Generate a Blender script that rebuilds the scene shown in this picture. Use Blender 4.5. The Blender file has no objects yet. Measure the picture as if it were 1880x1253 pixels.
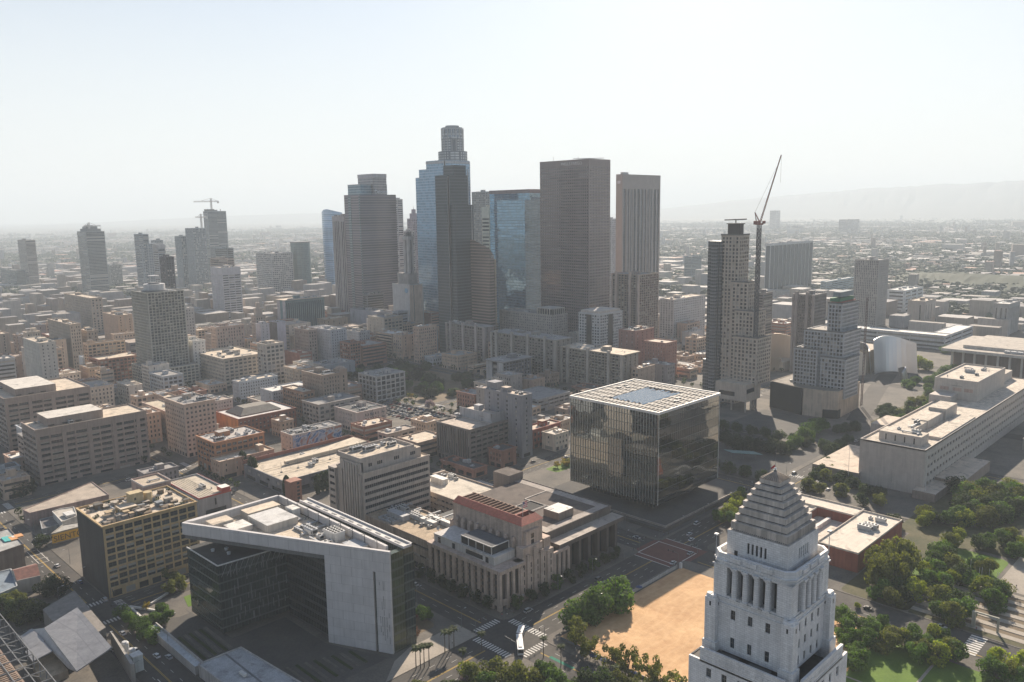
import bpy, math, random
from mathutils import Vector, Matrix
random.seed(11)
R = math.radians
sc = bpy.context.scene

# ---------------------------------------------------------------- camera
# world axes follow the street grid: +X runs away to the right, +Y away to the left
GRID = R(45.3)
def old2grid(v):
    return Vector((v[0]*math.cos(GRID)+v[1]*math.sin(GRID), -v[0]*math.sin(GRID)+v[1]*math.cos(GRID), v[2]))
PITCH, ROLL, FOC, EYE = R(9.1), R(-0.808), 1490.0, 186.0
_fw = Vector((0, math.cos(PITCH), -math.sin(PITCH))); _rt = Vector((1, 0, 0)); _up = _rt.cross(_fw)
RT = old2grid(math.cos(ROLL)*_rt+math.sin(ROLL)*_up); UP = old2grid(-math.sin(ROLL)*_rt+math.cos(ROLL)*_up); FW = old2grid(_fw)
cam_d = bpy.data.cameras.new('camera'); cam = bpy.data.objects.new('camera', cam_d)
sc.collection.objects.link(cam); sc.camera = cam
m = Matrix.Identity(4)
for i in range(3):
    m[i][0] = RT[i]; m[i][1] = UP[i]; m[i][2] = -FW[i]
m[2][3] = EYE
cam.matrix_world = m
cam_d.sensor_width = 36; cam_d.lens = 36*FOC/1880; cam_d.clip_start = 1; cam_d.clip_end = 90000

# ---------------------------------------------------------------- light
SUN_EL, SUN_AZ = R(30.0), R(31.3)          # azimuth from +X towards +Y
sd = Vector((math.cos(SUN_AZ)*math.cos(SUN_EL), math.sin(SUN_AZ)*math.cos(SUN_EL), math.sin(SUN_EL)))
w = bpy.data.worlds.new('World'); sc.world = w; w.use_nodes = True
nt = w.node_tree; bg = nt.nodes['Background']
sky = nt.nodes.new('ShaderNodeTexSky'); sky.sky_type = 'NISHITA'; sky.sun_disc = False
sky.sun_elevation = SUN_EL; sky.sun_rotation = math.pi/2-SUN_AZ
sky.altitude = 200; sky.air_density = 1.0; sky.dust_density = 0.6; sky.ozone_density = 2.0
# a hazy sky: pale and even near the horizon, the clear sky model above
tc = nt.nodes.new('ShaderNodeTexCoord'); sx = nt.nodes.new('ShaderNodeSeparateXYZ'); nt.links.new(tc.outputs['Generated'], sx.inputs[0])
def wmath(op, p, q=None):
    n = nt.nodes.new('ShaderNodeMath'); n.operation = op
    for i, v in enumerate((p, q)):
        if v is None: continue
        if isinstance(v, (int, float)): n.inputs[i].default_value = v
        else: nt.links.new(v, n.inputs[i])
    return n.outputs[0]
def wrange(v, a, b, c, d):
    mr = nt.nodes.new('ShaderNodeMapRange'); mr.interpolation_type = 'SMOOTHSTEP'; nt.links.new(v, mr.inputs[0])
    for i, k in enumerate((a, b, c, d)): mr.inputs[i+1].default_value = k
    return mr.outputs[0]
dt = nt.nodes.new('ShaderNodeVectorMath'); dt.operation = 'DOT_PRODUCT'; nt.links.new(tc.outputs['Generated'], dt.inputs[0]); dt.inputs[1].default_value = (math.cos(SUN_AZ), math.sin(SUN_AZ), 0)
side = wrange(dt.outputs['Value'], -0.35, 0.75, 0.0, 1.0)            # hazy air glows on the sun's side of the sky
band = wrange(sx.outputs[2], 0.02, 0.50, 0.86, 0.0)
mixw = nt.nodes.new('ShaderNodeMix'); mixw.data_type = 'RGBA'; nt.links.new(band, mixw.inputs[0]); nt.links.new(sky.outputs[0], mixw.inputs[6])
pale = nt.nodes.new('ShaderNodeMix'); pale.data_type = 'RGBA'; pale.inputs[6].default_value = (2.6, 3.15, 3.6, 1); pale.inputs[7].default_value = (8.25, 8.45, 8.4, 1); nt.links.new(side, pale.inputs[0])
nt.links.new(pale.outputs[2], mixw.inputs[7])
nt.links.new(mixw.outputs[2], bg.inputs[0]); bg.inputs[1].default_value = 0.058
sl = bpy.data.lights.new('sun', 'SUN'); sl.energy = 5.0; sl.angle = R(0.6); sl.color = (1.0, 0.86, 0.70)
so = bpy.data.objects.new('sun', sl); sc.collection.objects.link(so)
so.rotation_euler = sd.to_track_quat('Z', 'Y').to_euler()
sc.view_settings.view_transform = 'Standard'; sc.view_settings.look = 'None'
sc.view_settings.exposure = 0.98; sc.view_settings.gamma = 1.0; sc.view_settings.use_curve_mapping = False
sc.cycles.max_bounces = 5; sc.cycles.diffuse_bounces = 2; sc.cycles.glossy_bounces = 3
sc.cycles.volume_bounces = 1; sc.cycles.use_denoising = True
sc.cycles.caustics_reflective = False; sc.cycles.caustics_refractive = False
HAZE, HAZE_G, HAZE_COL = 1.15e-4, 0.05, (0.82, 0.92, 1.0, 1)

# ---------------------------------------------------------------- helpers
def link(o):
    sc.collection.objects.link(o); return o
def tag(o, label=None, cat=None, group=None, kind=None):
    if label: o['label'] = label
    if cat: o['category'] = cat
    if group: o['group'] = group
    if kind: o['kind'] = kind
    return o
def empty(name, loc, label, cat, group=None, rz=0.0):
    o = link(bpy.data.objects.new(name, None)); o.location = loc; o.rotation_euler = (0, 0, rz)
    o.empty_display_size = 2
    return tag(o, label, cat, group)
def copy_tree(o, parent=None):
    c = o.copy(); link(c); c.parent = parent
    for ch in o.children: copy_tree(ch, c)
    return c
# image crops: pixel origin and scale of each; at() gives the ground point (height z) under an image pixel
CROPS = dict(s1=(0, 840, 3.033), s2=(320, 840, 3.033), s4=(680, 850, 3.032), s6=(1480, 600, 3.915), s7=(1480, 860, 3.1875), s8=(1200, 640, 3.917), R=(0, 0, 1))
def at(k, u, v, z=0.0):
    x0, y0, s = CROPS[k]; d = RT*(x0+u/s-940)+UP*(626.5-y0-v/s)+FW*FOC; t = (z-EYE)/d.z
    return (d.x*t, d.y*t)
_mats = {}
def nmat(name):
    mt = bpy.data.materials.new(name); mt.use_nodes = True
    return mt, mt.node_tree, mt.node_tree.nodes['Principled BSDF']
def wall(col, rough=0.85, dirt=0.22, scale=0.12, metal=0.0, streak=True, bump=0.0):
    """weathered painted / stone / concrete surface: two noises and vertical rain streaks"""
    key = ('w', tuple(round(c, 3) for c in col), rough, dirt, scale, metal, streak, bump)
    if key in _mats: return _mats[key]
    mt, nt, bs = nmat('surface')
    N = nt.nodes; L = nt.links
    tc = N.new('ShaderNodeTexCoord')
    n1 = N.new('ShaderNodeTexNoise'); n1.inputs['Scale'].default_value = scale; n1.inputs['Detail'].default_value = 7; n1.inputs['Roughness'].default_value = 0.65
    mp = N.new('ShaderNodeMapping'); mp.inputs['Scale'].default_value = (0.7, 0.7, 0.05) if streak else (2.1, 2.1, 2.1)
    n2 = N.new('ShaderNodeTexNoise'); n2.inputs['Scale'].default_value = 1.0; n2.inputs['Detail'].default_value = 4
    L.new(tc.outputs['Object'], n1.inputs['Vector']); L.new(tc.outputs['Object'], mp.inputs['Vector']); L.new(mp.outputs[0], n2.inputs['Vector'])
    ma = N.new('ShaderNodeMath'); ma.operation = 'ADD'; L.new(n1.outputs[0], ma.inputs[0]); L.new(n2.outputs[0], ma.inputs[1])
    mr = N.new('ShaderNodeMapRange'); mr.inputs[1].default_value = 0.7; mr.inputs[2].default_value = 1.3
    mr.inputs[3].default_value = 1-dirt*1.3; mr.inputs[4].default_value = 1+dirt*0.7
    L.new(ma.outputs[0], mr.inputs[0]); fac = mr.outputs[0]
    if not streak:      # flat roofs: ponding stains and lapped sheets of membrane
        n3 = N.new('ShaderNodeTexNoise'); n3.inputs['Scale'].default_value = 0.16; n3.inputs['Detail'].default_value = 5; n3.inputs['Distortion'].default_value = 0.6; L.new(tc.outputs['Object'], n3.inputs['Vector'])
        m3 = N.new('ShaderNodeMapRange'); m3.inputs[1].default_value = 0.55; m3.inputs[2].default_value = 0.66; m3.inputs[3].default_value = 1.0; m3.inputs[4].default_value = 0.66; L.new(n3.outputs[0], m3.inputs[0])
        br = N.new('ShaderNodeTexBrick'); br.inputs['Scale'].default_value = 1.0; br.inputs['Brick Width'].default_value = 9.0; br.inputs['Row Height'].default_value = 2.4; br.inputs['Mortar Size'].default_value = 0.05
        br.inputs['Color1'].default_value = (1, 1, 1, 1); br.inputs['Color2'].default_value = (0.9, 0.9, 0.9, 1); br.inputs['Mortar'].default_value = (0.72, 0.72, 0.72, 1); L.new(tc.outputs['Object'], br.inputs['Vector'])
        a3 = N.new('ShaderNodeMath'); a3.operation = 'MULTIPLY'; L.new(fac, a3.inputs[0]); L.new(m3.outputs[0], a3.inputs[1])
        b3 = N.new('ShaderNodeMath'); b3.operation = 'MULTIPLY'; L.new(a3.outputs[0], b3.inputs[0]); L.new(br.outputs['Color'], b3.inputs[1]); fac = b3.outputs[0]
    mx = N.new('ShaderNodeVectorMath'); mx.operation = 'SCALE'; mx.inputs[0].default_value = col
    L.new(fac, mx.inputs['Scale']); L.new(mx.outputs[0], bs.inputs['Base Color'])
    bs.inputs['Roughness'].default_value = rough; bs.inputs['Metallic'].default_value = metal
    if bump:
        b = N.new('ShaderNodeBump'); b.inputs['Strength'].default_value = bump; b.inputs['Distance'].default_value = 0.3
        L.new(n2.outputs[0], b.inputs['Height']); L.new(b.outputs[0], bs.inputs['Normal'])
    _mats[key] = mt; return mt
def flat(col, rough=0.6, metal=0.0, spec=0.5, name='paint'):
    key = ('f', tuple(col), rough, metal, spec)
    if key in _mats: return _mats[key]
    mt, nt, bs = nmat(name)
    bs.inputs['Base Color'].default_value = (*col, 1); bs.inputs['Roughness'].default_value = rough
    bs.inputs['Metallic'].default_value = metal; bs.inputs['Specular IOR Level'].default_value = spec
    _mats[key] = mt; return mt
def glass(col, rough=0.1, metal=0.0, spec=0.6, wav=0.0, ws=0.06):
    key = ('g', tuple(col), rough, metal, spec, wav, ws)
    if key in _mats: return _mats[key]
    mt, nt, bs = nmat('window_glass')
    bs.inputs['Base Color'].default_value = (*col, 1); bs.inputs['Roughness'].default_value = rough
    bs.inputs['Metallic'].default_value = metal; bs.inputs['Specular IOR Level'].default_value = spec
    if wav:
        N = nt.nodes; L = nt.links
        tc = N.new('ShaderNodeTexCoord'); n1 = N.new('ShaderNodeTexNoise'); n1.inputs['Scale'].default_value = ws; n1.inputs['Detail'].default_value = 3
        b = N.new('ShaderNodeBump'); b.inputs['Strength'].default_value = wav; b.inputs['Distance'].default_value = 1.0
        L.new(tc.outputs['Object'], n1.inputs['Vector']); L.new(n1.outputs[0], b.inputs['Height']); L.new(b.outputs[0], bs.inputs['Normal'])
    _mats[key] = mt; return mt
def curtain(c1, c2, floor=4.0, bay=1.6, line=0.16, metal=0.7, rough=0.1, lit=0.0):
    """glass curtain wall: spandrel lines per floor, thin mullions and pane to pane differences"""
    key = ('c', tuple(c1), tuple(c2), floor, bay, line, metal, rough)
    if key in _mats: return _mats[key]
    mt, nt, bs = nmat('curtain_wall')
    N = nt.nodes; L = nt.links
    tc = N.new('ShaderNodeTexCoord'); sp = N.new('ShaderNodeSeparateXYZ'); L.new(tc.outputs['Object'], sp.inputs[0])
    def math(op, a, b=None):
        n = N.new('ShaderNodeMath'); n.operation = op
        for i, v in enumerate((a, b)):
            if v is None: continue
            if isinstance(v, (int, float)): n.inputs[i].default_value = v
            else: L.new(v, n.inputs[i])
        return n.outputs[0]
    h = math('ADD', sp.outputs[0], sp.outputs[1])
    fz = math('FRACT', math('DIVIDE', sp.outputs[2], floor)); fx = math('FRACT', math('DIVIDE', h, bay))
    mz = math('LESS_THAN', fz, line*1.9); mxx = math('LESS_THAN', fx, line)
    mask = math('MAXIMUM', mz, mxx) if bay < 30 else mz
    cell = N.new('ShaderNodeCombineXYZ')
    L.new(math('FLOOR', math('DIVIDE', h, bay)), cell.inputs[0]); L.new(math('FLOOR', math('DIVIDE', sp.outputs[2], floor)), cell.inputs[1])
    wn = N.new('ShaderNodeTexWhiteNoise'); wn.noise_dimensions = '3D'; L.new(cell.outputs[0], wn.inputs['Vector'])
    mr = N.new('ShaderNodeMapRange'); mr.inputs[3].default_value = 0.72; mr.inputs[4].default_value = 1.25; L.new(wn.outputs['Value'], mr.inputs[0])
    v1 = N.new('ShaderNodeVectorMath'); v1.operation = 'SCALE'; v1.inputs[0].default_value = c1; L.new(mr.outputs[0], v1.inputs['Scale'])
    mix = N.new('ShaderNodeMix'); mix.data_type = 'RGBA'; L.new(mask, mix.inputs[0]); L.new(v1.outputs[0], mix.inputs[6]); mix.inputs[7].default_value = (*c2, 1)
    L.new(mix.outputs[2], bs.inputs['Base Color'])
    L.new(math('MULTIPLY', math('SUBTRACT', 1.0, mask), metal), bs.inputs['Metallic'])
    ro = N.new('ShaderNodeMapRange'); L.new(mask, ro.inputs[0]); ro.inputs[3].default_value = rough; ro.inputs[4].default_value = 0.5; L.new(ro.outputs[0], bs.inputs['Roughness'])
    n1 = N.new('ShaderNodeTexNoise'); n1.inputs['Scale'].default_value = 0.045; L.new(tc.outputs['Object'], n1.inputs['Vector'])
    b = N.new('ShaderNodeBump'); b.inputs['Strength'].default_value = 0.35; b.inputs['Distance'].default_value = 1.0
    ad = N.new('ShaderNodeMath'); ad.operation = 'MULTIPLY_ADD'; L.new(wn.outputs['Value'], ad.inputs[0]); ad.inputs[1].default_value = 0.02; L.new(n1.outputs[0], ad.inputs[2])
    L.new(ad.outputs[0], b.inputs['Height']); L.new(b.outputs[0], bs.inputs['Normal'])
    _mats[key] = mt; return mt

G_DARK = glass((0.022, 0.026, 0.032), 0.12); G_MID = glass((0.06, 0.07, 0.08), 0.15)
G_BLIND = flat((0.34, 0.32, 0.29), 0.5); G_BLUE = glass((0.05, 0.08, 0.10), 0.08)
GL = [G_DARK, G_MID, G_BLIND]
ROOF_TAN = (0.64, 0.54, 0.42); ROOF_WHITE = (0.78, 0.75, 0.69); ROOF_GREY = (0.30, 0.29, 0.28); ROOF_DARK = (0.10, 0.10, 0.10)
METAL = wall((0.42, 0.43, 0.44), 0.55, 0.2, 0.6); METAL_D = wall((0.16, 0.165, 0.17), 0.6, 0.25, 0.6); METAL_W = wall((0.62, 0.61, 0.58), 0.6, 0.2, 0.6)

class MB:
    def __init__(s): s.v = []; s.f = []; s.m = []
    def poly(s, pts, mi=0):
        n = len(s.v); s.v.extend(pts); s.f.append(tuple(range(n, n+len(pts)))); s.m.append(mi)
    def box(s, x0, y0, z0, x1, y1, z1, mi=0, top=None, bottom=True):
        a, b, c, d = (x0, y0, z0), (x1, y0, z0), (x1, y1, z0), (x0, y1, z0)
        e, f, g, h = (x0, y0, z1), (x1, y0, z1), (x1, y1, z1), (x0, y1, z1)
        n = len(s.v); s.v.extend((a, b, c, d, e, f, g, h))
        fs = [(0, 1, 5, 4), (1, 2, 6, 5), (2, 3, 7, 6), (3, 0, 4, 7), (4, 5, 6, 7)]
        ms = [mi]*4+[mi if top is None else top]
        if bottom: fs.append((3, 2, 1, 0)); ms.append(mi)
        s.f.extend(tuple(n+i for i in q) for q in fs); s.m.extend(ms)
    def prism(s, pts, z0, z1, mi=0, top=None, bottom=False):
        A = sum(pts[i][0]*pts[(i+1) % len(pts)][1]-pts[(i+1) % len(pts)][0]*pts[i][1] for i in range(len(pts)))
        if A < 0: pts = pts[::-1]
        zt = z1 if isinstance(z1, (list, tuple)) else [z1]*len(pts)
        if A < 0 and isinstance(z1, (list, tuple)): zt = list(z1)[::-1]
        k = len(pts)
        for i in range(k):
            j = (i+1) % k
            s.poly([(pts[i][0], pts[i][1], z0), (pts[j][0], pts[j][1], z0), (pts[j][0], pts[j][1], zt[j]), (pts[i][0], pts[i][1], zt[i])], mi)
        s.poly([(p[0], p[1], z) for p, z in zip(pts, zt)], mi if top is None else top)
        if bottom: s.poly([(p[0], p[1], z0) for p in pts[::-1]], mi)
    def cyl(s, cx, cy, r, z0, z1, n=12, mi=0, r1=None, top=None):
        r1 = r if r1 is None else r1
        A = [(cx+r*math.cos(2*math.pi*i/n), cy+r*math.sin(2*math.pi*i/n), z0) for i in range(n)]
        B = [(cx+r1*math.cos(2*math.pi*i/n), cy+r1*math.sin(2*math.pi*i/n), z1) for i in range(n)]
        for i in range(n): s.poly([A[i], A[(i+1) % n], B[(i+1) % n], B[i]], mi)
        if r1 > 0.01: s.poly(B, mi if top is None else top)
    def bar(s, p, q, w, mi=0, w2=None):
        p = Vector(p); q = Vector(q); d = (q-p)
        if d.length < 1e-6: return
        d.normalize(); u = d.cross(Vector((0, 0, 1)))
        if u.length < 1e-3: u = Vector((1, 0, 0))
        u.normalize(); t = d.cross(u); w2 = w if w2 is None else w2
        A = [p+u*w/2*i+t*w/2*j for i, j in ((-1, -1), (1, -1), (1, 1), (-1, 1))]
        B = [q+u*w2/2*i+t*w2/2*j for i, j in ((-1, -1), (1, -1), (1, 1), (-1, 1))]
        for i in range(4): s.poly([tuple(A[i]), tuple(A[(i+1) % 4]), tuple(B[(i+1) % 4]), tuple(B[i])], mi)
        s.poly([tuple(x) for x in A[::-1]], mi); s.poly([tuple(x) for x in B], mi)
    def ball(s, c, r, mi=0, n=8, sz=1.0):
        for i in range(n//2):
            t0 = math.pi*i/(n//2)-math.pi/2; t1 = math.pi*(i+1)/(n//2)-math.pi/2
            for j in range(n):
                a0 = 2*math.pi*j/n; a1 = 2*math.pi*(j+1)/n
                P = [(c[0]+r*math.cos(t)*math.cos(a), c[1]+r*math.cos(t)*math.sin(a), c[2]+r*sz*math.sin(t)) for t, a in ((t0, a0), (t0, a1), (t1, a1), (t1, a0))]
                s.poly(P, mi)
    def mesh(s, name, mats, smooth=False):
        me = bpy.data.meshes.new(name); me.from_pydata(s.v, [], s.f)
        for m_ in mats: me.materials.append(m_)
        me.polygons.foreach_set('material_index', s.m)
        if smooth: me.polygons.foreach_set('use_smooth', [True]*len(s.f))
        me.update(); return me
    def make(s, name, mats, parent=None, loc=(0, 0, 0), rz=0.0, smooth=False):
        o = link(bpy.data.objects.new(name, s.mesh(name, mats, smooth)))
        o.parent = parent; o.location = loc; o.rotation_euler = (0, 0, rz); return o

def facade(mb, o, X, W, z0, z1, bay=3.0, flo=3.6, wf=0.55, hf=0.55, dep=0.35, gl=(1, 1, 1, 2, 3), mw=0,
           sill=0.5, collect=None, side=0.0, skip=None, rowmat=None):
    """a wall strip with real recessed openings; o = left foot seen from outside, X = unit direction.
    collect: list that takes (centre, X, width, height) of openings so the panes become parts of their own"""
    Nx, Ny = X[1], -X[0]
    W2 = W-2*side
    nc = max(1, round(W2/bay)); nr = max(1, round((z1-z0)/flo)); cw = W2/nc; ch = (z1-z0)/nr
    def P(u, z, d=0.0): return (o[0]+X[0]*u-Nx*d, o[1]+X[1]*u-Ny*d, z)
    def q(u0, u1, a, b, mi): mb.poly([P(u0, a), P(u1, a), P(u1, b), P(u0, b)], mi)
    if side > 0: q(0, side, z0, z1, mw); q(W-side, W, z0, z1, mw)
    ww = cw*wf; wh = ch*hf
    for r in range(nr):
        a = z0+r*ch; wz0 = a+(ch-wh)*sill; wz1 = wz0+wh
        q(side, W-side, a, wz0, mw); q(side, W-side, wz1, a+ch, mw)
        u_prev = side
        for c in range(nc):
            if skip and skip(c, r, nc, nr): continue
            u0 = side+c*cw+(cw-ww)/2; u1 = u0+ww
            if u0-u_prev > 1e-4: q(u_prev, u0, wz0, wz1, mw)
            u_prev = u1
            mb.poly([P(u0, wz0), P(u1, wz0), P(u1, wz0, dep), P(u0, wz0, dep)], mw)
            mb.poly([P(u0, wz1, dep), P(u1, wz1, dep), P(u1, wz1), P(u0, wz1)], mw)
            if wf < 0.995 or c == 0: mb.poly([P(u0, wz0, dep), P(u0, wz1, dep), P(u0, wz1), P(u0, wz0)], mw)
            if wf < 0.995 or c == nc-1: mb.poly([P(u1, wz0), P(u1, wz1), P(u1, wz1, dep), P(u1, wz0, dep)], mw)
            if collect is not None: collect.append((P((u0+u1)/2, wz0, dep), X, ww, wh))
            else:
                gi = random.choice(gl)
                mb.poly([P(u0, wz0, dep), P(u1, wz0, dep), P(u1, wz1, dep), P(u0, wz1, dep)], gi)
        if W-side-u_prev > 1e-4: q(u_prev, W-side, wz0, wz1, mw)
_win = {}
def window_mesh(ww, wh, var, fm, cols=2, rows=2):
    key = (round(ww, 1), round(wh, 1), var, fm.name, cols, rows)
    if key in _win: return _win[key]
    b = MB(); t = min(0.09, ww*0.05)
    g = [1, 2, 1][var % 3]
    b.poly([(-ww/2, 0.02, 0), (ww/2, 0.02, 0), (ww/2, 0.02, wh), (-ww/2, 0.02, wh)], g)
    if var % 3 == 2: b.poly([(-ww/2+t, 0.0, wh*0.45), (ww/2-t, 0.0, wh*0.45), (ww/2-t, 0.0, wh-t), (-ww/2+t, 0.0, wh-t)], 3)
    for i in range(cols+1):
        x = -ww/2+(ww-t)*i/cols; b.box(x, -0.07, 0, x+t, -0.01, wh, 0, bottom=False)
    for i in range(rows+1):
        z = (wh-t)*i/rows; b.box(-ww/2, -0.06, z, ww/2, -0.012, z+t, 0, bottom=False)
    me = b.mesh('window', [fm, G_DARK, G_MID, G_BLIND]); _win[key] = me; return me
def windows(col, root, fm=None, cols=2, rows=2, name='window', cap=100):
    """the panes as parts: every opening up to 100, the rest as one part"""
    fm = fm or METAL_D
    keyf = lambda c: (c[0][0]**2+c[0][1]**2)
    base = root.location
    col = sorted(col, key=lambda c: (base[0]+c[0][0])**2+(base[1]+c[0][1])**2+(EYE-c[0][2])**2)
    for c, X, ww, wh in col[:cap]:
        o = link(bpy.data.objects.new(name, window_mesh(ww, wh, random.choice((0, 0, 1, 2)), fm, cols, rows)))
        o.parent = root; o.location = c; o.rotation_euler = (0, 0, math.atan2(X[1], X[0]))
    if len(col) > cap:
        b = MB()
        for c, X, ww, wh in col[cap:]:
            me = window_mesh(ww, wh, random.choice((0, 0, 1, 2)), fm, cols, rows); n = len(b.v)
            b.v.extend((c[0]+X[0]*v.co.x-X[1]*v.co.y, c[1]+X[1]*v.co.x+X[0]*v.co.y, c[2]+v.co.z) for v in me.vertices)
            b.f.extend(tuple(n+i for i in p.vertices) for p in me.polygons); b.m.extend(p.material_index for p in me.polygons)
        tag(b.make(name, [fm, G_DARK, G_MID, G_BLIND], root), kind='stuff')

# rooftop plant, shared meshes
def _ac(w, d, h, mi):
    b = MB(); b.box(-w/2, -d/2, 0.25, w/2, d/2, h, 0)
    for sx in (-1, 1): b.box(sx*w*0.35-0.1, -d/2, 0, sx*w*0.35+0.1, d/2, 0.25, 1)
    n = max(1, int(w/1.8))
    for i in range(n): b.cyl(-w/2+w*(i+.5)/n, 0, min(w/n, d)*0.36, h, h+0.25, 10, 1, top=2)
    b.box(-w/2-0.02, -d/2*0.8, h*0.35, -w/2+0.01, d/2*0.8, h*0.85, 2); b.box(-w/2*0.8, -d/2-0.02, h*0.35, w/2*0.8, -d/2+0.01, h*0.85, 2)
    return b.mesh('rooftop_unit', [mi, METAL_D, flat((0.05, 0.05, 0.05), 0.8)])
def _duct(l):
    b = MB(); b.box(0, 0, 0.5, l, 0.8, 1.2, 0); b.box(l-0.8, 0, 0, l, 0.8, 0.5, 0); b.box(0, 0, 0, 0.8, 0.8, 0.5, 0); b.box(0.0, 0.8, 0.5, 0.8, 3.0, 1.1, 0)
    return b.mesh('rooftop_duct', [METAL])
def _vent():
    b = MB(); b.cyl(0, 0, 0.35, 0, 1.0, 8, 0); b.cyl(0, 0, 0.6, 1.0, 1.35, 8, 0, r1=0.2); return b.mesh('rooftop_vent', [METAL])
UNITS = [_ac(3.4, 2.2, 1.9, METAL), _ac(5.5, 2.6, 2.4, METAL_W), _ac(2.2, 1.8, 1.5, METAL_W), _ac(7.5, 3.0, 2.8, METAL), _duct(7), _duct(11), _vent(), _vent()]
def penthouse(w, d, h, m_, roofm):
    b = MB(); b.box(0, 0, 0, w, d, h, 0, top=1); b.box(-0.15, -0.15, h, w+0.15, d+0.15, h+0.35, 0, top=1)
    b.box(w*0.3, -0.06, 0.1, w*0.3+1.2, 0.0, 2.3, 2); b.box(-0.06, d*0.4, 0.1, 0, d*0.4+1.1, 2.3, 2)
    return b.mesh('penthouse', [m_, roofm, METAL_D])
def dress_roof(root, x0, y0, x1, y1, z, n=5, seed=0, pent=None, rng=None):
    rng = rng or random
    W, D = x1-x0, y1-y0; used = []
    if W < 5 or D < 5: return
    if pent:
        pw, pd, ph, pm, rm = pent; pw = min(pw, W*0.55); pd = min(pd, D*0.55)
        px_ = x0+(W-pw)*rng.uniform(0.3, 0.7); py_ = y0+(D-pd)*rng.uniform(0.3, 0.7)
        o = link(bpy.data.objects.new('penthouse', penthouse(pw, pd, ph, pm, rm))); o.parent = root; o.location = (px_, py_, z); used.append((px_-1, py_-1, px_+pw+1, py_+pd+1))
    for i in range(n):
        me = rng.choice(UNITS)
        sx, sy = me_dim(me)
        for t in range(12):
            rz = rng.choice((0, math.pi/2)); w_, d_ = (sx, sy) if rz == 0 else (sy, sx)
            cx, cy = rng.uniform(x0+1+w_/2, x1-1-w_/2) if W > w_+2 else None, rng.uniform(y0+1+d_/2, y1-1-d_/2) if D > d_+2 else None
            if cx is None or cy is None: continue
            r_ = (cx-w_/2-.4, cy-d_/2-.4, cx+w_/2+.4, cy+d_/2+.4)
            if all(r_[2] < u[0] or r_[0] > u[2] or r_[3] < u[1] or r_[1] > u[3] for u in used):
                used.append(r_); mn = me_min(me)
                o = link(bpy.data.objects.new(me.name.split('.')[0], me)); o.parent = root
                ox, oy = -(mn[0]+sx/2), -(mn[1]+sy/2)
                if rz: ox, oy = -oy, ox
                o.location = (cx+ox, cy+oy, z); o.rotation_euler = (0, 0, rz); break
_dim = {}
def _d(me):
    if me.name not in _dim:
        xs = [v.co.x for v in me.vertices]; ys = [v.co.y for v in me.vertices]
        _dim[me.name] = (min(xs), min(ys), max(xs)-min(xs), max(ys)-min(ys))
    return _dim[me.name]
def me_dim(me): return _d(me)[2:]
def me_min(me): return _d(me)[:2]

def text_mesh(s, size, depth=0.1):
    cu = bpy.data.curves.new('lettering', 'FONT'); cu.body = s; cu.size = size; cu.extrude = depth; cu.align_x = 'LEFT'
    o = bpy.data.objects.new('lettering', cu); link(o)
    dg = bpy.context.evaluated_depsgraph_get(); dg.update()
    me = bpy.data.meshes.new_from_object(o.evaluated_get(dg)); bpy.data.objects.remove(o)
    return me
def lettering(s, size, mat, parent, loc, X, name='lettering', depth=0.12):
    """upright letters reading along X on a wall"""
    me = text_mesh(s, size, depth); me.materials.clear(); me.materials.append(mat); me.name = name
    o = link(bpy.data.objects.new(name, me)); o.parent = parent; o.location = loc
    o.rotation_euler = (math.pi/2, 0, math.atan2(X[1], X[0])); return o

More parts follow.
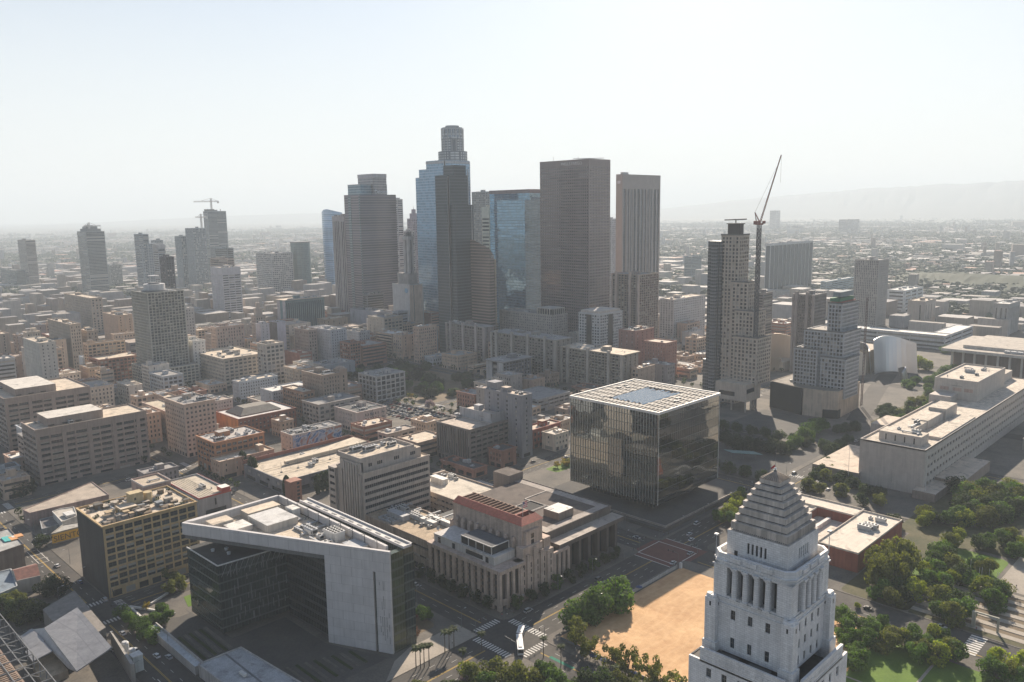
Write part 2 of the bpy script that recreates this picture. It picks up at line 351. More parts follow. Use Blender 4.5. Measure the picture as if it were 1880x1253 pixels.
STY = dict(bay=3.0, flo=3.6, wf=0.55, hf=0.55, dep=0.35, sill=0.5, top=1.6, base=4.5, side=0.8)
XL, XR = (0, -1), (1, 0)        # left face (normal -X) runs towards -Y, right face (normal -Y) runs towards +X
def shell(w_, d_, h_, wm, rm, sty, b=None, collect=None, z0=0.0, x0=0.0, y0=0.0, base=None, roofs=True, par=1.0, gl=(2, 2, 2, 3, 4), left=None, right=None):
    """walls with openings on the two street sides, plain rear walls, parapet; material slots: 0 wall 1 roof 2.. glass"""
    b = b or MB(); s = dict(STY); s.update(sty)
    zb = z0+(s['base'] if base is None else base); zt = h_-s['top']
    for (o, X, W, ov) in (((x0, y0+d_), XL, d_, left), ((x0, y0), XR, w_, right)):
        t = dict(s); t.update(ov or {})
        if zb > z0:
            facade(b, o, X, W, z0, zb, t.get('bbay', t['bay']*1.5), zb-z0, 0.7, 0.66, 0.5, gl, 0, 0.25, side=t['side'])
        facade(b, o, X, W, zb, zt, t['bay'], t['flo'], t['wf'], t['hf'], t['dep'], gl, 0, t['sill'], collect=collect, side=t['side'], skip=t.get('skip'))
        P = lambda u, z, d=0: (o[0]+X[0]*u-X[1]*d, o[1]+X[1]*u+X[0]*d, z)
        e = t.get('cor', 0.25)
        b.poly([P(0, zt), P(W, zt), P(W, h_), P(0, h_)], 0)
        if e:   # cornice band
            b.poly([P(-e, h_-0.7, -e), P(W+e, h_-0.7, -e), P(W+e, h_, -e), P(-e, h_, -e)], 0)
            b.poly([P(-e, h_, -e), P(W+e, h_, -e), P(W, h_, 0), P(0, h_, 0)], 0)
            b.poly([P(0, h_-0.7, 0), P(W, h_-0.7, 0), P(W+e, h_-0.7, -e), P(-e, h_-0.7, -e)], 0)
    x1, y1 = x0+w_, y0+d_
    b.poly([(x1, y0, z0), (x1, y1, z0), (x1, y1, h_), (x1, y0, h_)], 0); b.poly([(x1, y1, z0), (x0, y1, z0), (x0, y1, h_), (x1, y1, h_)], 0)
    if roofs:
        t = 0.45; zr = h_-par
        b.poly([(x0+t, y0+t, zr), (x1-t, y0+t, zr), (x1-t, y1-t, zr), (x0+t, y1-t, zr)], 1)
        O = [(x0, y0), (x1, y0), (x1, y1), (x0, y1)]; I = [(x0+t, y0+t), (x1-t, y0+t), (x1-t, y1-t), (x0+t, y1-t)]
        for i in range(4):
            j = (i+1) % 4
            b.poly([(*O[i], h_), (*O[j], h_), (*I[j], h_), (*I[i], h_)], 0)
            b.poly([(*I[i], h_), (*I[j], h_), (*I[j], zr), (*I[i], zr)], 0)
    return b
def building(name, label, cat, rect, col, sty=None, roof=ROOF_TAN, glz=None, parts=False, units=5, pent=True, group=None, left=None, right=None, par=1.0, fm=None, base=None, cols=2, rows=2, wm=None, gl=(2, 2, 2, 3, 4)):
    x, y, w_, d_, h_ = rect; sty = sty or {}
    root = empty(name, (x, y, 0), label, cat, group)
    wm = wm or wall(col); rm = wall(roof, 0.9, 0.3, 0.25, streak=False)
    glz = glz or GL
    coll = [] if parts else None
    b = shell(w_, d_, h_, wm, rm, sty, collect=coll, roofs=False, base=base, left=left, right=right, gl=gl)
    b.make('wall', [wm, rm]+glz, root)
    r = MB(); t = 0.45; zr = h_-par
    r.poly([(t, t, zr), (w_-t, t, zr), (w_-t, d_-t, zr), (t, d_-t, zr)], 0)
    O = [(0, 0), (w_, 0), (w_, d_), (0, d_)]; I = [(t, t), (w_-t, t), (w_-t, d_-t), (t, d_-t)]
    for i in range(4):
        j = (i+1) % 4
        r.poly([(*O[i], h_), (*O[j], h_), (*I[j], h_), (*I[i], h_)], 1); r.poly([(*I[i], h_), (*I[j], h_), (*I[j], zr), (*I[i], zr)], 1)
    r.make('roof', [rm, wm], root)
    if parts: windows(coll, root, fm, cols, rows)
    dress_roof(root, 1, 1, w_-1, d_-1, zr, units, pent=(random.uniform(5, 9), random.uniform(5, 8), random.uniform(2.8, 4.2), wm, rm) if pent else None)
    return root

# ---------------------------------------------------------------- the setting: ground, streets, pavements
def struct(name, mb, mats, label=None):
    o = mb.make(name, mats); o['kind'] = 'structure'; return o
def noise_mat(name, c1, c2, s1=0.05, s2=0.8, rough=0.9, c3=None, bump=0.0):
    mt, nt, bs = nmat(name); N = nt.nodes; L = nt.links
    tc = N.new('ShaderNodeNewGeometry')
    a = N.new('ShaderNodeTexNoise'); a.inputs['Scale'].default_value = s1; a.inputs['Detail'].default_value = 8; a.inputs['Roughness'].default_value = 0.7
    b = N.new('ShaderNodeTexNoise'); b.inputs['Scale'].default_value = s2; b.inputs['Detail'].default_value = 5
    L.new(tc.outputs['Position'], a.inputs['Vector']); L.new(tc.outputs['Position'], b.inputs['Vector'])
    mu = N.new('ShaderNodeMath'); mu.operation = 'MULTIPLY_ADD'; L.new(b.outputs[0], mu.inputs[0]); mu.inputs[1].default_value = 0.45; L.new(a.outputs[0], mu.inputs[2])
    mr = N.new('ShaderNodeMapRange'); mr.inputs[1].default_value = 0.5; mr.inputs[2].default_value = 0.95; L.new(mu.outputs[0], mr.inputs[0])
    mx = N.new('ShaderNodeMix'); mx.data_type = 'RGBA'; L.new(mr.outputs[0], mx.inputs[0]); mx.inputs[6].default_value = (*c1, 1); mx.inputs[7].default_value = (*c2, 1)
    L.new(mx.outputs[2], bs.inputs['Base Color']); bs.inputs['Roughness'].default_value = rough; bs.inputs['Specular IOR Level'].default_value = 0.25
    if bump:
        bp = N.new('ShaderNodeBump'); bp.inputs['Strength'].default_value = bump; bp.inputs['Distance'].default_value = 0.5; L.new(mu.outputs[0], bp.inputs['Height']); L.new(bp.outputs[0], bs.inputs['Normal'])
    return mt
M_ASPH = noise_mat('asphalt', (0.042, 0.041, 0.041), (0.105, 0.096, 0.085), 0.03, 0.5)
M_PAVE = noise_mat('paving', (0.075, 0.072, 0.068), (0.20, 0.178, 0.15), 0.04, 1.2)
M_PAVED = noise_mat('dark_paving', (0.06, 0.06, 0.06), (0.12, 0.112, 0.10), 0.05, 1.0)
M_LINE = noise_mat('road_paint', (0.48, 0.47, 0.44), (0.72, 0.70, 0.66), 0.3, 2.0)
M_YEL = noise_mat('yellow_paint', (0.50, 0.33, 0.07), (0.62, 0.42, 0.10), 0.3, 2.0)
M_BRICKX = noise_mat('red_crossing', (0.13, 0.06, 0.05), (0.19, 0.09, 0.07), 0.2, 1.5)
M_GRASS = noise_mat('grass', (0.07, 0.13, 0.016), (0.13, 0.21, 0.03), 0.08, 1.5, bump=0.3)
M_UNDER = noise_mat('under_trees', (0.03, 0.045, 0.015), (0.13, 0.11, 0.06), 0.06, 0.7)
M_LIGHTP = noise_mat('light_paving', (0.26, 0.235, 0.20), (0.42, 0.37, 0.31), 0.05, 1.0)
M_SAND = noise_mat('sand', (0.44, 0.25, 0.12), (0.66, 0.43, 0.23), 0.035, 0.35, bump=0.6)
M_SOIL = noise_mat('soil', (0.12, 0.09, 0.06), (0.20, 0.155, 0.10), 0.1, 1.0)
M_CITYG = noise_mat('city_ground', (0.05, 0.058, 0.045), (0.13, 0.125, 0.105), 0.02, 0.12)
M_GREENLANE = noise_mat('green_lane', (0.03, 0.16, 0.11), (0.05, 0.22, 0.15), 0.3, 1.5)

# wheel tracks curling over the bare ground
_n, _l = M_SAND.node_tree.nodes, M_SAND.node_tree.links
_g = _n.new('ShaderNodeNewGeometry'); _wv = _n.new('ShaderNodeTexWave'); _wv.wave_type = 'RINGS'; _wv.inputs['Scale'].default_value = 0.07; _wv.inputs['Distortion'].default_value = 16; _wv.inputs['Detail'].default_value = 2; _wv.inputs['Detail Scale'].default_value = 0.35
_mp = _n.new('ShaderNodeMapping'); _mp.inputs['Location'].default_value = (-310, -190, 0); _l.new(_g.outputs['Position'], _mp.inputs[0]); _l.new(_mp.outputs[0], _wv.inputs['Vector'])
_r = _n.new('ShaderNodeMapRange'); _r.inputs[1].default_value = .80; _r.inputs[2].default_value = 1.0; _r.inputs[3].default_value = 0; _r.inputs[4].default_value = .16; _l.new(_wv.outputs['Fac'], _r.inputs[0])
_b = _n['Principled BSDF']; _src = _b.inputs['Base Color'].links[0].from_socket; _mx = _n.new('ShaderNodeMix'); _mx.data_type = 'RGBA'; _l.new(_r.outputs[0], _mx.inputs[0]); _l.new(_src, _mx.inputs[6]); _mx.inputs[7].default_value = (.70, .50, .30, 1); _l.new(_mx.outputs[2], _b.inputs['Base Color'])
g = MB(); g.poly([(-3000, -3000, -0.3), (32000, -3000, -0.3), (32000, 32000, -0.3), (-3000, 32000, -0.3)]); struct('ground', g, [M_CITYG])
g = MB(); g.poly([(-600, -600, 0), (1400, -600, 0), (1400, 3200, 0), (-600, 3200, 0)]); struct('road', g, [M_ASPH])
SX = [(-24, -10), (108, 125), (227, 243), (350, 367), (478, 495), (606, 622), (728, 744), (862, 878), (990, 1006), (1120, 1136)]
SY = [(-60, -40), (225, 248), (386, 403), (585, 601), (797, 813), (1010, 1026), (1215, 1231), (1420, 1436), (1625, 1641), (1830, 1846), (2035, 2051)]
def rr(x0, y0, x1, y1, r=5.0, n=4):
    pts = []
    for cx, cy, a0 in ((x1-r, y1-r, 0), (x0+r, y1-r, 90), (x0+r, y0+r, 180), (x1-r, y0+r, 270)):
        for i in range(n+1):
            a = R(a0+90*i/n); pts.append((cx+r*math.cos(a), cy+r*math.sin(a)))
    return pts
BLK = []
p = MB()
for i in range(len(SX)-1):
    for j in range(len(SY)-1):
        x0, x1 = SX[i][1], SX[i+1][0]; y0, y1 = SY[j][1], SY[j+1][0]
        if SY[j][0] == -60:      # the civic park side: Broadway lies a little further right there
            if i == 2: x1 = 356
            if i == 3: x0 = 376
        BLK.append((x0, y0, x1, y1)); p.prism(rr(x0, y0, x1, y1), 0, 0.15)
struct('pavement', p, [M_PAVE])

# painted lines
wl = MB(); yl = MB()
def strip(mb, x0, y0, x1, y1, z=0.012): mb.poly([(x0, y0, z), (x1, y0, z), (x1, y1, z), (x0, y1, z)])
def zebra_x(x0, x1, y0, y1, n=None, wd=0.75):     # bars that run along Y, laid side by side along X
    n = n or int((x1-x0)/1.5)
    for i in range(n):
        x = x0+(x1-x0)*(i+.5)/n; strip(wl, x-wd/2, y0, x+wd/2, y1)
def zebra_y(x0, x1, y0, y1, n=None, wd=0.75):
    n = n or int((y1-y0)/1.5)
    for i in range(n):
        y = y0+(y1-y0)*(i+.5)/n; strip(wl, x0, y-wd/2, x1, y+wd/2)
def lines_y(xc, y0, y1):      # a street that runs along Y
    for dx in (-0.22, 0.22): strip(yl, xc+dx-0.09, y0, xc+dx+0.09, y1)
    for s in (-1, 1):
        for dx in (3.7,):
            y = y0
            while y < y1-3: strip(wl, xc+s*dx-0.08, y, xc+s*dx+0.08, y+3); y += 9
def lines_x(yc, x0, x1):
    for dy in (-0.22, 0.22): strip(yl, x0, yc+dy-0.09, x1, yc+dy+0.09)
    for s in (-1, 1):
        for dy in (3.6, 7.2):
            x = x0
            while x < x1-3: strip(wl, x, yc+s*dy-0.08, x+3, yc+s*dy+0.08); x += 9
for i, (a0, a1) in enumerate(SX[:6]):
    for j in range(len(SY)-1):
        if j < 5: lines_y((a0+a1)/2, SY[j][1]+7, SY[j+1][0]-7)
for j, (b0, b1) in enumerate(SY[:6]):
    for i in range(len(SX)-1):
        if i < 7: lines_x((b0+b1)/2, SX[i][1]+7, SX[i+1][0]-7)
for i, (a0, a1) in enumerate(SX[:7]):
    for j, (b0, b1) in enumerate(SY[:6]):
        if j == 0: continue
        if (i, j) == (3, 1): continue
        zebra_x(a0+0.8, a1-0.8, b0-5.0, b0-1.2); zebra_x(a0+0.8, a1-0.8, b1+1.2, b1+5.0)
        zebra_y(a0-5.0, a0-1.2, b0+0.8, b1-0.8); zebra_y(a1+1.2, a1+5.0, b0+0.8, b1-0.8)
# the red paved crossing with white outlines
rx = MB(); strip(rx, 343.5, 221, 373.5, 252, 0.008); struct('red_crossing', rx, [M_BRICKX])
for (x0, y0, x1, y1) in ((347.2, 224, 347.7, 249), (367, 224, 367.5, 249), (347, 224.2, 367.5, 224.7), (347, 248.3, 367.5, 248.8), (343, 225, 343.5, 248), (373.5, 225, 374, 248)): strip(wl, x0, y0, x1, y1, 0.016)
# mid-block crossings on the park side
zebra_y(365.5-9, 376-0.8, 82, 88.5, n=1) if False else None
for k in range(9): strip(wl, 357.2+k*2.1, 84.2, 358.4+k*2.1, 90.5, 0.016)
for k in range(14): strip(wl, 524.5, 226.5+k*1.6, 529, 227.3+k*1.6, 0.016)
# painted box with rungs on the left street, bike lane boxes
for (x0, y0, x1, y1) in ((114.5, 478, 114.8, 500), (119.5, 478, 119.8, 500), (114.5, 478, 119.8, 478.3), (114.5, 485, 119.8, 485.3), (114.5, 492, 119.8, 492.3), (114.5, 499.7, 119.8, 500)): strip(wl, x0, y0, x1, y1, 0.016)
for k in range(8): strip(wl, 110.2, 262+k*7, 113.6, 262.3+k*7, 0.016)
strip(wl, 110.1, 262, 110.4, 318, 0.016); strip(wl, 113.5, 262, 113.8, 318, 0.016)
struct('road_marking', wl, [M_LINE]); struct('road_centre_line', yl, [M_YEL])
gl_ = MB(); strip(gl_, 234.6, 200, 236.2, 213, 0.016); strip(gl_, 234.6, 183, 236.2, 195, 0.016); struct('green_bike_lane', gl_, [M_GREENLANE])

def sheet(name, pts, mat_, z=0.16, h=None):
    b = MB(); A = b.prism(pts, 0, z); o = struct(name, b, [mat_]); return o
# the empty sand lot and its paths
def sand_mound():
    b = MB(); nx, ny = 40, 48; x0, x1, y0, y1 = 250, 346.5, 118, 220.5
    rnd = random.Random(5); H = [[rnd.random() for _ in range(14)] for _ in range(14)]
    def hh(x, y):
        u = (x-x0)/(x1-x0)*12; v = (y-y0)/(y1-y0)*12; i, j = int(u), int(v); i, j = min(i, 12), min(j, 12); fu, fv = u-i, v-j
        return (H[i][j]*(1-fu)+H[i+1][j]*fu)*(1-fv)+(H[i][j+1]*(1-fu)+H[i+1][j+1]*fu)*fv
    P = [[(x0+(x1-x0)*i/nx, y0+(y1-y0)*j/ny, 0.2+(0.45*hh(x0+(x1-x0)*i/nx, y0+(y1-y0)*j/ny) if 0 < i < nx and 0 < j < ny else 0)) for j in range(ny+1)] for i in range(nx+1)]
    for i in range(nx):
        for j in range(ny): b.poly([P[i][j], P[i+1][j], P[i+1][j+1], P[i][j+1]])
    struct('sand_ground', b, [M_SAND])
sand_mound()
# park side lawns and terraces (right foreground)
sheet('lawn', rr(292, 30, 345, 118, 6), M_GRASS, 0.2)
lw = MB()
for (x0, y0, x1, y1) in ((293, 70, 346, 71), (305, 30, 306, 118), (293, 94, 346, 95.2)): strip(lw, x0, y0, x1, y1, 0.215)
struct('lawn_path', lw, [M_LIGHTP])
sheet('park_lawn', rr(412, 98, 470, 132, 5), M_GRASS, 0.2)
st = MB()
for k in range(7):
    st.box(381+k*7, 40, 0.1, 384.5+k*7, 118, 0.30+0.18*k, 0)
for k in range(6): st.box(384.6+k*7, 40, 0.1, 387.9+k*7, 96, 0.24+0.18*k, 1)
struct('garden_terrace', st, [M_LIGHTP, M_SOIL])
sheet('plaza_floor', rr(432, 20, 500, 96, 4), M_LIGHTP, 0.19)
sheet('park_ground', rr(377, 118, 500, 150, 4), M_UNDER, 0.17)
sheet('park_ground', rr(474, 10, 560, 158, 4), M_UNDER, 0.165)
sheet('park_ground', rr(377, 20, 381, 118, 1), M_UNDER, 0.17)
sheet('park_path', rr(452, 151, 474, 224, 4), M_PAVED, 0.18)
sheet('upper_street', [(700, 262), (850, 300), (930, 318), (930, 336), (850, 318), (700, 280)], M_ASPH, 0.18)
sheet('upper_street', [(600, 226), (606, 226), (606, 246), (600, 246)], M_ASPH, 0.17)
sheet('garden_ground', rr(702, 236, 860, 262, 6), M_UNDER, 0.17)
# police plaza
sheet('plaza_floor', [(125, 262), (188, 262), (176, 292), (176, 326), (150, 326), (146, 384), (125, 384)], M_PAVED, 0.17)
gp_ = MB()
for k in range(9): gp_.box(150+k*3.6, 266, 0.17, 151.3+k*3.6, 288-k*1.2, 0.42, 1 if k % 2 else 0)
for k in range(6): gp_.box(133+k*2.4, 318, 0.17, 134.4+k*2.4, 344, 0.4, 1 if k % 2 else 0)
struct('planted_strip', gp_, [noise_mat('low_planting', (.02, .035, .01), (.05, .07, .02), .3, 2), M_PAVE])
sheet('plaza_lawn', [(149, 369), (163, 369), (163, 381), (152, 381)], M_GRASS, 0.22)
sheet('corner_path', [(176, 248.2), (226.5, 248.2), (226.5, 262), (199, 262), (188, 258)], M_LIGHTP, 0.19)
sheet('mulch_bed', rr(202, 268, 220, 330, 4), M_SOIL, 0.19)
# court of the glass cube and open paved lots
sheet('plaza_floor', rr(370, 250, 475, 268, 3), M_PAVED, 0.17)
sheet('open_lot', rr(498, 252, 603, 380, 4), M_PAVED, 0.17)  # dark asphalt; its tone also stands in for the shade of the towers
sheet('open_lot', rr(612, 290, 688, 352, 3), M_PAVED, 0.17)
sheet('parking_ground', rr(440, 552, 477, 648, 2), M_PAVED, 0.17)
sheet('hillside_park', rr(498, 605, 604, 790, 8), M_SOIL, 0.18)
sheet('garden_ground', rr(420, 372, 474, 384, 3), M_GRASS, 0.18)

# ---------------------------------------------------------------- landmark buildings
def blockmat(col, joint, bw, bh, jt=0.03, rough=0.85, var=0.12, dirt=0.25, offset=0.5, metal=0.0):
    """coursed stone, terracotta or brick on upright walls"""
    key = ('b', tuple(col), tuple(joint), bw, bh, jt, rough, metal)
    if key in _mats: return _mats[key]
    mt, nt, bs = nmat('coursed_wall'); N = nt.nodes; L = nt.links
    tc = N.new('ShaderNodeTexCoord'); sp = N.new('ShaderNodeSeparateXYZ'); L.new(tc.outputs['Object'], sp.inputs[0])
    ad = N.new('ShaderNodeMath'); ad.operation = 'ADD'; L.new(sp.outputs[0], ad.inputs[0]); L.new(sp.outputs[1], ad.inputs[1])
    cb = N.new('ShaderNodeCombineXYZ'); L.new(ad.outputs[0], cb.inputs[0]); L.new(sp.outputs[2], cb.inputs[1])
    br = N.new('ShaderNodeTexBrick'); br.offset = offset; L.new(cb.outputs[0], br.inputs['Vector'])
    br.inputs['Color1'].default_value = (*[c*(1-var) for c in col], 1); br.inputs['Color2'].default_value = (*[min(1, c*(1+var)) for c in col], 1); br.inputs['Mortar'].default_value = (*joint, 1)
    br.inputs['Scale'].default_value = 1.0; br.inputs['Mortar Size'].default_value = jt; br.inputs['Brick Width'].default_value = bw; br.inputs['Row Height'].default_value = bh
    n1 = N.new('ShaderNodeTexNoise'); n1.inputs['Scale'].default_value = 0.2; n1.inputs['Detail'].default_value = 7; L.new(tc.outputs['Object'], n1.inputs['Vector'])
    mp = N.new('ShaderNodeMapping'); mp.inputs['Scale'].default_value = (0.9, 0.9, 0.06); L.new(tc.outputs['Object'], mp.inputs['Vector'])
    n2 = N.new('ShaderNodeTexNoise'); n2.inputs['Scale'].default_value = 1.0; L.new(mp.outputs[0], n2.inputs['Vector'])
    ma = N.new('ShaderNodeMath'); ma.operation = 'ADD'; L.new(n1.outputs[0], ma.inputs[0]); L.new(n2.outputs[0], ma.inputs[1])
    mr = N.new('ShaderNodeMapRange'); mr.inputs[1].default_value = 0.7; mr.inputs[2].default_value = 1.3; mr.inputs[3].default_value = 1-dirt; mr.inputs[4].default_value = 1.08; L.new(ma.outputs[0], mr.inputs[0])
    mx = N.new('ShaderNodeVectorMath'); mx.operation = 'SCALE'; L.new(br.outputs[0], mx.inputs[0]); L.new(mr.outputs[0], mx.inputs['Scale']); L.new(mx.outputs[0], bs.inputs['Base Color'])
    bs.inputs['Roughness'].default_value = rough; bs.inputs['Metallic'].default_value = metal
    _mats[key] = mt; return mt

def city_hall():
    TC = blockmat((0.74, 0.73, 0.72), (0.52, 0.51, 0.49), 1.3, 0.62, 0.04, 0.7, 0.07, 0.17)
    STEP = blockmat((0.60, 0.54, 0.48), (0.42, 0.38, 0.34), 1.5, 30, 0.03, 0.85, 0.10, 0.35)
    root = empty('city_hall_tower', (201.2, 98.9, 0), 'tall white terracotta tower with a stepped grey pyramid top, nearest building at lower right', 'tower')
    def oct_(r, c): return [(-r+c, -r), (r-c, -r), (r, -r+c), (r, r-c), (r-c, r), (-r+c, r), (-r, r-c), (-r, -r+c)]
    st = MB()
    tiers = [(3.0, 113.1), (3.9, 111.6), (4.6, 110.1), (5.35, 108.5), (6.05, 106.8), (6.8, 104.9), (7.5, 103.0), (8.2, 101.0)]
    bots = [t[1] for t in tiers[1:]]+[98.6]
    for (r_, z1), z0 in zip(tiers, bots):
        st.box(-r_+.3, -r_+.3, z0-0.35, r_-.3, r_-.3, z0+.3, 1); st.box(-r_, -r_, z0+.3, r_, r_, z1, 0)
        for s in (-1, 1):      # recess under each ledge, with its shade also painted in a dark colour
            pass
    for s in range(28):       # ribs of the lowest tier
        u = -8.1+16.2*s/27
        st.box(u-0.12, -8.34, 98.7, u+0.12, -8.2, 100.8, 0); st.box(-8.34, u-0.12, 98.7, -8.2, u+0.12, 100.8, 0)
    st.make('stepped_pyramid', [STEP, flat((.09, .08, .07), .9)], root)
    cap = MB()
    cap.prism([(-3, -3), (3, -3), (3, 3), (-3, 3)], 113.1, 113.15, 0)
    for a, b_ in (((-3, -3), (3, -3)), ((3, -3), (3, 3)), ((3, 3), (-3, 3)), ((-3, 3), (-3, -3))):
        cap.poly([(*a, 113.15), (*b_, 113.15), (b_[0]*.12, b_[1]*.12, 114.9), (a[0]*.12, a[1]*.12, 114.9)], 0)
        for k in range(1, 9):
            t = k/9; p = (a[0]+(b_[0]-a[0])*t, a[1]+(b_[1]-a[1])*t)
            cap.bar((*p, 113.25), (p[0]*.12, p[1]*.12, 114.98), 0.14, 1)
    cap.make('cap_roof', [wall((0.34, 0.27, 0.21), 0.6), wall((0.46, 0.38, 0.30), 0.6)], root)
    bc = MB(); bc.cyl(0, 0, 0.45, 114.8, 115.4, 10, 0); bc.ball((0, 0, 115.7), 0.4, 1); bc.cyl(0, 0, 0.05, 115.9, 121, 6, 0); bc.make('beacon', [METAL_D, flat((.8, .8, .78), .3)], root)
    fl = MB(); fl.poly([(-0.1, 0.1, 116.9), (-1.4, 0.5, 116.3), (-1.2, 0.7, 115.7), (-0.1, 0.1, 116.1)]); fl.make('flag', [flat((0.5, 0.05, 0.06), 0.8)], root)
    # block under the pyramid
    wb = MB(); r_ = 8.9
    for o, X in (((-r_, r_), XL), ((-r_, -r_), XR)):
        facade(wb, o, X, 2*r_, 91.0, 93.0, 20, 2, 0.01, 0.01, 0.1, (2,))
        facade(wb, o, X, 2*r_, 93.0, 96.6, 1.15, 3.6, 0.5, 0.86, 0.35, (2,), side=5.8)
        facade(wb, o, X, 2*r_, 96.6, 98.6, 20, 2, 0.01, 0.01, 0.1, (2,))
    wb.poly([(r_, -r_, 91), (r_, r_, 91), (r_, r_, 98.6), (r_, -r_, 98.6)]); wb.poly([(r_, r_, 91), (-r_, r_, 91), (-r_, r_, 98.6), (r_, r_, 98.6)]); wb.poly([(-r_, -r_, 98.6), (r_, -r_, 98.6), (r_, r_, 98.6), (-r_, r_, 98.6)], 1)
    wb.box(-r_-0.04, 5.6, 91.0, -r_+0.02, 6.6, 93.2, 2)
    wb.make('lantern_block', [TC, STEP, G_DARK], root)
    pp = MB()       # parapet ring
    O = oct_(11.6, 2.0); I = oct_(10.9, 1.8)
    for i in range(8):
        j = (i+1) % 8
        pp.poly([(*O[i], 89.6), (*O[j], 89.6), (*O[j], 92.7), (*O[i], 92.7)]); pp.poly([(*I[i], 91), (*I[j], 91), (*I[j], 92.7), (*I[i], 92.7)]); pp.poly([(*O[i], 92.7), (*O[j], 92.7), (*I[j], 92.7), (*I[i], 92.7)])
    pp.poly([(*p_, 91.0) for p_ in I], 1)
    O2 = oct_(12.0, 2.0)
    for z0, z1, rr_ in ((90.2, 90.7, 12.0), (89.2, 89.6, 11.8)):
        O2 = oct_(rr_, 2.0); pp.prism(O2, z0, z1, 0)
    for s in (-4.6, 0, 4.6): pp.box(-12.02, s-1.6, 91.0, -11.6, s+1.6, 92.3, 0); pp.box(s-1.6, -12.02, 91.0, s+1.6, -11.6, 92.3, 0)
    pp.make('parapet', [TC, STEP], root)
    # colonnade storey, window storeys and shaft
    sh = MB(); R1 = 11.3; coll = []
    for o, X, lo in (((-R1, R1), XL, True), ((-R1, -R1), XR, False)):
        facade(sh, o, X, 2*R1, 80.2, 89.4, 3.25, 9.2, 0.52, 0.92, 2.2, (1,), side=3.2)
        facade(sh, o, X, 2*R1, 78.2, 80.2, 40, 2, 0.01, 0.01, 0.1, (1,))
        if lo: facade(sh, o, X, 2*R1, 72.6, 78.2, 5.2, 5.6, 0.27, 0.5, 0.35, (1,), side=3.6, collect=coll); facade(sh, o, X, 2*R1, 64, 72.6, 5.2, 8.6, 0.25, 0.36, 0.35, (1,), side=3.6, collect=coll, sill=0.3)
        else: facade(sh, o, X, 2*R1, 64, 78.2, 3.9, 4.73, 0.3, 0.52, 0.35, (1,), side=3.6, collect=coll)
    sh.poly([(R1, -R1, 60), (R1, R1, 60), (R1, R1, 89.4), (R1, -R1, 89.4)]); sh.poly([(R1, R1, 60), (-R1, R1, 60), (-R1, R1, 89.4), (R1, R1, 89.4)])
    for z in (79.6, 77.9, 88.9):
        e = 0.35
        sh.box(-R1-e, -R1-e, z, R1+e, -R1, z+0.35); sh.box(-R1-e, -R1, z, -R1, R1+e, z+0.35)
    sh.make('shaft', [TC, glass((0.05, 0.05, 0.05), .5)], root)
    windows(coll, root, flat((0.22, 0.22, 0.21), .6), 2, 2)
    for s in range(4):
        u = -3*3.25/2+s*3.25
        for side in (0, 1):
            c = MB(); c.cyl(0, 0, 0.78, 0, 8.4, 12, 0, r1=0.66); c.box(-0.95, -0.95, 8.4, 0.95, 0.95, 8.9); c.cyl(0, 0, 0.95, 7.9, 8.4, 12, 0); c.box(-0.95, -0.95, -0.3, 0.95, 0.95, 0.15)
            c.make('column', [TC], root, (-R1-0.15, u, 80.5) if side == 0 else (u, -R1-0.15, 80.5))
    pr = TC
    for sx, sy in ((-1, -1), (-1, 1), (1, -1), (1, 1)):
        b = MB(); w_ = 3.3
        b.prism([(-w_, -w_), (0, -w_), (0, 0), (-w_, 0)], 0, 79.2)
        b.prism([(-w_-0.5, -w_-0.5), (0.3, -w_-0.5), (0.3, 0.3), (-w_-0.5, 0.3)], 0, 66.5)
        b.cyl(-w_+0.9, -w_+0.9+0.3, 1.1, 79.2, 80.1, 12, 0, r1=0.85); b.cyl(-0.9, -w_+0.9+0.3, 1.1, 79.2, 80.1, 12, 0, r1=0.85); b.cyl(-w_+0.9+.3, -0.9, 1.1, 79.2, 80.1, 12, 0, r1=0.85)
        b.box(-w_-0.03, -w_*0.5-0.25, 76.9, -w_+0.02, -w_*0.5+0.25, 78.2, 1); b.box(-w_*0.5-0.25, -w_-0.03, 76.9, -w_*0.5+0.25, -w_+0.02, 78.2, 1)
        o = b.make('corner_pier', [TC, G_DARK], root)
        o.location = ((R1-0.0)*sx+(1.7 if sx < 0 else 1.7)*1, (R1)*sy+1.7, 0) if False else (sx*R1+1.6, sy*R1+1.6, 0)
    # lower stage with carved parapets
    R2 = 15.9; lo = MB(); c2 = []
    for o, X in (((-R2, R2), XL), ((-R2, -R2), XR)):
        facade(lo, o, X, 2*R2, 0, 46, 4.6, 4.6, 0.34, 0.55, 0.5, (1,), side=4)
        facade(lo, o, X, 2*R2, 46, 61, 4.6, 4.3, 0.34, 0.55, 0.5, (1,), side=4, collect=c2)
        P = lambda u, z, d=0: (o[0]+X[0]*u-X[1]*d, o[1]+X[1]*u+X[0]*d, z)
        for u0, u1, zt in ((0, 2*R2, 61.5), (3.5, 2*R2-3.5, 65.3)):
            for d0 in (0, ):
                lo.poly([P(u0, 61), P(u1, 61), P(u1, zt), P(u0, zt)]); lo.poly([P(u0, 61, .7), P(u1, 61, .7), P(u1, zt, .7), P(u0, zt, .7)]); lo.poly([P(u0, zt), P(u1, zt), P(u1, zt, .7), P(u0, zt, .7)])
                lo.poly([P(u0, 61), P(u0, zt), P(u0, zt, .7), P(u0, 61, .7)]); lo.poly([P(u1, 61), P(u1, zt), P(u1, zt, .7), P(u1, 61, .7)])
        rnd = random.Random(3)
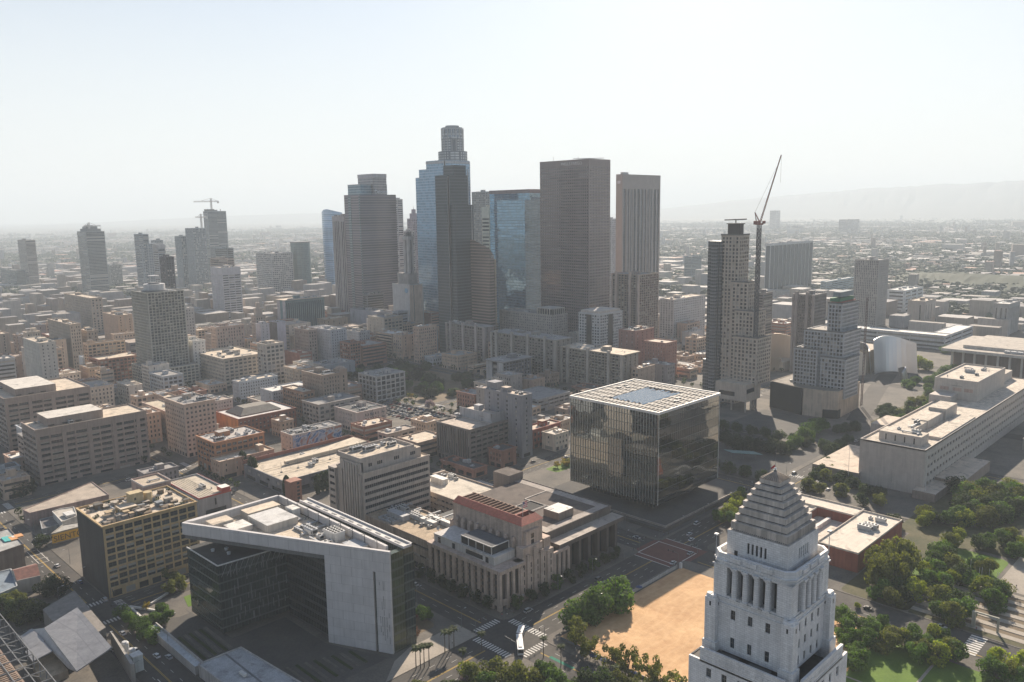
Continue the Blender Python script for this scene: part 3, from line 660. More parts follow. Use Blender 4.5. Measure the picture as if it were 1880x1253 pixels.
        for k in range(34):          # carved frieze, in relief
            u = 5+k*(2*R2-10)/33; hh_ = rnd.uniform(0.5, 1.25); z_ = 62.6+rnd.uniform(-0.1, 0.2)
            a, b_ = P(u-0.26, z_, -0.12), P(u+0.26, z_, 0.05)
            lo.box(min(a[0], b_[0]), min(a[1], b_[1]), z_, max(a[0], b_[0]), max(a[1], b_[1]), z_+hh_)
        a, b_ = P(3.6, 0, -0.15), P(2*R2-3.6, 0, 0.1)
        lo.box(min(a[0], b_[0]), min(a[1], b_[1]), 64.7, max(a[0], b_[0]), max(a[1], b_[1]), 65.4); lo.box(min(a[0], b_[0]), min(a[1], b_[1]), 61.7, max(a[0], b_[0]), max(a[1], b_[1]), 62.0)
    lo.poly([(R2, -R2, 0), (R2, R2, 0), (R2, R2, 61.5), (R2, -R2, 61.5)]); lo.poly([(R2, R2, 0), (-R2, R2, 0), (-R2, R2, 61.5), (R2, R2, 61.5)])
    lo.poly([(-R2, -R2, 61), (R2, -R2, 61), (R2, R2, 61), (-R2, R2, 61)], 2)
    lo.make('lower_stage', [TC, G_DARK, wall((0.10, 0.09, 0.08))], root)
    windows(c2, root, flat((0.22, 0.22, 0.21), .6), 2, 2)
    for (y0, y1) in ((-6.5, -0.8), (3.0, 9.5)):
        b = MB(); b.box(-15.0, y0, 61, -11.6, y1, 63.4, 0, top=1); b.box(-15.3, y0-.3, 63.4, -11.4, y1+.3, 63.65, 1); b.make('terrace_hut', [wall((0.3, 0.29, 0.27)), wall((0.13, 0.13, 0.125))], root)
    b = MB(); b.cyl(-12.6, -13.6, 0.9, 61, 63.2, 14, 0); b.cyl(-12.6, -13.6, 0.95, 63.2, 63.6, 14, 0, r1=0.2); b.make('water_tank', [METAL_W], root)
    # wide wings at the foot, out of sight below
    b = MB(); b.box(-38, -60, 0.15, 24, 30, 12.5, 0); b.make('wing', [TC], root)
    for dx, dy in ((-11.3, 10.8), (11.4, -11)):
        b = MB(); b.cyl(dx, dy, 0.16, 91, 97.5, 8, 0, r1=0.08); b.box(dx-.5, dy-.5, 97.2, dx+.5, dy+.5, 97.6, 0); b.make('lamp_mast', [METAL], root)
city_hall()

def police_hq():
    root = empty('police_headquarters', (0, 0, 0), 'angular office block with a triangular roof frame, blank pale slab and dark green glass wings', 'office building')
    ST = blockmat((0.54, 0.52, 0.51), (0.38, 0.36, 0.35), 5.0, 4.1, 0.06, 0.75, 0.035, 0.12)
    GLS = curtain((0.035, 0.055, 0.055), (0.055, 0.07, 0.07), 4.2, 1.5, 0.10, 0.45, 0.06)
    GLD = curtain((0.02, 0.025, 0.025), (0.04, 0.042, 0.042), 4.2, 1.2, 0.18, 0.1, 0.2)
    T, F, Rr, Bk = (145.4, 359.8), (190.9, 262.7), (198.4, 262.7), (196.0, 361.0)
    H0_, H1 = 40.6, 46.2
    d = Vector((F[0]-T[0], F[1]-T[1])).normalized(); n = Vector((-d.y, d.x))  # inward normal
    if n.x < 0: n = -n
    t = 1.4
    def off(p, k=1): return (p[0]+n.x*t*k, p[1]+n.y*t*k)
    fr = MB()
    fr.prism([T, F, off(F), off(T)], H0_, H1, 0, bottom=True)
    s0 = (T[0]+(F[0]-T[0])*0.705, T[1]+(F[1]-T[1])*0.705)
    L0 = Vector((F[0]-s0[0], F[1]-s0[1])).length
    def along(k): return (s0[0]+d.x*k, s0[1]+d.y*k)
    sl0, sl1 = L0-8.2, L0-7.0
    fr.prism([s0, along(sl0), off(along(sl0), 1.6), off(s0, 1.6)], 0.2, H0_, 0, bottom=True)
    fr.prism([along(sl1), F, off(F, 1.6), off(along(sl1), 1.6)], 0.2, H0_, 0, bottom=True)
    fr.prism([along(sl0), along(sl1), off(along(sl1), 1.6), off(along(sl0), 1.6)], 36.5, H0_, 0, bottom=True)
    fr.make('stone_slab', [ST], root)
    rnd = random.Random(4); sl_ = MB()
    for k in range(26):
        u = L0-rnd.choice((1.3, 2.4, 3.6, 4.5, 5.4)); z = rnd.uniform(3, 36); a = along(u)
        sl_.prism([(a[0]-n.x*.02, a[1]-n.y*.02), (a[0]+d.x*.16-n.x*.02, a[1]+d.y*.16-n.y*.02), (a[0]+d.x*.16+n.x*.05, a[1]+d.y*.16+n.y*.05), (a[0]+n.x*.05, a[1]+n.y*.05)], z, z+rnd.uniform(1.5, 4.5), 0)
    sl_.make('slit_window', [G_DARK], root)
    b = MB(); a0, a1 = along(sl0), along(sl1)
    b.prism([off(a0, 1.0), off(a1, 1.0), off(a1, 1.5), off(a0, 1.5)], 0.2, 36.5, 0); b.make('tall_slot_window', [glass((0.02, 0.05, 0.045), .2)], root)
    e = MB()   # other roof edges
    e.prism([off(T), (T[0]+4, T[1]+1.2), Bk, (Bk[0], Bk[1]-1.2), (T[0]+4.5, T[1]-1.6)], 42.5, H1, 0)
    e.prism([Bk, (Bk[0]-1.2, Bk[1]), (193.6, 262.7+6), (194.8, 262.7+6)], 42.5, H1, 0)
    e.prism([(198.4, 262.7), (203.6, 262.7), (203.6, 346.0), (198.4, 346.0)], 0.2, 45.2, 1, top=2)
    e.prism([(202.8, 262.7), (203.6, 262.7), (203.6, 346.0), (202.8, 346.0)], 45.2, 46.3, 0); e.prism([(198.4, 262.7), (203.6, 262.7), (203.6, 263.3), (198.4, 263.3)], 45.2, 46.3, 0)
    e.prism([(198.4, 263.3), (199.0, 263.3), (199.0, 346), (198.4, 346.0)], 45.2, 46.3, 0)
    e.make('roof_edge', [ST, GLS, wall((0.10, 0.10, 0.10))], root)
    r = MB(); r.prism([off(T, 1.2), off(F, 1.2), (194.6, 268), (194.6, 359.6), (150, 359.6)], 38.0, 42.0, 1, top=0, bottom=True); r.make('roof', [wall(ROOF_TAN, .9, .3, .3, streak=False), wall((0.15, 0.15, 0.15))], root)
    g = MB()
    # west wing under the frame and the long east wing
    g.prism([(147.2, 329.4), (197, 325.5), (197, 360.4), (146.8, 359.6)], 2.2, 33.8, 0, top=2)
    g.prism([(149.5, 333), (196, 330), (196, 358), (149.5, 358)], 0.2, 2.2, 1)
    g.make('glass_wing', [GLS, wall((0.12, 0.12, 0.12)), wall((0.05, 0.052, 0.055), .9, .4, .4, streak=False)], root)
    p = MB()
    for A, B_ in (((147.2, 329.4), (197, 325.5)), ((147.2, 329.4), (146.8, 359.6))):
        p.bar((*A, 34.0), (*B_, 34.0), 0.45, 0)
    p.make('glass_wing_parapet', [METAL_W], root)
    g = MB()
    g.prism([(180.0, 291.5), (197.5, 263.4), (197.9, 326), (178.6, 326)], 0.2, 40.4, 0); g.prism([(176.9, 329), (194, 329), (194, 352), (176.9, 352)], 33.8, 40.4, 0)
    g.make('rear_wing', [GLD], root)
    b = MB(); b.prism([(191.9, 262.9), (198.3, 262.9), (198.3, 266), (192.3, 266)], 0.2, 44.8, 0); b.make('end_glazing', [curtain((0.07, 0.09, 0.05), (0.06, 0.07, 0.06), 4.1, 1.4, 0.14, 0.3, 0.12)], root)
    # dark fins that break up the wing facade
    fn = MB(); rnd = random.Random(8)
    for k in range(60):
        u = rnd.uniform(0.08, 0.98); z = rnd.uniform(4, 28); h = rnd.uniform(2.5, 6); x = 147.2+(197-147.2)*u; y = 329.4+(325.5-329.4)*u
        fn.box(x-.22, y-.18, z, x+.22, y+.02, z+h, 0)
    for k in range(12):
        x = 147.2+(197-147.2)*(k+.5)/12*0.62; y = 329.4-0.075*(x-147.2); fn.bar((x, y-.25, 28.4), (x+2.6, y-.45, 33.6), 0.1, 1)
    fn.make('facade_fin', [METAL_D, METAL], root)
    # things on the roofs
    for nm, (x0, y0, x1, y1, z0, z1), m1, m2 in (('helipad', (171.5, 328.5, 187, 347, 42, 45.6), wall((.5, .48, .44)), wall((0.60, 0.59, 0.57), .8, .2, .4, streak=False)), ('plant_room', (155, 348.5, 165, 356, 42, 45.4), wall((.5, .47, .42)), wall(ROOF_TAN, streak=False)),
                                             ('plant_room', (159.5, 338, 169, 347.5, 42, 44.4), wall((.55, .53, .5)), wall(ROOF_WHITE, streak=False)), ('plant_room', (173, 349.5, 190, 357, 42, 45.4), wall((.4, .37, .33)), wall(ROOF_TAN, streak=False)),
                                             ('lift_house', (188.5, 335.5, 192.5, 342, 42, 46.6), wall((.62, .6, .57)), wall(ROOF_WHITE, streak=False)), ('cooling_unit', (186, 296, 191.5, 305, 42, 46.4), METAL_W, METAL_W),
                                             ('plant_screen', (186.5, 281, 193, 291, 42, 43.6), METAL_W, METAL)):
        b = MB(); b.box(x0, y0, z0, x1, y1, z1, 0, top=1); b.box(x0-.15, y0-.15, z1-.35, x1+.15, y1+.15, z1-.05, 0)
        if nm == 'cooling_unit':
            for i in range(3):
                for j in range(5): b.cyl(x0+1+i*1.75, y0+.9+j*1.8, .62, z1, z1+.25, 8, 2, top=2)
        o = b.make(nm, [m1, m2, flat((.06, .06, .06), .8)], root)
        if nm == 'helipad':
            hm_ = MB()
            for (u0, v0, u1, v1) in ((177, 335, 177.7, 340.5), (181, 335, 181.7, 340.5), (177.7, 337.4, 181, 338.1)): hm_.poly([(u0, v0, 45.62), (u1, v0, 45.62), (u1, v1, 45.62), (u0, v1, 45.62)])
            hm_.make('painted_letter', [M_LINE], o)
    rnd = random.Random(12)
    for k in range(16):
        for _t in range(30):
            u, v = rnd.uniform(176, 191), rnd.uniform(278, 332)
            if (v-262.7) > (190.9-u+3)*2.13+6: break
        me = UNITS[rnd.randrange(len(UNITS)-1)]; o = link(bpy.data.objects.new(me.name.split('.')[0], me)); o.parent = root; o.location = (u, v, 42.02); o.rotation_euler = (0, 0, rnd.choice((0, math.pi/2)))
    for k in range(9):
        b = MB(); y = 275+k*9.2; b.bar((193.6, y, 42), (193.6, y, 47.4), .22, 0); b.bar((193.6, y, 47.3), (191.6, y+.8, 47.3), .18, 0); b.bar((193.6, y, 44), (191.4, y, 42), .14, 0); b.make('davit_arm', [METAL_D], root)
    b = MB(); b.prism([(199.4, 264), (202.4, 264), (202.4, 345.4), (199.4, 345.4)], 45.25, 45.6, 0)
    for k in range(11): b.box(200.2, 268+k*7, 45.6, 201.0, 271.5+k*7, 45.75, 1)
    b.make('roof_walkway', [wall((0.66, 0.64, 0.6), streak=False), METAL_D], root)
    for (x, y) in ((153, 346), (158, 343), (156.5, 337.5)):
        b = MB(); b.cyl(x, y, .75, 34, 34.9, 10, 0); b.cyl(x, y, 1.0, 34.9, 35.3, 10, 0, r1=.6); b.make('roof_fan', [METAL], root)
    for (x, y) in PLZ:
        pass
PLZ = []
police_hq()

def cube():
    x, y, w_, d_, h_ = (394.9, 269.1, 69.6, 68.4, 66.5); root = empty('glass_cube_courthouse', (x, y, 0), 'large mirror glass cube with pleated walls and a slatted white roof', 'courthouse')
    z0 = 8.5; n = 33; dep = 0.05
    GM = curtain((0.19, 0.205, 0.205), (0.10, 0.11, 0.11), 5.6, 400, 0.03, 0.95, 0.03)
    g = MB()
    def pleat(o, X, W):
        Nx, Ny = X[1], -X[0]; c = W/n
        for i in range(n):
            u0, u1, u2 = i*c, i*c+c*0.84, (i+1)*c
            A = (o[0]+X[0]*u0, o[1]+X[1]*u0); B_ = (o[0]+X[0]*u1-Nx*dep*0, o[1]+X[1]*u1)
            B2 = (o[0]+X[0]*u1-Nx*-dep, o[1]+X[1]*u1-Ny*-dep); C_ = (o[0]+X[0]*u2, o[1]+X[1]*u2)
            for (P, Q, mi) in ((A, B2, 0), (B2, C_, 0)):
                g.poly([(*P, z0), (*Q, z0), (*Q, h_-1.6), (*P, h_-1.6)], mi)
            if X != XR: g.bar((A[0]+Nx*.22, A[1]+Ny*.22, z0), (A[0]+Nx*.22, A[1]+Ny*.22, h_-1.6), .26, 1)
            g.poly([(*A, z0), (*B2, z0), (*C_, z0)], 2); g.poly([(*A, h_-1.6), (*B2, h_-1.6), (*C_, h_-1.6)], 2)
    pleat((0, d_), XL, d_); pleat((0, 0), XR, w_); pleat((w_, 0), (0, 1), d_); pleat((w_, d_), (-1, 0), w_)
    g.poly([(0, 0, z0), (w_, 0, z0), (w_, d_, z0), (0, d_, z0)], 2)
    g.make('pleated_glass_wall', [GM, glass((0.34, 0.36, 0.35), 0.4, 0.2), METAL], root)
    f = MB()
    for (a, b_, c, e) in ((-.6, -.6, w_+.6, .35), (-.6, d_-.35, w_+.6, d_+.6), (-.6, .35, .35, d_-.35), (w_-.35, .35, w_+.6, d_-.35)): f.box(a, b_, h_-1.6, c, e, h_, 0)
    for cx, cy in ((-.25, -.75), (w_+.1, -.35), (-.35, d_+.1)): f.box(cx, cy, z0, cx+.25, cy+.25, h_-1.6, 0)
    f.make('roof_frame', [METAL_W], root)
    s = MB(); s.poly([(.35, .35, h_-2.6), (w_-.35, .35, h_-2.6), (w_-.35, d_-.35, h_-2.6), (.35, d_-.35, h_-2.6)], 1)
    LW = 0
    for k in range(24):
        yy = 1.4+k*(d_-3.4)/23
        cen = 20 < yy < 47
        for (a, b_) in (((1, 13), (57, w_-1)) if cen else ((1, w_-1),)): s.box(a, yy-.62, h_-1.7, b_, yy+.62, h_-.7, 0)
    for k in range(9):
        xx = 1+k*(w_-3.6)/8; s.box(xx-.9 if k else xx, .6, h_-1.5, xx+1.5, 20 if 12 < xx < 56 else d_-.6, h_-.55, 0)
        if 12 < xx < 56: s.box(xx-.9, 47, h_-1.5, xx+1.5, d_-.6, h_-.55, 0)
    s.make('roof_slats', [wall((0.46, 0.425, 0.375), .8, .35, .4, streak=False), wall((0.17, 0.14, 0.12), .9, .3, streak=False)], root)
    for k in range(15):
        b = MB(); yy = 21.2+k*1.74; x0 = 14+(k*37 % 5)*.7; x1 = 56-(k*23 % 7)*1.1
        b.poly([(x0, yy, h_-1.2), (x1, yy, h_-1.2), (x1, yy+1.15, h_-.75), (x0, yy+1.15, h_-.75)], 0); b.box(x0, yy+1.45, h_-1.5, x1, yy+1.55, h_-.76, 1); b.make('solar_panel', [flat((0.05, 0.15, 0.27), 0.75, 0, .15), METAL_W], root)
    b = MB(); b.prism([(9, 9), (w_-9, 9), (w_-9, d_-9), (9, d_-9)], 0, z0, 0); b.make('base_storey', [curtain((0.05, 0.055, 0.055), (0.12, 0.11, 0.10), 4.2, 3, .1, .2, .2)], root)
    b = MB(); b.prism(rr(-16, -16, w_+14, d_+12, 3), 0.15, 2.2, 0); b.make('podium', [M_PAVED], root)
    b = MB(); b.box(-13, -15, 2.2, -12.4, d_+8, 3.3); b.box(-12.4, -15, 2.2, w_+10, -14.4, 3.3); b.make('podium_wall', [wall((0.34, 0.30, 0.26))], root)
    rnd = random.Random(2)
    for k in range(10):
        o = link(bpy.data.objects.new('rooftop_unit', UNITS[rnd.choice((0, 1, 2))])); o.parent = root; o.location = (rnd.uniform(8, w_-8), rnd.choice((rnd.uniform(5, 17), rnd.uniform(50, d_-6))), h_-.9); o.scale = (.7, .7, .4)
cube()

def newspaper():
    ST = blockmat((0.52, 0.41, 0.34), (0.38, 0.30, 0.25), 1.8, 0.9, 0.03, .85, .06, .35)
    DK = wall((0.10, 0.10, 0.105), .7)
    root = empty('newspaper_building', (248.2, 255.6, 0), 'stone office with a red tiled slab top and tall pilasters at the street corner', 'office building')
    W, D_ = 38, 52     # along X, along Y
    b = MB(); coll = []
    b.box(0.9, 0.9, 0, W, D_, 19.2, 0, top=1)
    b.make('wall', [glass((0.06, 0.05, 0.045), .3), DK], root)
    for k in range(12):
        c = MB(); y = 0.0+k*(D_-1.9)/11; c.box(-.25, y, 0.15, 1.3, y+1.9, 18.6); c.box(-.45, y-.15, 0.15, 1.3, y+2.05, 2.6); c.make('pilaster', [ST], root)
    for k in range(3):
        c = MB(); x = 4.2+k*3.9; c.box(x, -.25, 0.15, x+1.7, 1.3, 18.6); c.make('pilaster', [ST], root)
    b = MB(); b.box(-1.0, -1.0, 18.6, W*.42, D_, 20.2, 0); b.box(-1.2, -1.2, 20.0, W*.42, D_, 20.5, 0); b.box(-.1, 1.95, 2.4, .95, D_, 5.2, 0); b.box(2, -.1, 2.4, W*.42, .95, 5.2, 0); b.make('cornice', [ST], root)
    sp_ = MB()
    for k in range(11):
        y = 1.9+k*(D_-1.9)/11
        for z in (8, 11.2, 14.4): sp_.box(.55, y, z, .92, y+2.9, z+1.0)
    sp_.make('spandrel', [wall((0.20, 0.15, 0.12))], root)
    # white penthouse and glazed room on the lower roof
    b = MB(); b.box(2.2, 6, 20.2, 16, 50, 24.2, 0, top=1); b.box(2.0, 5.8, 24.2, 16, 50.2, 24.6, 0)
    b.box(2.15, 14, 21, 2.25, 26, 23.2, 2)
    for y in (10, 34, 45): b.box(2.1, y, 20.6, 2.25, y+2, 23.4, 2)
    b.make('penthouse', [wall((0.55, 0.52, 0.49)), DK, G_DARK], root)
    b = MB(); b.box(3.6, 9, 24.2, 15, 31, 28.4, 1, top=2)
    for k in range(5): b.box(3.4, 9+k*5.4, 24.2, 3.8, 9.4+k*5.4, 28.4, 0)
    for z in (24.2, 28.3): b.box(3.35, 8.9, z, 3.75, 31, z+.35, 0); b.box(3.35, 8.75, z, 15, 9.1, z+.35, 0)
    b.box(14.7, 8.75, 24.2, 15.1, 9.1, 28.6, 0); b.make('glazed_room', [wall((.6, .58, .55)), G_DARK, wall((0.085, 0.09, 0.10), .9)], root)
    # tall slab with setbacks
    x0, x1, y0, y1, zt = 18.5, 33, 3.5, 53.5, 36
    b = MB()
    b.box(x0, y0, 0, x1, y1, zt, 0)
    b.box(16.0, 0.5, 0, 30, 5, 26.0, 0); b.box(19.5, 1.8, 0, 29, 5, 33, 0); b.box(12.0, 0.0, 0, 37.5, 4, 20.5, 0); b.box(33, 2.5, 0, 38, 40, 25.5, 0)
    b.box(16, y1-6, 0, x0+2, y1, 27, 0)
    for k in range(5):
        x = 13+k*4.8; b.box(x, -.8, 0.15, x+2.2, .1, (17, 21.5, 24, 21.5, 19)[k], 0); b.box(x+.2, -.6, 0, x+2.0, .2, (18, 22.4, 25, 22.4, 20)[k], 0)
    b.box(x0-.35, y0-.35, zt-1, x1+.35, y1+.35, zt-.2, 0)
    b.make('tower_slab', [ST], root)
    b = MB()
    for k in range(5):
        x = 15.45+k*4.8
        for z in (4, 8, 12, 15.5): b.box(x, -.06, z, x+1.1, .06, z+2.4, 0)
    for z in (23, 26, 29): b.box(23.2, 1.7, z, 25.2, 1.82, z+2.2, 0)
    for k in range(7):
        for z in (6, 10, 14, 17.5): b.box(33.0+(k>99), 0, z, 33, 0, z)
    b.make('slit_window', [G_DARK], root)
    for k in range(9):
        c = MB(); y = 8.5+k*5.1
        c.box(16.2, y-1.1, 20, 18.6, y+1.1, 28.2); c.cyl(17.4, y, 1.35, 28.2, 29.6, 10, 0, r1=.9); c.make('buttress', [ST], root)
    RR = wall((0.26, 0.065, 0.045), .8, .3, .5)
    b = MB()
    z0, z1 = zt, zt+2.4; i = 3.6
    b.poly([(x0-.5, y0-.5, z0), (x0-.5, y1, z0), (x0+i, y1, z1), (x0+i, y0+i, z1)]); b.poly([(x0-.5, y0-.5, z0), (x1+.5, y0-.5, z0), (x1-1, y0+i, z1), (x0+i, y0+i, z1)])
    b.poly([(x1+.5, y0-.5, z0), (x1+.5, y0+9, z0), (x1-1, y0+9, z1), (x1-1, y0+i, z1)]); b.box(x0+i, y0+i, z0, x0+i+.5, y1, z1-.05); b.box(x0+i, y0+8, z0, x1-1, y0+9, z1-.05)
    b.make('tiled_roof', [RR], root)
    b = MB(); b.poly([(x0+i, y0+9, zt+.05), (x1, y0+9, zt+.05), (x1, y1, zt+.05), (x0+i, y1, zt+.05)], 1)
    for k in range(14): b.box(x0+i+.5, y0+10+k*2.9, zt, x1-.5, y0+10.5+k*2.9, zt+1.9, 0)
    b.box(x1-.6, y0+9, zt, x1, y1, zt+1.5, 0)
    b.make('roof_truss', [wall((0.22, 0.13, 0.09)), wall((0.13, 0.10, 0.085), streak=False)], root)
    b = MB(); b.cyl(x0+6, y0+5, .12, zt+2, zt+9.5, 6, 0); b.make('flagpole', [METAL_W], root)
    b = MB()
    for k in range(7): b.box(x0+6.1, y0+5, zt+6.2+k*.42, x0+9.3, y0+5.06, zt+6.62+k*.42, k % 2)
    b.box(x0+6.05, y0+4.98, zt+7.9, x0+7.4, y0+5.08, zt+9.14, 2)
    b.make('flag', [flat((.5, .06, .06), .8), flat((.75, .72, .7), .8), flat((.05, .07, .2), .8)], root)
    b = MB()   # lower pilastered end by the trees
    b.box(38, 1.5, 0, 50, 30, 15.5, 1)
    for k in range(4): b.box(38.5+k*3.5, .7, .15, 40.3+k*3.5, 1.9, 16.2, 0)
    b.box(38, .9, 15.3, 50.5, 2.0, 16.6, 0); b.make('east_wing', [ST, glass((.05, .045, .04), .3)], root)
newspaper()

def newspaper_wing():
    x0, y0 = 251.3, 308.6; w_, d_, h_ = 27.5, 58.5, 18
    root = empty('print_works', (x0, y0, 0), 'long low stone print works with brown banded walls and a cluttered tan roof', 'print works')
    ST = wall((0.36, 0.28, 0.22), .85, .35)
    sty = dict(bay=5.2, flo=4.6, wf=0.995, hf=0.30, dep=0.9, base=5.2, top=2.2, side=1.2, cor=0, bbay=5.2)
    b = shell(w_, d_, h_, ST, None, sty, roofs=True, par=1.0); b.make('wall', [ST, wall((0.46, 0.36, 0.25), .9, .35, .2, streak=False)]+GL, root)
    b = MB(); b.box(w_, 0, 0, 55, 36, 14, 0, top=1); b.make('rear_block', [ST, wall(ROOF_DARK, streak=False)], root)
    rnd = random.Random(21)
    for k in range(26):
        me = UNITS[rnd.choice((0, 1, 1, 2, 3, 4, 5, 6))]; o = link(bpy.data.objects.new(me.name.split('.')[0], me)); o.parent = root
        o.location = (rnd.uniform(12, 26), rnd.uniform(16, 56), h_-1.0); o.rotation_euler = (0, 0, rnd.choice((0, math.pi/2)))
    for (a, b_, c, e, z) in ((9, 36, 14, 50, 3), (16, 18, 19, 36, 2.2), (21, 6, 23.5, 28, 2.6)):
        q = MB(); q.box(a, b_, h_-1, c, e, h_-1+z, 0); q.make('roof_plant', [METAL_W if z < 3 else METAL], root)
    q = MB()
    for k in range(3): q.box(3, 38+k*6, h_-1, 9, 38.5+k*6, h_+.2, 0)
    q.box(3, 38, h_-1, 3.5, 50.5, h_+.2, 0); q.box(6, 38, h_-1, 6.4, 50.5, h_+.2, 0); q.make('roof_frame', [METAL], root)
    q = MB(); q.cyl(12, 9, .2, h_-1, h_+1.4, 8, 0)
    for k in range(10):
        a = 2*math.pi*k/10; a2 = 2*math.pi*(k+1)/10; q.poly([(12, 9, h_+1.6), (12-.5+1.3*math.cos(a)*.6, 9-.5+1.3*math.sin(a), h_+2.6+1.0*math.cos(a)), (12-.5+1.3*math.cos(a2)*.6, 9-.5+1.3*math.sin(a2), h_+2.6+1.0*math.cos(a2))], 0)
    q.make('satellite_dish', [METAL_W], root)
newspaper_wing()

def mirror_office():
    root = empty('banded_office', (251.3, 367.5, 0), 'pale stone tower block with tall fluted end bay and banded window strips', 'office building')
    ST = wall((0.47, 0.41, 0.36), .85, .25); RF = wall((0.58, 0.49, 0.38), .9, .3, streak=False)
    w_, d_, h_ = 48, 26, 50
    b = MB(); gl = (2, 2, 3, 2, 4); coll = []
    b.poly([(0, 0, 0), (4, 0, 0), (4, 0, 50), (0, 0, 50)]) if False else None
    facade(b, (0, 0), XR, w_, 3.5, 39.5, 50, 4.0, 0.97, 0.50, 0.55, (2,), sill=.5, side=.0)
    b.poly([(0, 0, 0), (w_, 0, 0), (w_, 0, 3.5), (0, 0, 3.5)]); b.poly([(0, 0, 39.5), (w_, 0, 39.5), (w_, 0, 42), (0, 0, 42)])
    b.poly([(0, d_, 0), (0, 0, 0), (0, 0, 42), (0, d_, 42)]); b.poly([(w_, 0, 0), (w_, d_, 0), (w_, d_, 42), (w_, 0, 42)]); b.poly([(w_, d_, 0), (0, d_, 0), (0, d_, 42), (w_, d_, 42)])
    b.poly([(0, 0, 41.2), (w_, 0, 41.2), (w_, d_, 41.2), (0, d_, 41.2)], 1)
    b.make('wall', [ST, RF]+GL, root)
    m_ = MB()
    for k in range(32): m_.box(1.2+k*1.46, .25, 4.0, 1.35+k*1.46, .56, 39.0, 0)
    m_.make('window_mullion', [METAL_D], root)
    t = MB(); t.box(2.2, 3.0, 41.2, w_-4, d_, 47.3, 0, top=1); t.box(.2, 2.6, 47.3, w_-8, d_+.4, 48.4, 0, top=1); t.box(0.4, 2.8, 48.4, w_-9, 3.4, h_, 0); t.box(0.4, 3.4, 48.4, 1.0, d_, h_, 0); t.box(w_-9.6, 3.4, 48.4, w_-9, d_, h_, 0); t.box(.4, d_-.6, 48.4, w_-9, d_, h_, 0)
    for x in (6, 7.3, 12, 13.3, 14.6, 24, 25.3, 26.6, 36, 37.3, 38.6): t.box(x, 2.94, 43.8, x+1, 3.02, 45.8, 2)
    t.make('attic_storey', [ST, RF, G_DARK], root)
    f = MB()
    for k in range(8):
        y = 2.0+k*2.45; f.box(-1.3, y, 0.2, 0.05, y+1.25, 46 if 1 <= k <= 6 else 41, 0)
    f.box(-.5, 1.5, 0, 0.1, 22, 47.0, 0); f.box(-.45, 0, 41, .1, d_, 42.2, 0)
    f.make('fluted_bay', [ST], root)
    s = MB(); facade(s, (-1.6, d_+7), XL, 7, 0.2, 40, 7, 4.0, 0.75, .45, .4, (1,)); s.box(-1.55, d_, 0.1, 10, d_+7, 40.2, 0) if False else s.poly([(-1.6, d_, 0), (8, d_, 0), (8, d_, 40), (-1.6, d_, 40)])
    s.poly([(-1.6, d_, 40), (8, d_, 40), (8, d_+7, 40), (-1.6, d_+7, 40)], 0); s.make('stair_bay', [ST, G_DARK], root)
    dress_roof(root, 2, 6, w_-10, d_-1, 48.4, 7, rng=random.Random(3))
    g = MB(); g.poly([(-.4, -.5, 42), (w_, -.5, 42), (w_, .1, 42), (-.4, .1, 42)]); g.box(-.4, -.5, 41.3, w_+.2, -.0, 42.2, 0); g.make('ledge', [ST], root)
    for k in range(4):
        b = MB(); b.cyl(6+k*8, 14, .09, 48.4, 56-k, 6, 0); b.make('antenna', [METAL_D], root)
mirror_office()

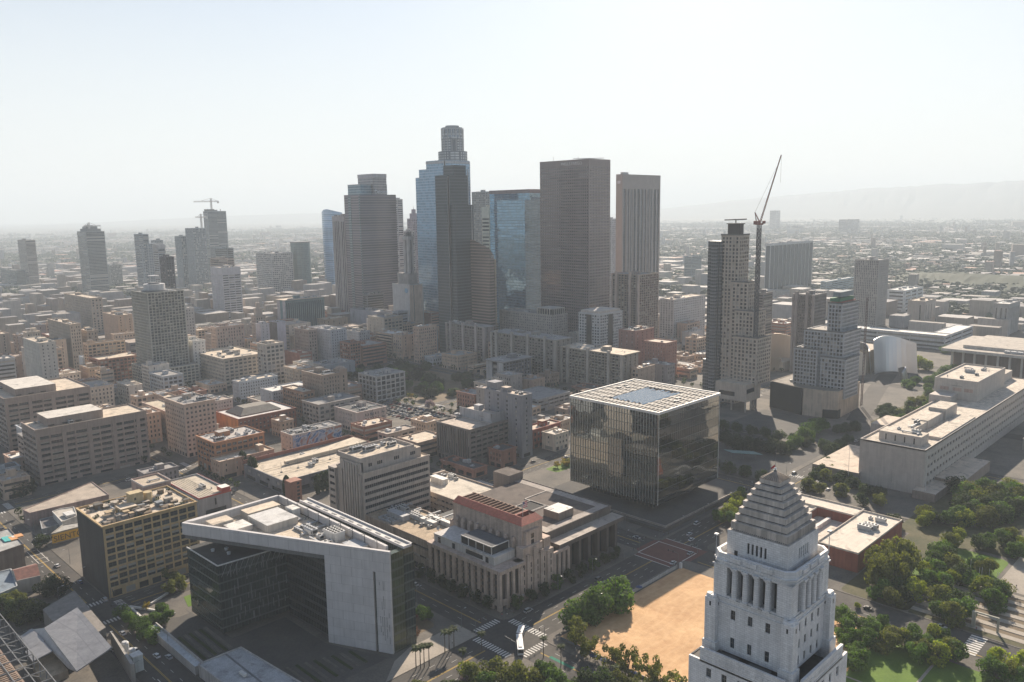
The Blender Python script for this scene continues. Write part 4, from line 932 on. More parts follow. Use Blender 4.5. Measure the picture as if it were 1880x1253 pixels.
def modern_block():
    root = empty('brown_office_block', (293, 259.5, 0), 'low brown office block with overhanging dark roof and square light wells', 'office building')
    CN = wall((0.12, 0.10, 0.085), .85, .3); RD = wall((0.13, 0.105, 0.09), .95, .35, .15, streak=False)
    b = MB(); b.box(4, 5, 0, 50, 76, 16.5, 1, top=0); b.make('wall', [CN, glass((.035, .035, .035), .25)], root)
    for k in range(7):
        c = MB(); c.box(3+k*7.8, 1.5, .2, 5+k*7.8, 5, 17, 0); c.make('pillar', [CN], root)
    b = MB(); b.box(0, -1.5, 16.2, 54, 7, 18.4, 0, top=2); b.box(0, 7, 18.4, 52.5, 76, 22.4, 0, top=1); b.box(-.4, 6.6, 21.2, 53, 7.2, 22.9, 0); b.box(52.2, 7, 21.2, 53, 76, 22.9, 0)
    b.box(0, 7.2, 21.0, 5.6, 20, 22.5, 2); b.make('overhanging_roof', [CN, RD, wall((0.42, 0.37, 0.32), streak=False)], root)
    b = MB(); b.box(5.6, 7.4, 22.35, 52, 12.5, 22.55, 0); b.box(46.5, 12.5, 22.35, 52, 76, 22.55, 0); b.make('roof_walk', [wall((0.40, 0.35, 0.31), .9, .3, streak=False)], root)
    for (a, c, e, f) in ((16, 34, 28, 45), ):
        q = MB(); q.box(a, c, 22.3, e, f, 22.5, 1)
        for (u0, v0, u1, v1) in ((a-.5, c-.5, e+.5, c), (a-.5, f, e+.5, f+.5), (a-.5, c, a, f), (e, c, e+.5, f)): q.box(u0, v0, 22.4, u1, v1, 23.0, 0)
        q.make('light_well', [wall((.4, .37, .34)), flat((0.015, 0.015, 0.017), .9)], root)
    q = MB()
    for (u0, v0, u1, v1) in ((28, 34, 28.6, 50), (28, 49.6, 46, 50.2), (12, 33, 28, 33.5), (28.6, 20, 29.1, 34)): q.box(u0, v0, 22.3, u1, v1, 22.8, 0)
    q.make('roof_kerb', [wall((.45, .41, .37))], root)
    q = MB(); q.box(17, 14, 22.3, 29, 25, 26.5, 0, top=1); q.box(18, 20.5, 26.5, 20.8, 24.6, 26.6, 2); q.make('plant_room', [wall((0.22, 0.18, 0.15)), wall(ROOF_WHITE, streak=False), METAL_D], root)
    q = MB(); q.box(42, 76, 0, 54, 90, 27, 0, top=1); q.box(42.6, 76.6, 26.4, 53.4, 89.4, 26.6, 1)
    q.cyl(42, 80, .1, 20, 20, 3); q.make('stair_tower', [wall((0.22, 0.18, 0.155)), RD], root)
    root2 = empty('white_roofed_garage', (303, 346.5, 0), 'broad low garage with a cream white flat roof beside the banded office', 'garage')
    CR = wall((0.60, 0.54, 0.45), .9, .22, .12, streak=False); W = wall((0.45, 0.37, 0.30))
    b = shell(32, 48, 17, W, CR, dict(bay=4, flo=4, wf=.85, hf=.4, dep=1, base=4.5, top=2, side=.8, cor=.2)); b.make('wall', [W, CR]+GL, root2)
    q = MB(); q.box(14, 30, 16, 18, 42, 19.4, 0); q.box(13.7, 29.7, 19.4, 18.3, 42.3, 19.7, 0); q.make('plant_room', [METAL_W], root2)
    dress_roof(root2, 20, 30, 31, 47, 16, 5, rng=random.Random(9))
    q = MB(); q.box(2, 46, 16, 12, 47, 19, 0); q.box(20, 46, 16, 30, 47.6, 18.5, 0); q.make('screen_wall', [W], root2)
modern_block()

def tiled(name, label, cat, pts, h, col, roofc, base=0.1, parts=(), z0=0.1):
    xs = [p_[0] for p_ in pts]; ys = [p_[1] for p_ in pts]; root = empty(name, (min(xs), min(ys), 0), label, cat); ox, oy = min(xs), min(ys)
    P = [(p_[0]-ox, p_[1]-oy) for p_ in pts]
    b = MB(); b.prism(P, z0, h-.5 if not isinstance(h, (list, tuple)) else h, 0); wm = wall(col, .85, .3); b.make('wall', [wm], root)
    r = MB(); hh_ = h if not isinstance(h, (list, tuple)) else None
    if hh_ is not None:
        r.prism(P, h-.45, h-.4, 0)
        for i in range(len(P)):
            a, c = Vector(P[i]), Vector(P[(i+1) % len(P)]); r.bar((a.x, a.y, h-.2), (c.x, c.y, h-.2), .5, 1)
    r.make('roof', [wall(roofc, .92, .3, .2, streak=False), wm], root)
    return root

def court_white():
    ST = blockmat((0.50, 0.45, 0.40), (0.42, 0.37, 0.33), 2.4, 1.6, .02, .85, .03, .14); RT_ = wall((0.64, 0.56, 0.46), .9, .4, .3, streak=False)
    root = empty('stone_courthouse', (543, 165.5, 0), 'long cream stone courthouse with a blank end wall and stepped flat roofs', 'courthouse')
    w_, d_ = 292, 41.5; coll = []
    b = MB()
    b.poly([(0, d_, 0), (0, 0, 0), (0, 0, 30.5), (0, d_, 30.5)]); b.poly([(w_, 0, 0), (w_, d_, 0), (w_, d_, 30.5), (w_, 0, 30.5)]); b.poly([(w_, d_, 0), (0, d_, 0), (0, d_, 30.5), (w_, d_, 30.5)])
    b.poly([(0, 0, 0), (5, 0, 0), (5, 0, 30.5), (0, 0, 30.5)]); b.poly([(5, 0, 27), (w_, 0, 27), (w_, 0, 30.5), (5, 0, 30.5)]); b.poly([(5, 0, 0), (w_, 0, 0), (w_, 0, 4), (5, 0, 4)])
    facade(b, (5, 0), XR, w_-5, 4, 27, 6.2, 5.75, .6, .42, .6, (2,), collect=coll)
    t = .6; zr = 29.6
    b.poly([(t, t, zr), (w_, t, zr), (w_, d_-t, zr), (t, d_-t, zr)], 1)
    for (a0, a1, c0, c1) in ((0, w_, 0, t), (0, w_, d_-t, d_), (0, t, t, d_-t)): b.box(a0, c0, 29.6, a1, c1, 30.8, 0)
    b.make('wall', [ST, RT_], root); windows(coll, root, wall((.4, .37, .33)), 3, 1)
    q = MB(); q.box(10, 6, 29.6, 24, 33, 36.0, 0, top=1); q.box(24, 18, 29.6, 58, 29, 35.0, 0, top=1); q.box(58, 17.5, 29.6, 92, 28.5, 35.6, 0, top=1); q.box(92, 16, 29.6, 118, 28, 38, 0, top=1)
    for k in range(4): q.box(9.94, 10+k*6, 30.5, 10.02, 10.8+k*6, 34.5, 2)
    q.make('roof_storey', [ST, RT_, G_DARK], root)
    q = MB(); q.box(34, 1, 29.6, 110, 12, 31.6, 0, top=1); q.make('roof_terrace', [ST, RT_], root)
    q = MB(); q.box(168, 16, 0, 248, 48, 45, 0, top=1)
    for (a0, a1, c0, c1) in ((168, 248, 16, 16.6), (168, 168.6, 16.6, 48), (247.4, 248, 16.6, 48), (168.6, 247.4, 47.4, 48)): q.box(a0, c0, 45, a1, c1, 46.2, 0)
    q.box(248, 20, 0, 290, 48, 37, 0, top=1); q.box(150, 30, 0, 168, 46, 35, 0)
    q.make('upper_block', [ST, RT_], root)
    for k, y in enumerate((19, 27.5, 37)):
        q = MB(); q.box(167.86, y, 36.6, 168.0, y+6.5, 39.4, 0); q.make('carved_panel', [wall((0.46, 0.33, 0.27))], root)
    q = MB()      # round emblem of bars above the panels
    for k in range(12):
        a = 2*math.pi*k/12; q.box(167.88, 31+1.6*math.cos(a)-.12, 42.2+1.6*math.sin(a)-.12, 168.0, 31+1.6*math.cos(a)+.12, 42.2+1.6*math.sin(a)+.12, 0)
    q.box(167.88, 30.85, 40.9, 168, 31.15, 43.4, 0); q.box(167.88, 27, 40.7, 168, 35, 41, 0); q.make('emblem', [wall((0.22, 0.2, 0.18))], root)
    dress_roof(root, 172, 20, 244, 45, 45, 8, rng=random.Random(5)); dress_roof(root, 12, 8, 23, 31, 36, 3, rng=random.Random(6)); dress_roof(root, 26, 19, 57, 28, 35, 3, rng=random.Random(7))
    for (a0, c0, a1, c1, hh_) in ((-8, -10, 22, 4, 5.6), (22, -17, 84, 0, 7.5), (-4, 40, 60, 72, 7.5)):
        q = MB(); q.box(a0, c0, 0.15, a1, c1, hh_, 0, top=1); q.make('podium', [wall((0.30, 0.24, 0.20)), wall((0.60, 0.50, 0.40), .9, .2, streak=False)], root)
    q = MB(); q.box(116, 46, .15, 150, 78, 12, 0, top=1); q.make('annexe', [wall((.45, .4, .36)), wall((.6, .5, .4), streak=False)], root)
    # etched tree on the blank wall, a shallow relief
    q = MB(); q.box(-.05, 19.6, 5, 0.0, 20.0, 13.5, 0)
    for k in range(7): z = 6+k*.95; l = 4.2-k*.42; q.box(-.05, 19.8-l, z, 0, 19.8+l, z+.22, 0)
    q.make('relief', [wall((0.42, 0.37, 0.33))], root)
    r2 = tiled('low_court_annexe', 'low cream roofed annexe in front of the terrace steps, right of the stone courthouse', 'annexe', [(700, 100), (790, 100), (790, 145), (700, 145)], 9, (.42, .36, .31), (.6, .5, .4))
court_white()

def red_building():
    RD = wall((0.30, 0.09, 0.055), .85, .25, .15); RF = wall((0.70, 0.62, 0.52), .9, .18, .15, streak=False)
    root = empty('red_low_building', (402, 151, 0), 'low brick red building with cream roof and a sunken red walled court', 'building')
    b = MB()
    def blk(x0, y0, x1, y1, h):
        b.box(x0, y0, 0.1, x1, y1, h-.9, 0, top=1)
        for (a, c, e, f) in ((x0, y0, x1, y0+.4), (x0, y1-.4, x1, y1), (x0, y0+.4, x0+.4, y1-.4), (x1-.4, y0+.4, x1, y1-.4)): b.box(a, c, h-.9, e, f, h, 1)
    blk(0, 0, 62, 22, 11); blk(50, 22, 64, 66, 11.2); blk(0, 44, 50, 66, 10.6)
    b.box(0, 22, 0.1, 50, 44, 5.0, 0, top=1)
    b.make('wall', [RD, RF], root)
    q = MB(); q.box(20, 34, 5, 46, 36, 7.6, 0); q.box(20, 34, 5, 21.5, 44, 7.6, 0); q.make('ramp_wall', [wall((.66, .63, .6))], root)
    q = MB(); q.box(-1.2, 24, 5, -.2, 42, 8.4, 0)
    for k in range(8): q.box(-.8, 24+k*2.4, 5, 3.5, 24.3+k*2.4, 7.9, 0)
    q.make('pergola', [wall((.42, .33, .25))], root)
    dress_roof(root, 30, 3, 60, 19, 10.1, 4, rng=random.Random(4))
red_building()

def towers_grand():
    SW = wall((0.47, 0.41, 0.35), .8, .2); GLW = curtain((0.045, 0.055, 0.065), (0.15, 0.155, 0.16), 3.3, 2.2, .14, .2, .2)
    W2 = wall((0.42, 0.43, 0.45), .6, .2)
    def stack(name, label, rects, wm, cat='tower', n1=0, over=None):
        x0, y0 = rects[0][0], rects[0][1]; root = empty(name, (x0, y0, 0), label, cat)
        zprev = 0
        for k, (x, y, w_, d_, h_, z0) in enumerate(rects):
            b = MB(); s = dict(bay=3.5, flo=3.45, wf=.62, hf=.66, dep=.7, top=1.4, side=.7, cor=.15); s.update(over or {})
            b = shell(w_, d_, h_, wm, None, s, b, z0=z0, base=0.01, par=.8); b.make('volume', [wm, wall((.30, .27, .24), streak=False)]+GL, root, (x-x0, y-y0, 0)); b = MB(); b.box(-.4, -.4, h_-.3, w_+.4, .1, h_+.9, 0); b.box(-.4, .1, h_-.3, .1, d_+.4, h_+.9, 0); b.make('roof_rail', [wall((.13, .13, .13))], root, (x-x0, y-y0, 0))
            dress_roof(root, x-x0+1, y-y0+1, x-x0+w_-1, y-y0+d_-1, h_-.8, 2 if k else 3, rng=random.Random(k))
        return root, x0, y0
    a, b_, w_, d_, h_ = (690.7, 383.4, 18.2, 19.1, 160.9)
    r, x0, y0 = stack('stepped_tower', 'tall beige tower of stacked window grids beside the luffing crane', [(a, b_, w_, d_, h_, 0), (a-7, b_-14, w_+3, d_-2, h_-43, 24), (a-10, b_-22, w_+5, d_, h_-69, 24), (a-13, b_-28, w_+9, d_+5, h_-93, 24)], SW)
    b = MB(); b.box(-1.5, d_-2, 0, w_*.9, d_+13, h_-6, 0); b.box(-1.5, d_+13, 0, 10, d_+16, 40, 0); b.make('glass_side', [GLW], r)
    b = MB(); b.box(6, 3, h_, w_-6, d_-3, h_+10, 0); b.box(5, 2, h_+10, w_-5, d_-2, h_+10.8, 0); b.make('crown', [wall((0.06, 0.055, 0.055))], r)
    b = MB(); b.bar((w_/2, d_/2, h_+11), (w_/2, d_/2, h_+14), .8); b.bar((w_/2-10, d_/2+6, h_+14), (w_/2+9, d_/2-6, h_+14.4), 1.2); b.make('roof_gantry', [METAL_D], r)
    b = MB()
    for k in range(9): b.box(-1.9, d_+1+k*.0, 0, -1.5, d_+1.2, h_-6)
    for k in range(44): b.box(-2.6, d_+3, 6+k*3.3, -1.4, d_+9, 6.25+k*3.3, 0)
    b.make('balcony', [W2], r)
    b = MB(); b.box(-26, -26, 10, 0, 6, 26, 0, top=1); b.box(-25.9, -26.2, 18, -12, -25.9, 22, 2); b.box(-26.1, -14, 14, -25.9, 2, 18, 2)
    for px_, py_ in ((-24, -24), (-14, -24), (-4, -24), (-24, -10)): b.cyl(px_, py_, .8, 0.2, 10, 8, 0)
    b.make('podium', [SW, wall(ROOF_TAN, streak=False), G_DARK], r)
    a, b_, w_, d_, h_ = (716.6, 295.1, 36.6, 13.0, 100.3)
    r, x0, y0 = stack('stepped_hotel_tower', 'shorter silver grey stepped tower with green and red netting on top', [(a, b_, w_, d_, h_, 0), (a-5, b_-5, w_, d_+24, h_-25, 16), (a-8, b_-9, w_*.8, d_+10, h_-48, 16), (a-9, b_+d_+4, w_*.7, 22, h_-42, 16)], W2, over=dict(bay=2.9, wf=.74, hf=.72, dep=.9))
    b = MB(); b.box(2, 2, h_, w_-3, d_-2, h_+1.5, 0); b.box(1, 3, h_+1.5, w_-5, d_-1, h_+4.5, 1); b.box(3, 3, h_+5.5, w_-6, d_-3, h_+10, 2); b.make('netting', [wall((.35, .10, .08)), wall((.07, .20, .11)), wall((.2, .24, .26))], r)
    b = MB()
    for zz in range(0, int(h_), 3):
        b.bar((w_+1.5, -6, zz+1), (w_+1.5, -6, zz+4), .5); b.bar((w_+5, -6, zz+1), (w_+5, -6, zz+4), .5); b.bar((w_+1.5, -6, zz+1), (w_+5, -6, zz+4), .35)
    b.make('hoist_mast', [wall((.16, .12, .11))], r)
    # podium of the second tower
    r = tiled('tan_podium_block', 'tan windowless podium block with a black glass recess below the shorter stepped tower', 'podium', [(702, 352), (692, 316), (693, 299), (698, 287), (752, 290), (760, 352)], 25, (.46, .38, .30), (.28, .25, .21))
    b = MB(); b.prism([(-1, 30), (9.3, 66), (20, 62), (10, 28)], .2, 24.4, 0); b.make('black_glass', [flat((.012, .014, .016), .6, 0, .2)], r)
    b = MB(); b.prism([(0, 11), (6, -.3), (40, 3), (30, 16)], .2, 8, 0); b.make('shop_glazing', [flat((.012, .014, .016), .6, 0, .2)], r)
    dress_roof(r, 16, 20, 48, 58, 24.6, 9, rng=random.Random(2))
towers_grand()

def luffing_crane():
    (ax, ay, az) = (681.1, 359.1, 108.1); (tx, ty, tz) = (680.2, 360.9, 170.6); (jx, jy, jz) = (688.8, 344.2, 231.5); (kx, ky, kz) = (679.2, 362.7, 181.8)
    root = empty('luffing_crane', (ax, ay, 0), 'red and white luffing jib crane standing against the tall beige tower', 'crane')
    RD_ = wall((.24, .09, .075), .6); DKs = wall((.09, .09, .10), .6); WHs = wall((.5, .42, .38), .6)
    b = MB(); H = tz; s = 1.3
    for dx, dy in ((-s, -s), (s, -s), (s, s), (-s, s)): b.bar((dx, dy, 0), (dx, dy, H), .62)
    z = 0; i = 0
    while z < H-3:
        for (p, q) in (((-s, -s), (s, -s)), ((s, -s), (s, s)), ((s, s), (-s, s)), ((-s, s), (-s, -s))):
            if i % 2: p, q = q, p
            b.bar((*p, z), (*q, z+3), .42); b.bar((*p, z), (*q, z), .36)
        z += 3; i += 1
    b.make('mast', [DKs], root)
    b = MB(); b.box(-3, -2.4, H, 3, 2.4, H+1.6); b.box(-7, -2, H+.4, -3, 2, H+3.6); b.box(1.5, -4, H+1, 4, -2, H+3.6); b.make('cab', [RD_], root)
    b = MB(); k = Vector((kx-ax, ky-ay, kz)); b.bar((-2, -1.4, H+1.6), k, .5); b.bar((-2, 1.4, H+1.6), k, .5); b.bar((2, 0, H+1.6), k, .5); b.bar((-6, 0, H+2), k, .3)
    for t in (.3, .55, .75): b.bar(Vector((-2, -1.4, H+1.6)).lerp(k, t), Vector((2, 0, H+1.6)).lerp(k, t), .3)
    b.make('a_frame', [RD_], root)
    tip = Vector((jx-ax, jy-ay, jz)); foot = Vector((2.5, 0, H+2)); d = (tip-foot); n = 34; side = d.cross(Vector((0, 0, 1))).normalized(); upv = side.cross(d).normalized(); b = MB()
    C = [(side*.9), (-side*.9), (upv*1.5)]
    for c in C: b.bar(foot+c*.6, tip+c*.25, .4, 0)
    for i in range(n):
        a0 = foot.lerp(tip, i/n); a1 = foot.lerp(tip, (i+1)/n); f = 1-.6*i/n
        for u, v in ((0, 1), (1, 2), (2, 0)): b.bar(a0+C[u]*f, a1+C[v]*f, .22, i // 5 % 2)
    b.make('jib', [RD_, WHs], root)
    b = MB(); b.bar(k, foot.lerp(tip, .82)+upv, .16); b.bar(tip, tip-Vector((0, 0, 24)), .12); b.make('cable', [DKs], root)
luffing_crane()

def hammerhead(name, label, x, y, zb, zt, L1, L2, az):
    root = empty(name, (x, y, zb), label, 'crane', None, az); b = MB(); h = zt-zb; s = 1.4
    for dx, dy in ((-s, -s), (s, -s), (s, s), (-s, s)): b.bar((dx, dy, 0), (dx, dy, h+8), .8)
    for i in range(int(h/4)): b.bar((-s, -s, i*4), (s, -s, i*4+4), .5); b.bar((-s, s, i*4), (-s, -s, i*4+4), .5)
    b.make('mast', [METAL], root)
    b = MB(); b.bar((-L2, 0, h), (L1, 0, h), 1.7, w2=1.3); b.bar((-L2, 0, h+2.4), (L1, 0, h+2.0), .7); b.bar((0, 0, h+9), (L1*.6, 0, h+2), .6); b.bar((0, 0, h+9), (-L2*.8, 0, h+2), .6)
    for i in range(20): u = -L2+(L1+L2)*i/20; b.bar((u, 0, h), (u+2.5, 0, h+2.2), .4)
    b.box(-L2, -1.6, h-4, -L2+4, 1.6, h, 0); b.make('jib', [METAL], root); return root

def pavilion():
    (x0, y0) = (1008.3, 285.0); x0, y0 = 985.0, 205.0
    root = empty('music_pavilion', (x0, y0, 0), 'broad pavilion with a thin flat roof on tall white columns, at the right edge', 'theatre')
    w_, d_ = 110, 78; m1 = wall((.42, .38, .34)); wh = wall((.55, .52, .47))
    b = MB(); b.prism([(-8, -60), (w_, -60), (w_, d_+6), (-8, d_+6)], 24.5, 27.5, 0, top=1, bottom=True); b.prism([(8, -40), (w_-10, -40), (w_-10, d_-12), (8, d_-12)], 27.5, 31, 0, top=1); b.make('roof', [wh, wall((.42, .37, .31), streak=False)], root)
    b = MB(); b.box(4, -52, .2, w_-4, d_-4, 24.5, 0); b.make('hall', [wall((.16, .12, .10))], root)
    for k in range(12):
        b = MB(); b.box(-1, -52+k*11.4, .2, 1, -50+k*11.4, 24.5); b.make('column', [wh], root)
    b = MB()
    for k in range(9): b.box(-2, -30+k*6, 27.5, 2, -25+k*6, 30, 0)
    b.make('roof_plant', [METAL], root)
    r = MB(); r.box(-90, 100, .2, -40, 230, 13, 0, top=1)
    for k in range(3): r.box(-92, 100, 3+k*4, -90, 230, 4.8+k*4, 2)
    root2 = empty('white_school', (1130, 330, 0), 'white banded low building with bent plan behind the metal concert hall', 'building')
    W3 = wall((.56, .57, .57))
    for (ox, oy, w2, d2) in ((0, 0, 24, 130), (24, 0, 95, 22)):
        b = shell(w2, d2, 19, W3, None, dict(bay=40, flo=5, wf=.98, hf=.45, dep=1.2, base=1, top=1.5), par=.8); b.make('wing', [W3, wall(ROOF_WHITE, streak=False)]+GL, root2, (ox, oy, 0))
pavilion()

def concert_hall():
    root = empty('metal_concert_hall', (935, 345, 0), 'concert hall of curved brushed steel sails between the two stepped towers and the green tree', 'concert hall')
    ms, nt, bs = nmat('brushed_steel'); bs.inputs['Base Color'].default_value = (.55, .55, .56, 1); bs.inputs['Metallic'].default_value = .9; bs.inputs['Roughness'].default_value = .32
    mg, nt, bs = nmat('warm_steel'); bs.inputs['Base Color'].default_value = (.55, .46, .36, 1); bs.inputs['Metallic'].default_value = .5; bs.inputs['Roughness'].default_value = .45
    def sail(name, p0, p1, bulge, z0, z1a, z1b, lean, mat_, n=12, t=1.2):
        b = MB(); F_ = []; G_ = []
        d = Vector((p1[0]-p0[0], p1[1]-p0[1])); nn = Vector((-d.y, d.x)).normalized()
        for i in range(n+1):
            s = i/n; c = math.sin(math.pi*s)*bulge; x = p0[0]+d.x*s+nn.x*c; y = p0[1]+d.y*s+nn.y*c; zt = z1a+(z1b-z1a)*s+math.sin(math.pi*s)*4
            F_.append(((x, y, z0), (x+nn.x*lean, y+nn.y*lean, zt))); G_.append(((x-nn.x*t, y-nn.y*t, z0), (x+nn.x*(lean-t), y+nn.y*(lean-t), zt)))
        for i in range(n):
            b.poly([F_[i][0], F_[i+1][0], F_[i+1][1], F_[i][1]]); b.poly([G_[i][0], G_[i][1], G_[i+1][1], G_[i+1][0]]); b.poly([F_[i][1], F_[i+1][1], G_[i+1][1], G_[i][1]])
        b.poly([F_[0][0], F_[0][1], G_[0][1], G_[0][0]]); b.poly([F_[n][0], G_[n][0], G_[n][1], F_[n][1]])
        b.make(name, [mat_], root, smooth=False)
    sail('steel_sail', (14, -42), (-20, -8), -16, .2, 34, 38, -7, ms); sail('steel_sail', (-20, -4), (-8, 26), -9, .2, 26, 32, 5, ms)
    sail('steel_sail', (-30, -2), (-44, 30), 8, .2, 22, 30, -8, mg); sail('steel_sail', (-8, 26), (-34, 62), -12, .2, 44, 40, -5, mg)
    sail('steel_sail', (-40, 60), (-60, 100), -10, .2, 26, 40, -6, mg); sail('steel_sail', (-66, 80), (-84, 118), 10, .2, 15, 17, 6, mg); sail('steel_sail', (-34, -44), (-22, -36), -5, .2, 9, 11, 3, ms)
    b = MB(); b.box(-18, 0, .2, 30, 60, 26, 0); b.box(-70, 76, .2, -20, 120, 11, 0); b.make('stone_base', [wall((.45, .38, .30))], root)
concert_hall()

# low and odd buildings in the left foreground
def left_front():
    def P3(*a): return a
    r = tiled('long_low_shed', 'long low wedge shaped building with a flat tan roof left of the golden loft block', 'building', [(126.6, 550.4), (127.7, 540.8), (172.8, 539.2), (174.4, 574.5), (143.0, 558.1)], 9, (.30, .22, .20), (.44, .37, .30))
    r = tiled('white_low_building', 'small white block with a roof pit in front of the long low shed', 'building', [(138.9, 536.4), (137.3, 513.2), (146.8, 516.8), (150.5, 535.0), (143.7, 537.9)], 8, (.56, .54, .50), (.52, .48, .42))
    b = MB(); b.box(4, 4, 8, 9, 12, 9.4, 0); b.make('roof_box', [METAL_W], r)
    r = tiled('walled_yard', 'small grey walled yard building beside the white low block', 'building', [(132.3, 539.0), (128.5, 520.9), (138.1, 522.1), (140.2, 539.2)], 4, (.36, .37, .37), (.20, .19, .19))
    A, B_, C_, D_ = (127.7, 500.3), (142.5, 500.1), (144.9, 507.8), (136.8, 510.3)
    r = tiled('yellow_mural_building', 'low shop with big dark letters on a yellow wall, left of the golden loft block', 'shop', [A, B_, C_, D_], 7, (.30, .28, .24), (.44, .42, .38))
    A, B_ = Vector(A), Vector(B_); X = (B_-A).normalized(); L_ = (B_-A).length; base = Vector((min(A.x, C_[0], D_[0], B_.x), min(A.y, B_.y, C_[1], D_[1]))); o_ = A-base; n_ = Vector((X.y, -X.x))
    b = MB(); q0 = o_+n_*.15; q1 = o_+X*L_+n_*.15; b.poly([(q0.x, q0.y, 1.0), (q1.x, q1.y, 1.0), (q1.x, q1.y, 6.2), (q0.x, q0.y, 6.2)]); b.make('yellow_wall', [flat((.60, .36, .04), .7)], r)
    p_ = o_+n_*.3+X*.8; lettering('SIENTOTTE', 4.7, flat((.10, .08, .04), .8), r, (p_.x, p_.y, 1.8), (X.x, X.y), 'wall_lettering', .03)
    r = tiled('turquoise_roofed_block', 'dark flat block with turquoise and orange patches painted on its roof, at the left edge', 'building', [(96.0, 493.4), (92.9, 472.9), (107.9, 476.3), (108.7, 507.4), (101.8, 507.2)], 14, (.13, .11, .10), (.40, .40, .38))
    b = MB(); rnd = random.Random(8)
    q = (105.8, 491.7); q = (q[0]-min((96.0, 493.4)[0], (92.9, 472.9)[0]), q[1]-min((96.0, 493.4)[1], (92.9, 472.9)[1], (107.9, 476.3)[1], (108.7, 507.4)[1]))
    for k, c in enumerate((0, 0, 1, 2, 1)): b.box(q[0]-4+k*1.4, q[1]-6+rnd.uniform(0, 4), 13.7, q[0]-1+k*1.6, q[1]+rnd.uniform(0, 3), 14.2+.05*k, c)
    b.make('roof_painting', [flat((.08, .42, .40), .7), flat((.60, .30, .12), .7), flat((.6, .58, .55), .7)], r)
    r = tiled('white_rimmed_annexe', 'small block with a white rimmed roof against the turquoise roofed one', 'building', [(105.4, 485.9), (104.1, 477.5), (108.1, 478.3), (110.0, 488.7)], 11, (.32, .30, .25), (.55, .52, .48))
    # gabled house
    q = [(97.7, 461.0), (96.0, 444.7), (106.1, 442.7), (108.9, 460.7)]; xs = min(p[0] for p in q); ys = min(p[1] for p in q)
    root = empty('gabled_house', (xs, ys, 0), 'old house with a red brown gabled roof beside the round dark tree', 'house'); q = [(p[0]-xs, p[1]-ys) for p in q]
    b = MB(); b.prism(q, .1, 7.5, 0); b.make('wall', [wall((.40, .37, .34))], root)
    b = MB(); m0 = ((q[0][0]+q[1][0])/2, (q[0][1]+q[1][1])/2); m1 = ((q[2][0]+q[3][0])/2, (q[2][1]+q[3][1])/2)
    b.poly([(*q[0], 7.4), (*m0, 10.2), (*m1, 10.2), (*q[3], 7.4)]); b.poly([(*q[1], 7.4), (*q[2], 7.4), (*m1, 10.2), (*m0, 10.2)]); b.poly([(*q[0], 7.4), (*q[1], 7.4), (*m0, 10.2)], 1); b.poly([(*q[2], 7.4), (*q[3], 7.4), (*m1, 10.2)], 1)
    b.make('roof', [wall((.20, .09, .07), .9, .3, .5), wall((.40, .37, .34))], root)
    r = tiled('pale_annexe', 'pale flat annexe with a blue grey roof left of the gabled house', 'building', [(91.9, 464.8), (86.0, 436.5), (94.8, 439.5), (98.3, 464.2)], 7, (.46, .48, .48), (.22, .27, .32))
    # folded zinc roofs
    q = [(104.2, 380.2), (102.3, 332.7), (87.9, 330.0), (89.0, 375.0)]
    xs = min(p[0] for p in q)-22; ys = min(p[1] for p in q)-2
    root = empty('zinc_roofed_centre', (xs, ys, 0), 'cultural centre with big folded grey zinc roof planes and a tan roof court, bottom left', 'building')
    L = lambda p: (p[0]-xs, p[1]-ys)
    Z1 = blockmat((.27, .27, .28), (.23, .23, .24), 3, .9, .04, .5, .08, .2, .5, .3); ZL = wall((.52, .51, .50), .5, .15)
    def slab(nm, pts, zs, m_, t=.5):
        b = MB(); p2 = [L(p) for p in pts]; b.poly([(*p, z) for p, z in zip(p2, zs)]); b.poly([(*p, z-t) for p, z in zip(p2, zs)][::-1])
        for i in range(len(p2)): j = (i+1) % len(p2); b.poly([(*p2[i], zs[i]-t), (*p2[j], zs[j]-t), (*p2[j], zs[j]), (*p2[i], zs[i])])
        b.make(nm, [m_], root)
    slab('zinc_roof', q, (13, 13, 10, 11), Z1)
    w0, w1 = (89.0, 375.0), (87.9, 330.0); v0, v1 = (86.5, 383.9), (87.4, 338.7)
    slab('white_roof_fold', [w0, w1, v1, v0], (11, 10, 8, 8), ZL)
    slab('zinc_roof', [(86.3, 382.8), (86.9, 366.9), (80.6, 366.4), (81.2, 381.1)], (9, 9, 8, 8), Z1); slab('zinc_roof', [(86.5, 366.8), (86.7, 355.7), (78.8, 354.7), (79.0, 365.5)], (9, 9, 8, 8), Z1)
    slab('white_roof_fold', [(80.9, 392.1), (81.3, 382.3), (80.9, 367.5), (81.0, 373.9)], (6, 8, 8, 6), ZL)
    b = MB(); b.prism([L(p) for p in ((80.4, 362.6), (89.3, 365.3), (89.0, 345.7), (78.9, 345.2))], .1, 3.4, 0, top=1); b.make('roof_court', [wall((.3, .25, .2)), wall((.56, .45, .32), streak=False)], root)
    b = MB(); b.prism([L(p) for p in ((111.1, 407.1), (108.6, 358.7), (93.0, 350.7), (94.7, 397.3))], .1, 9.6, 0); b.make('wall', [wall((.22, .20, .18))], root)
    b = MB(); b.prism([L(p) for p in ((109.6, 357.2), (109.9, 354.1), (106.9, 322.0), (105.6, 323.4))], .1, 8, 0); b.make('garden_wall', [wall((.36, .34, .31))], root)
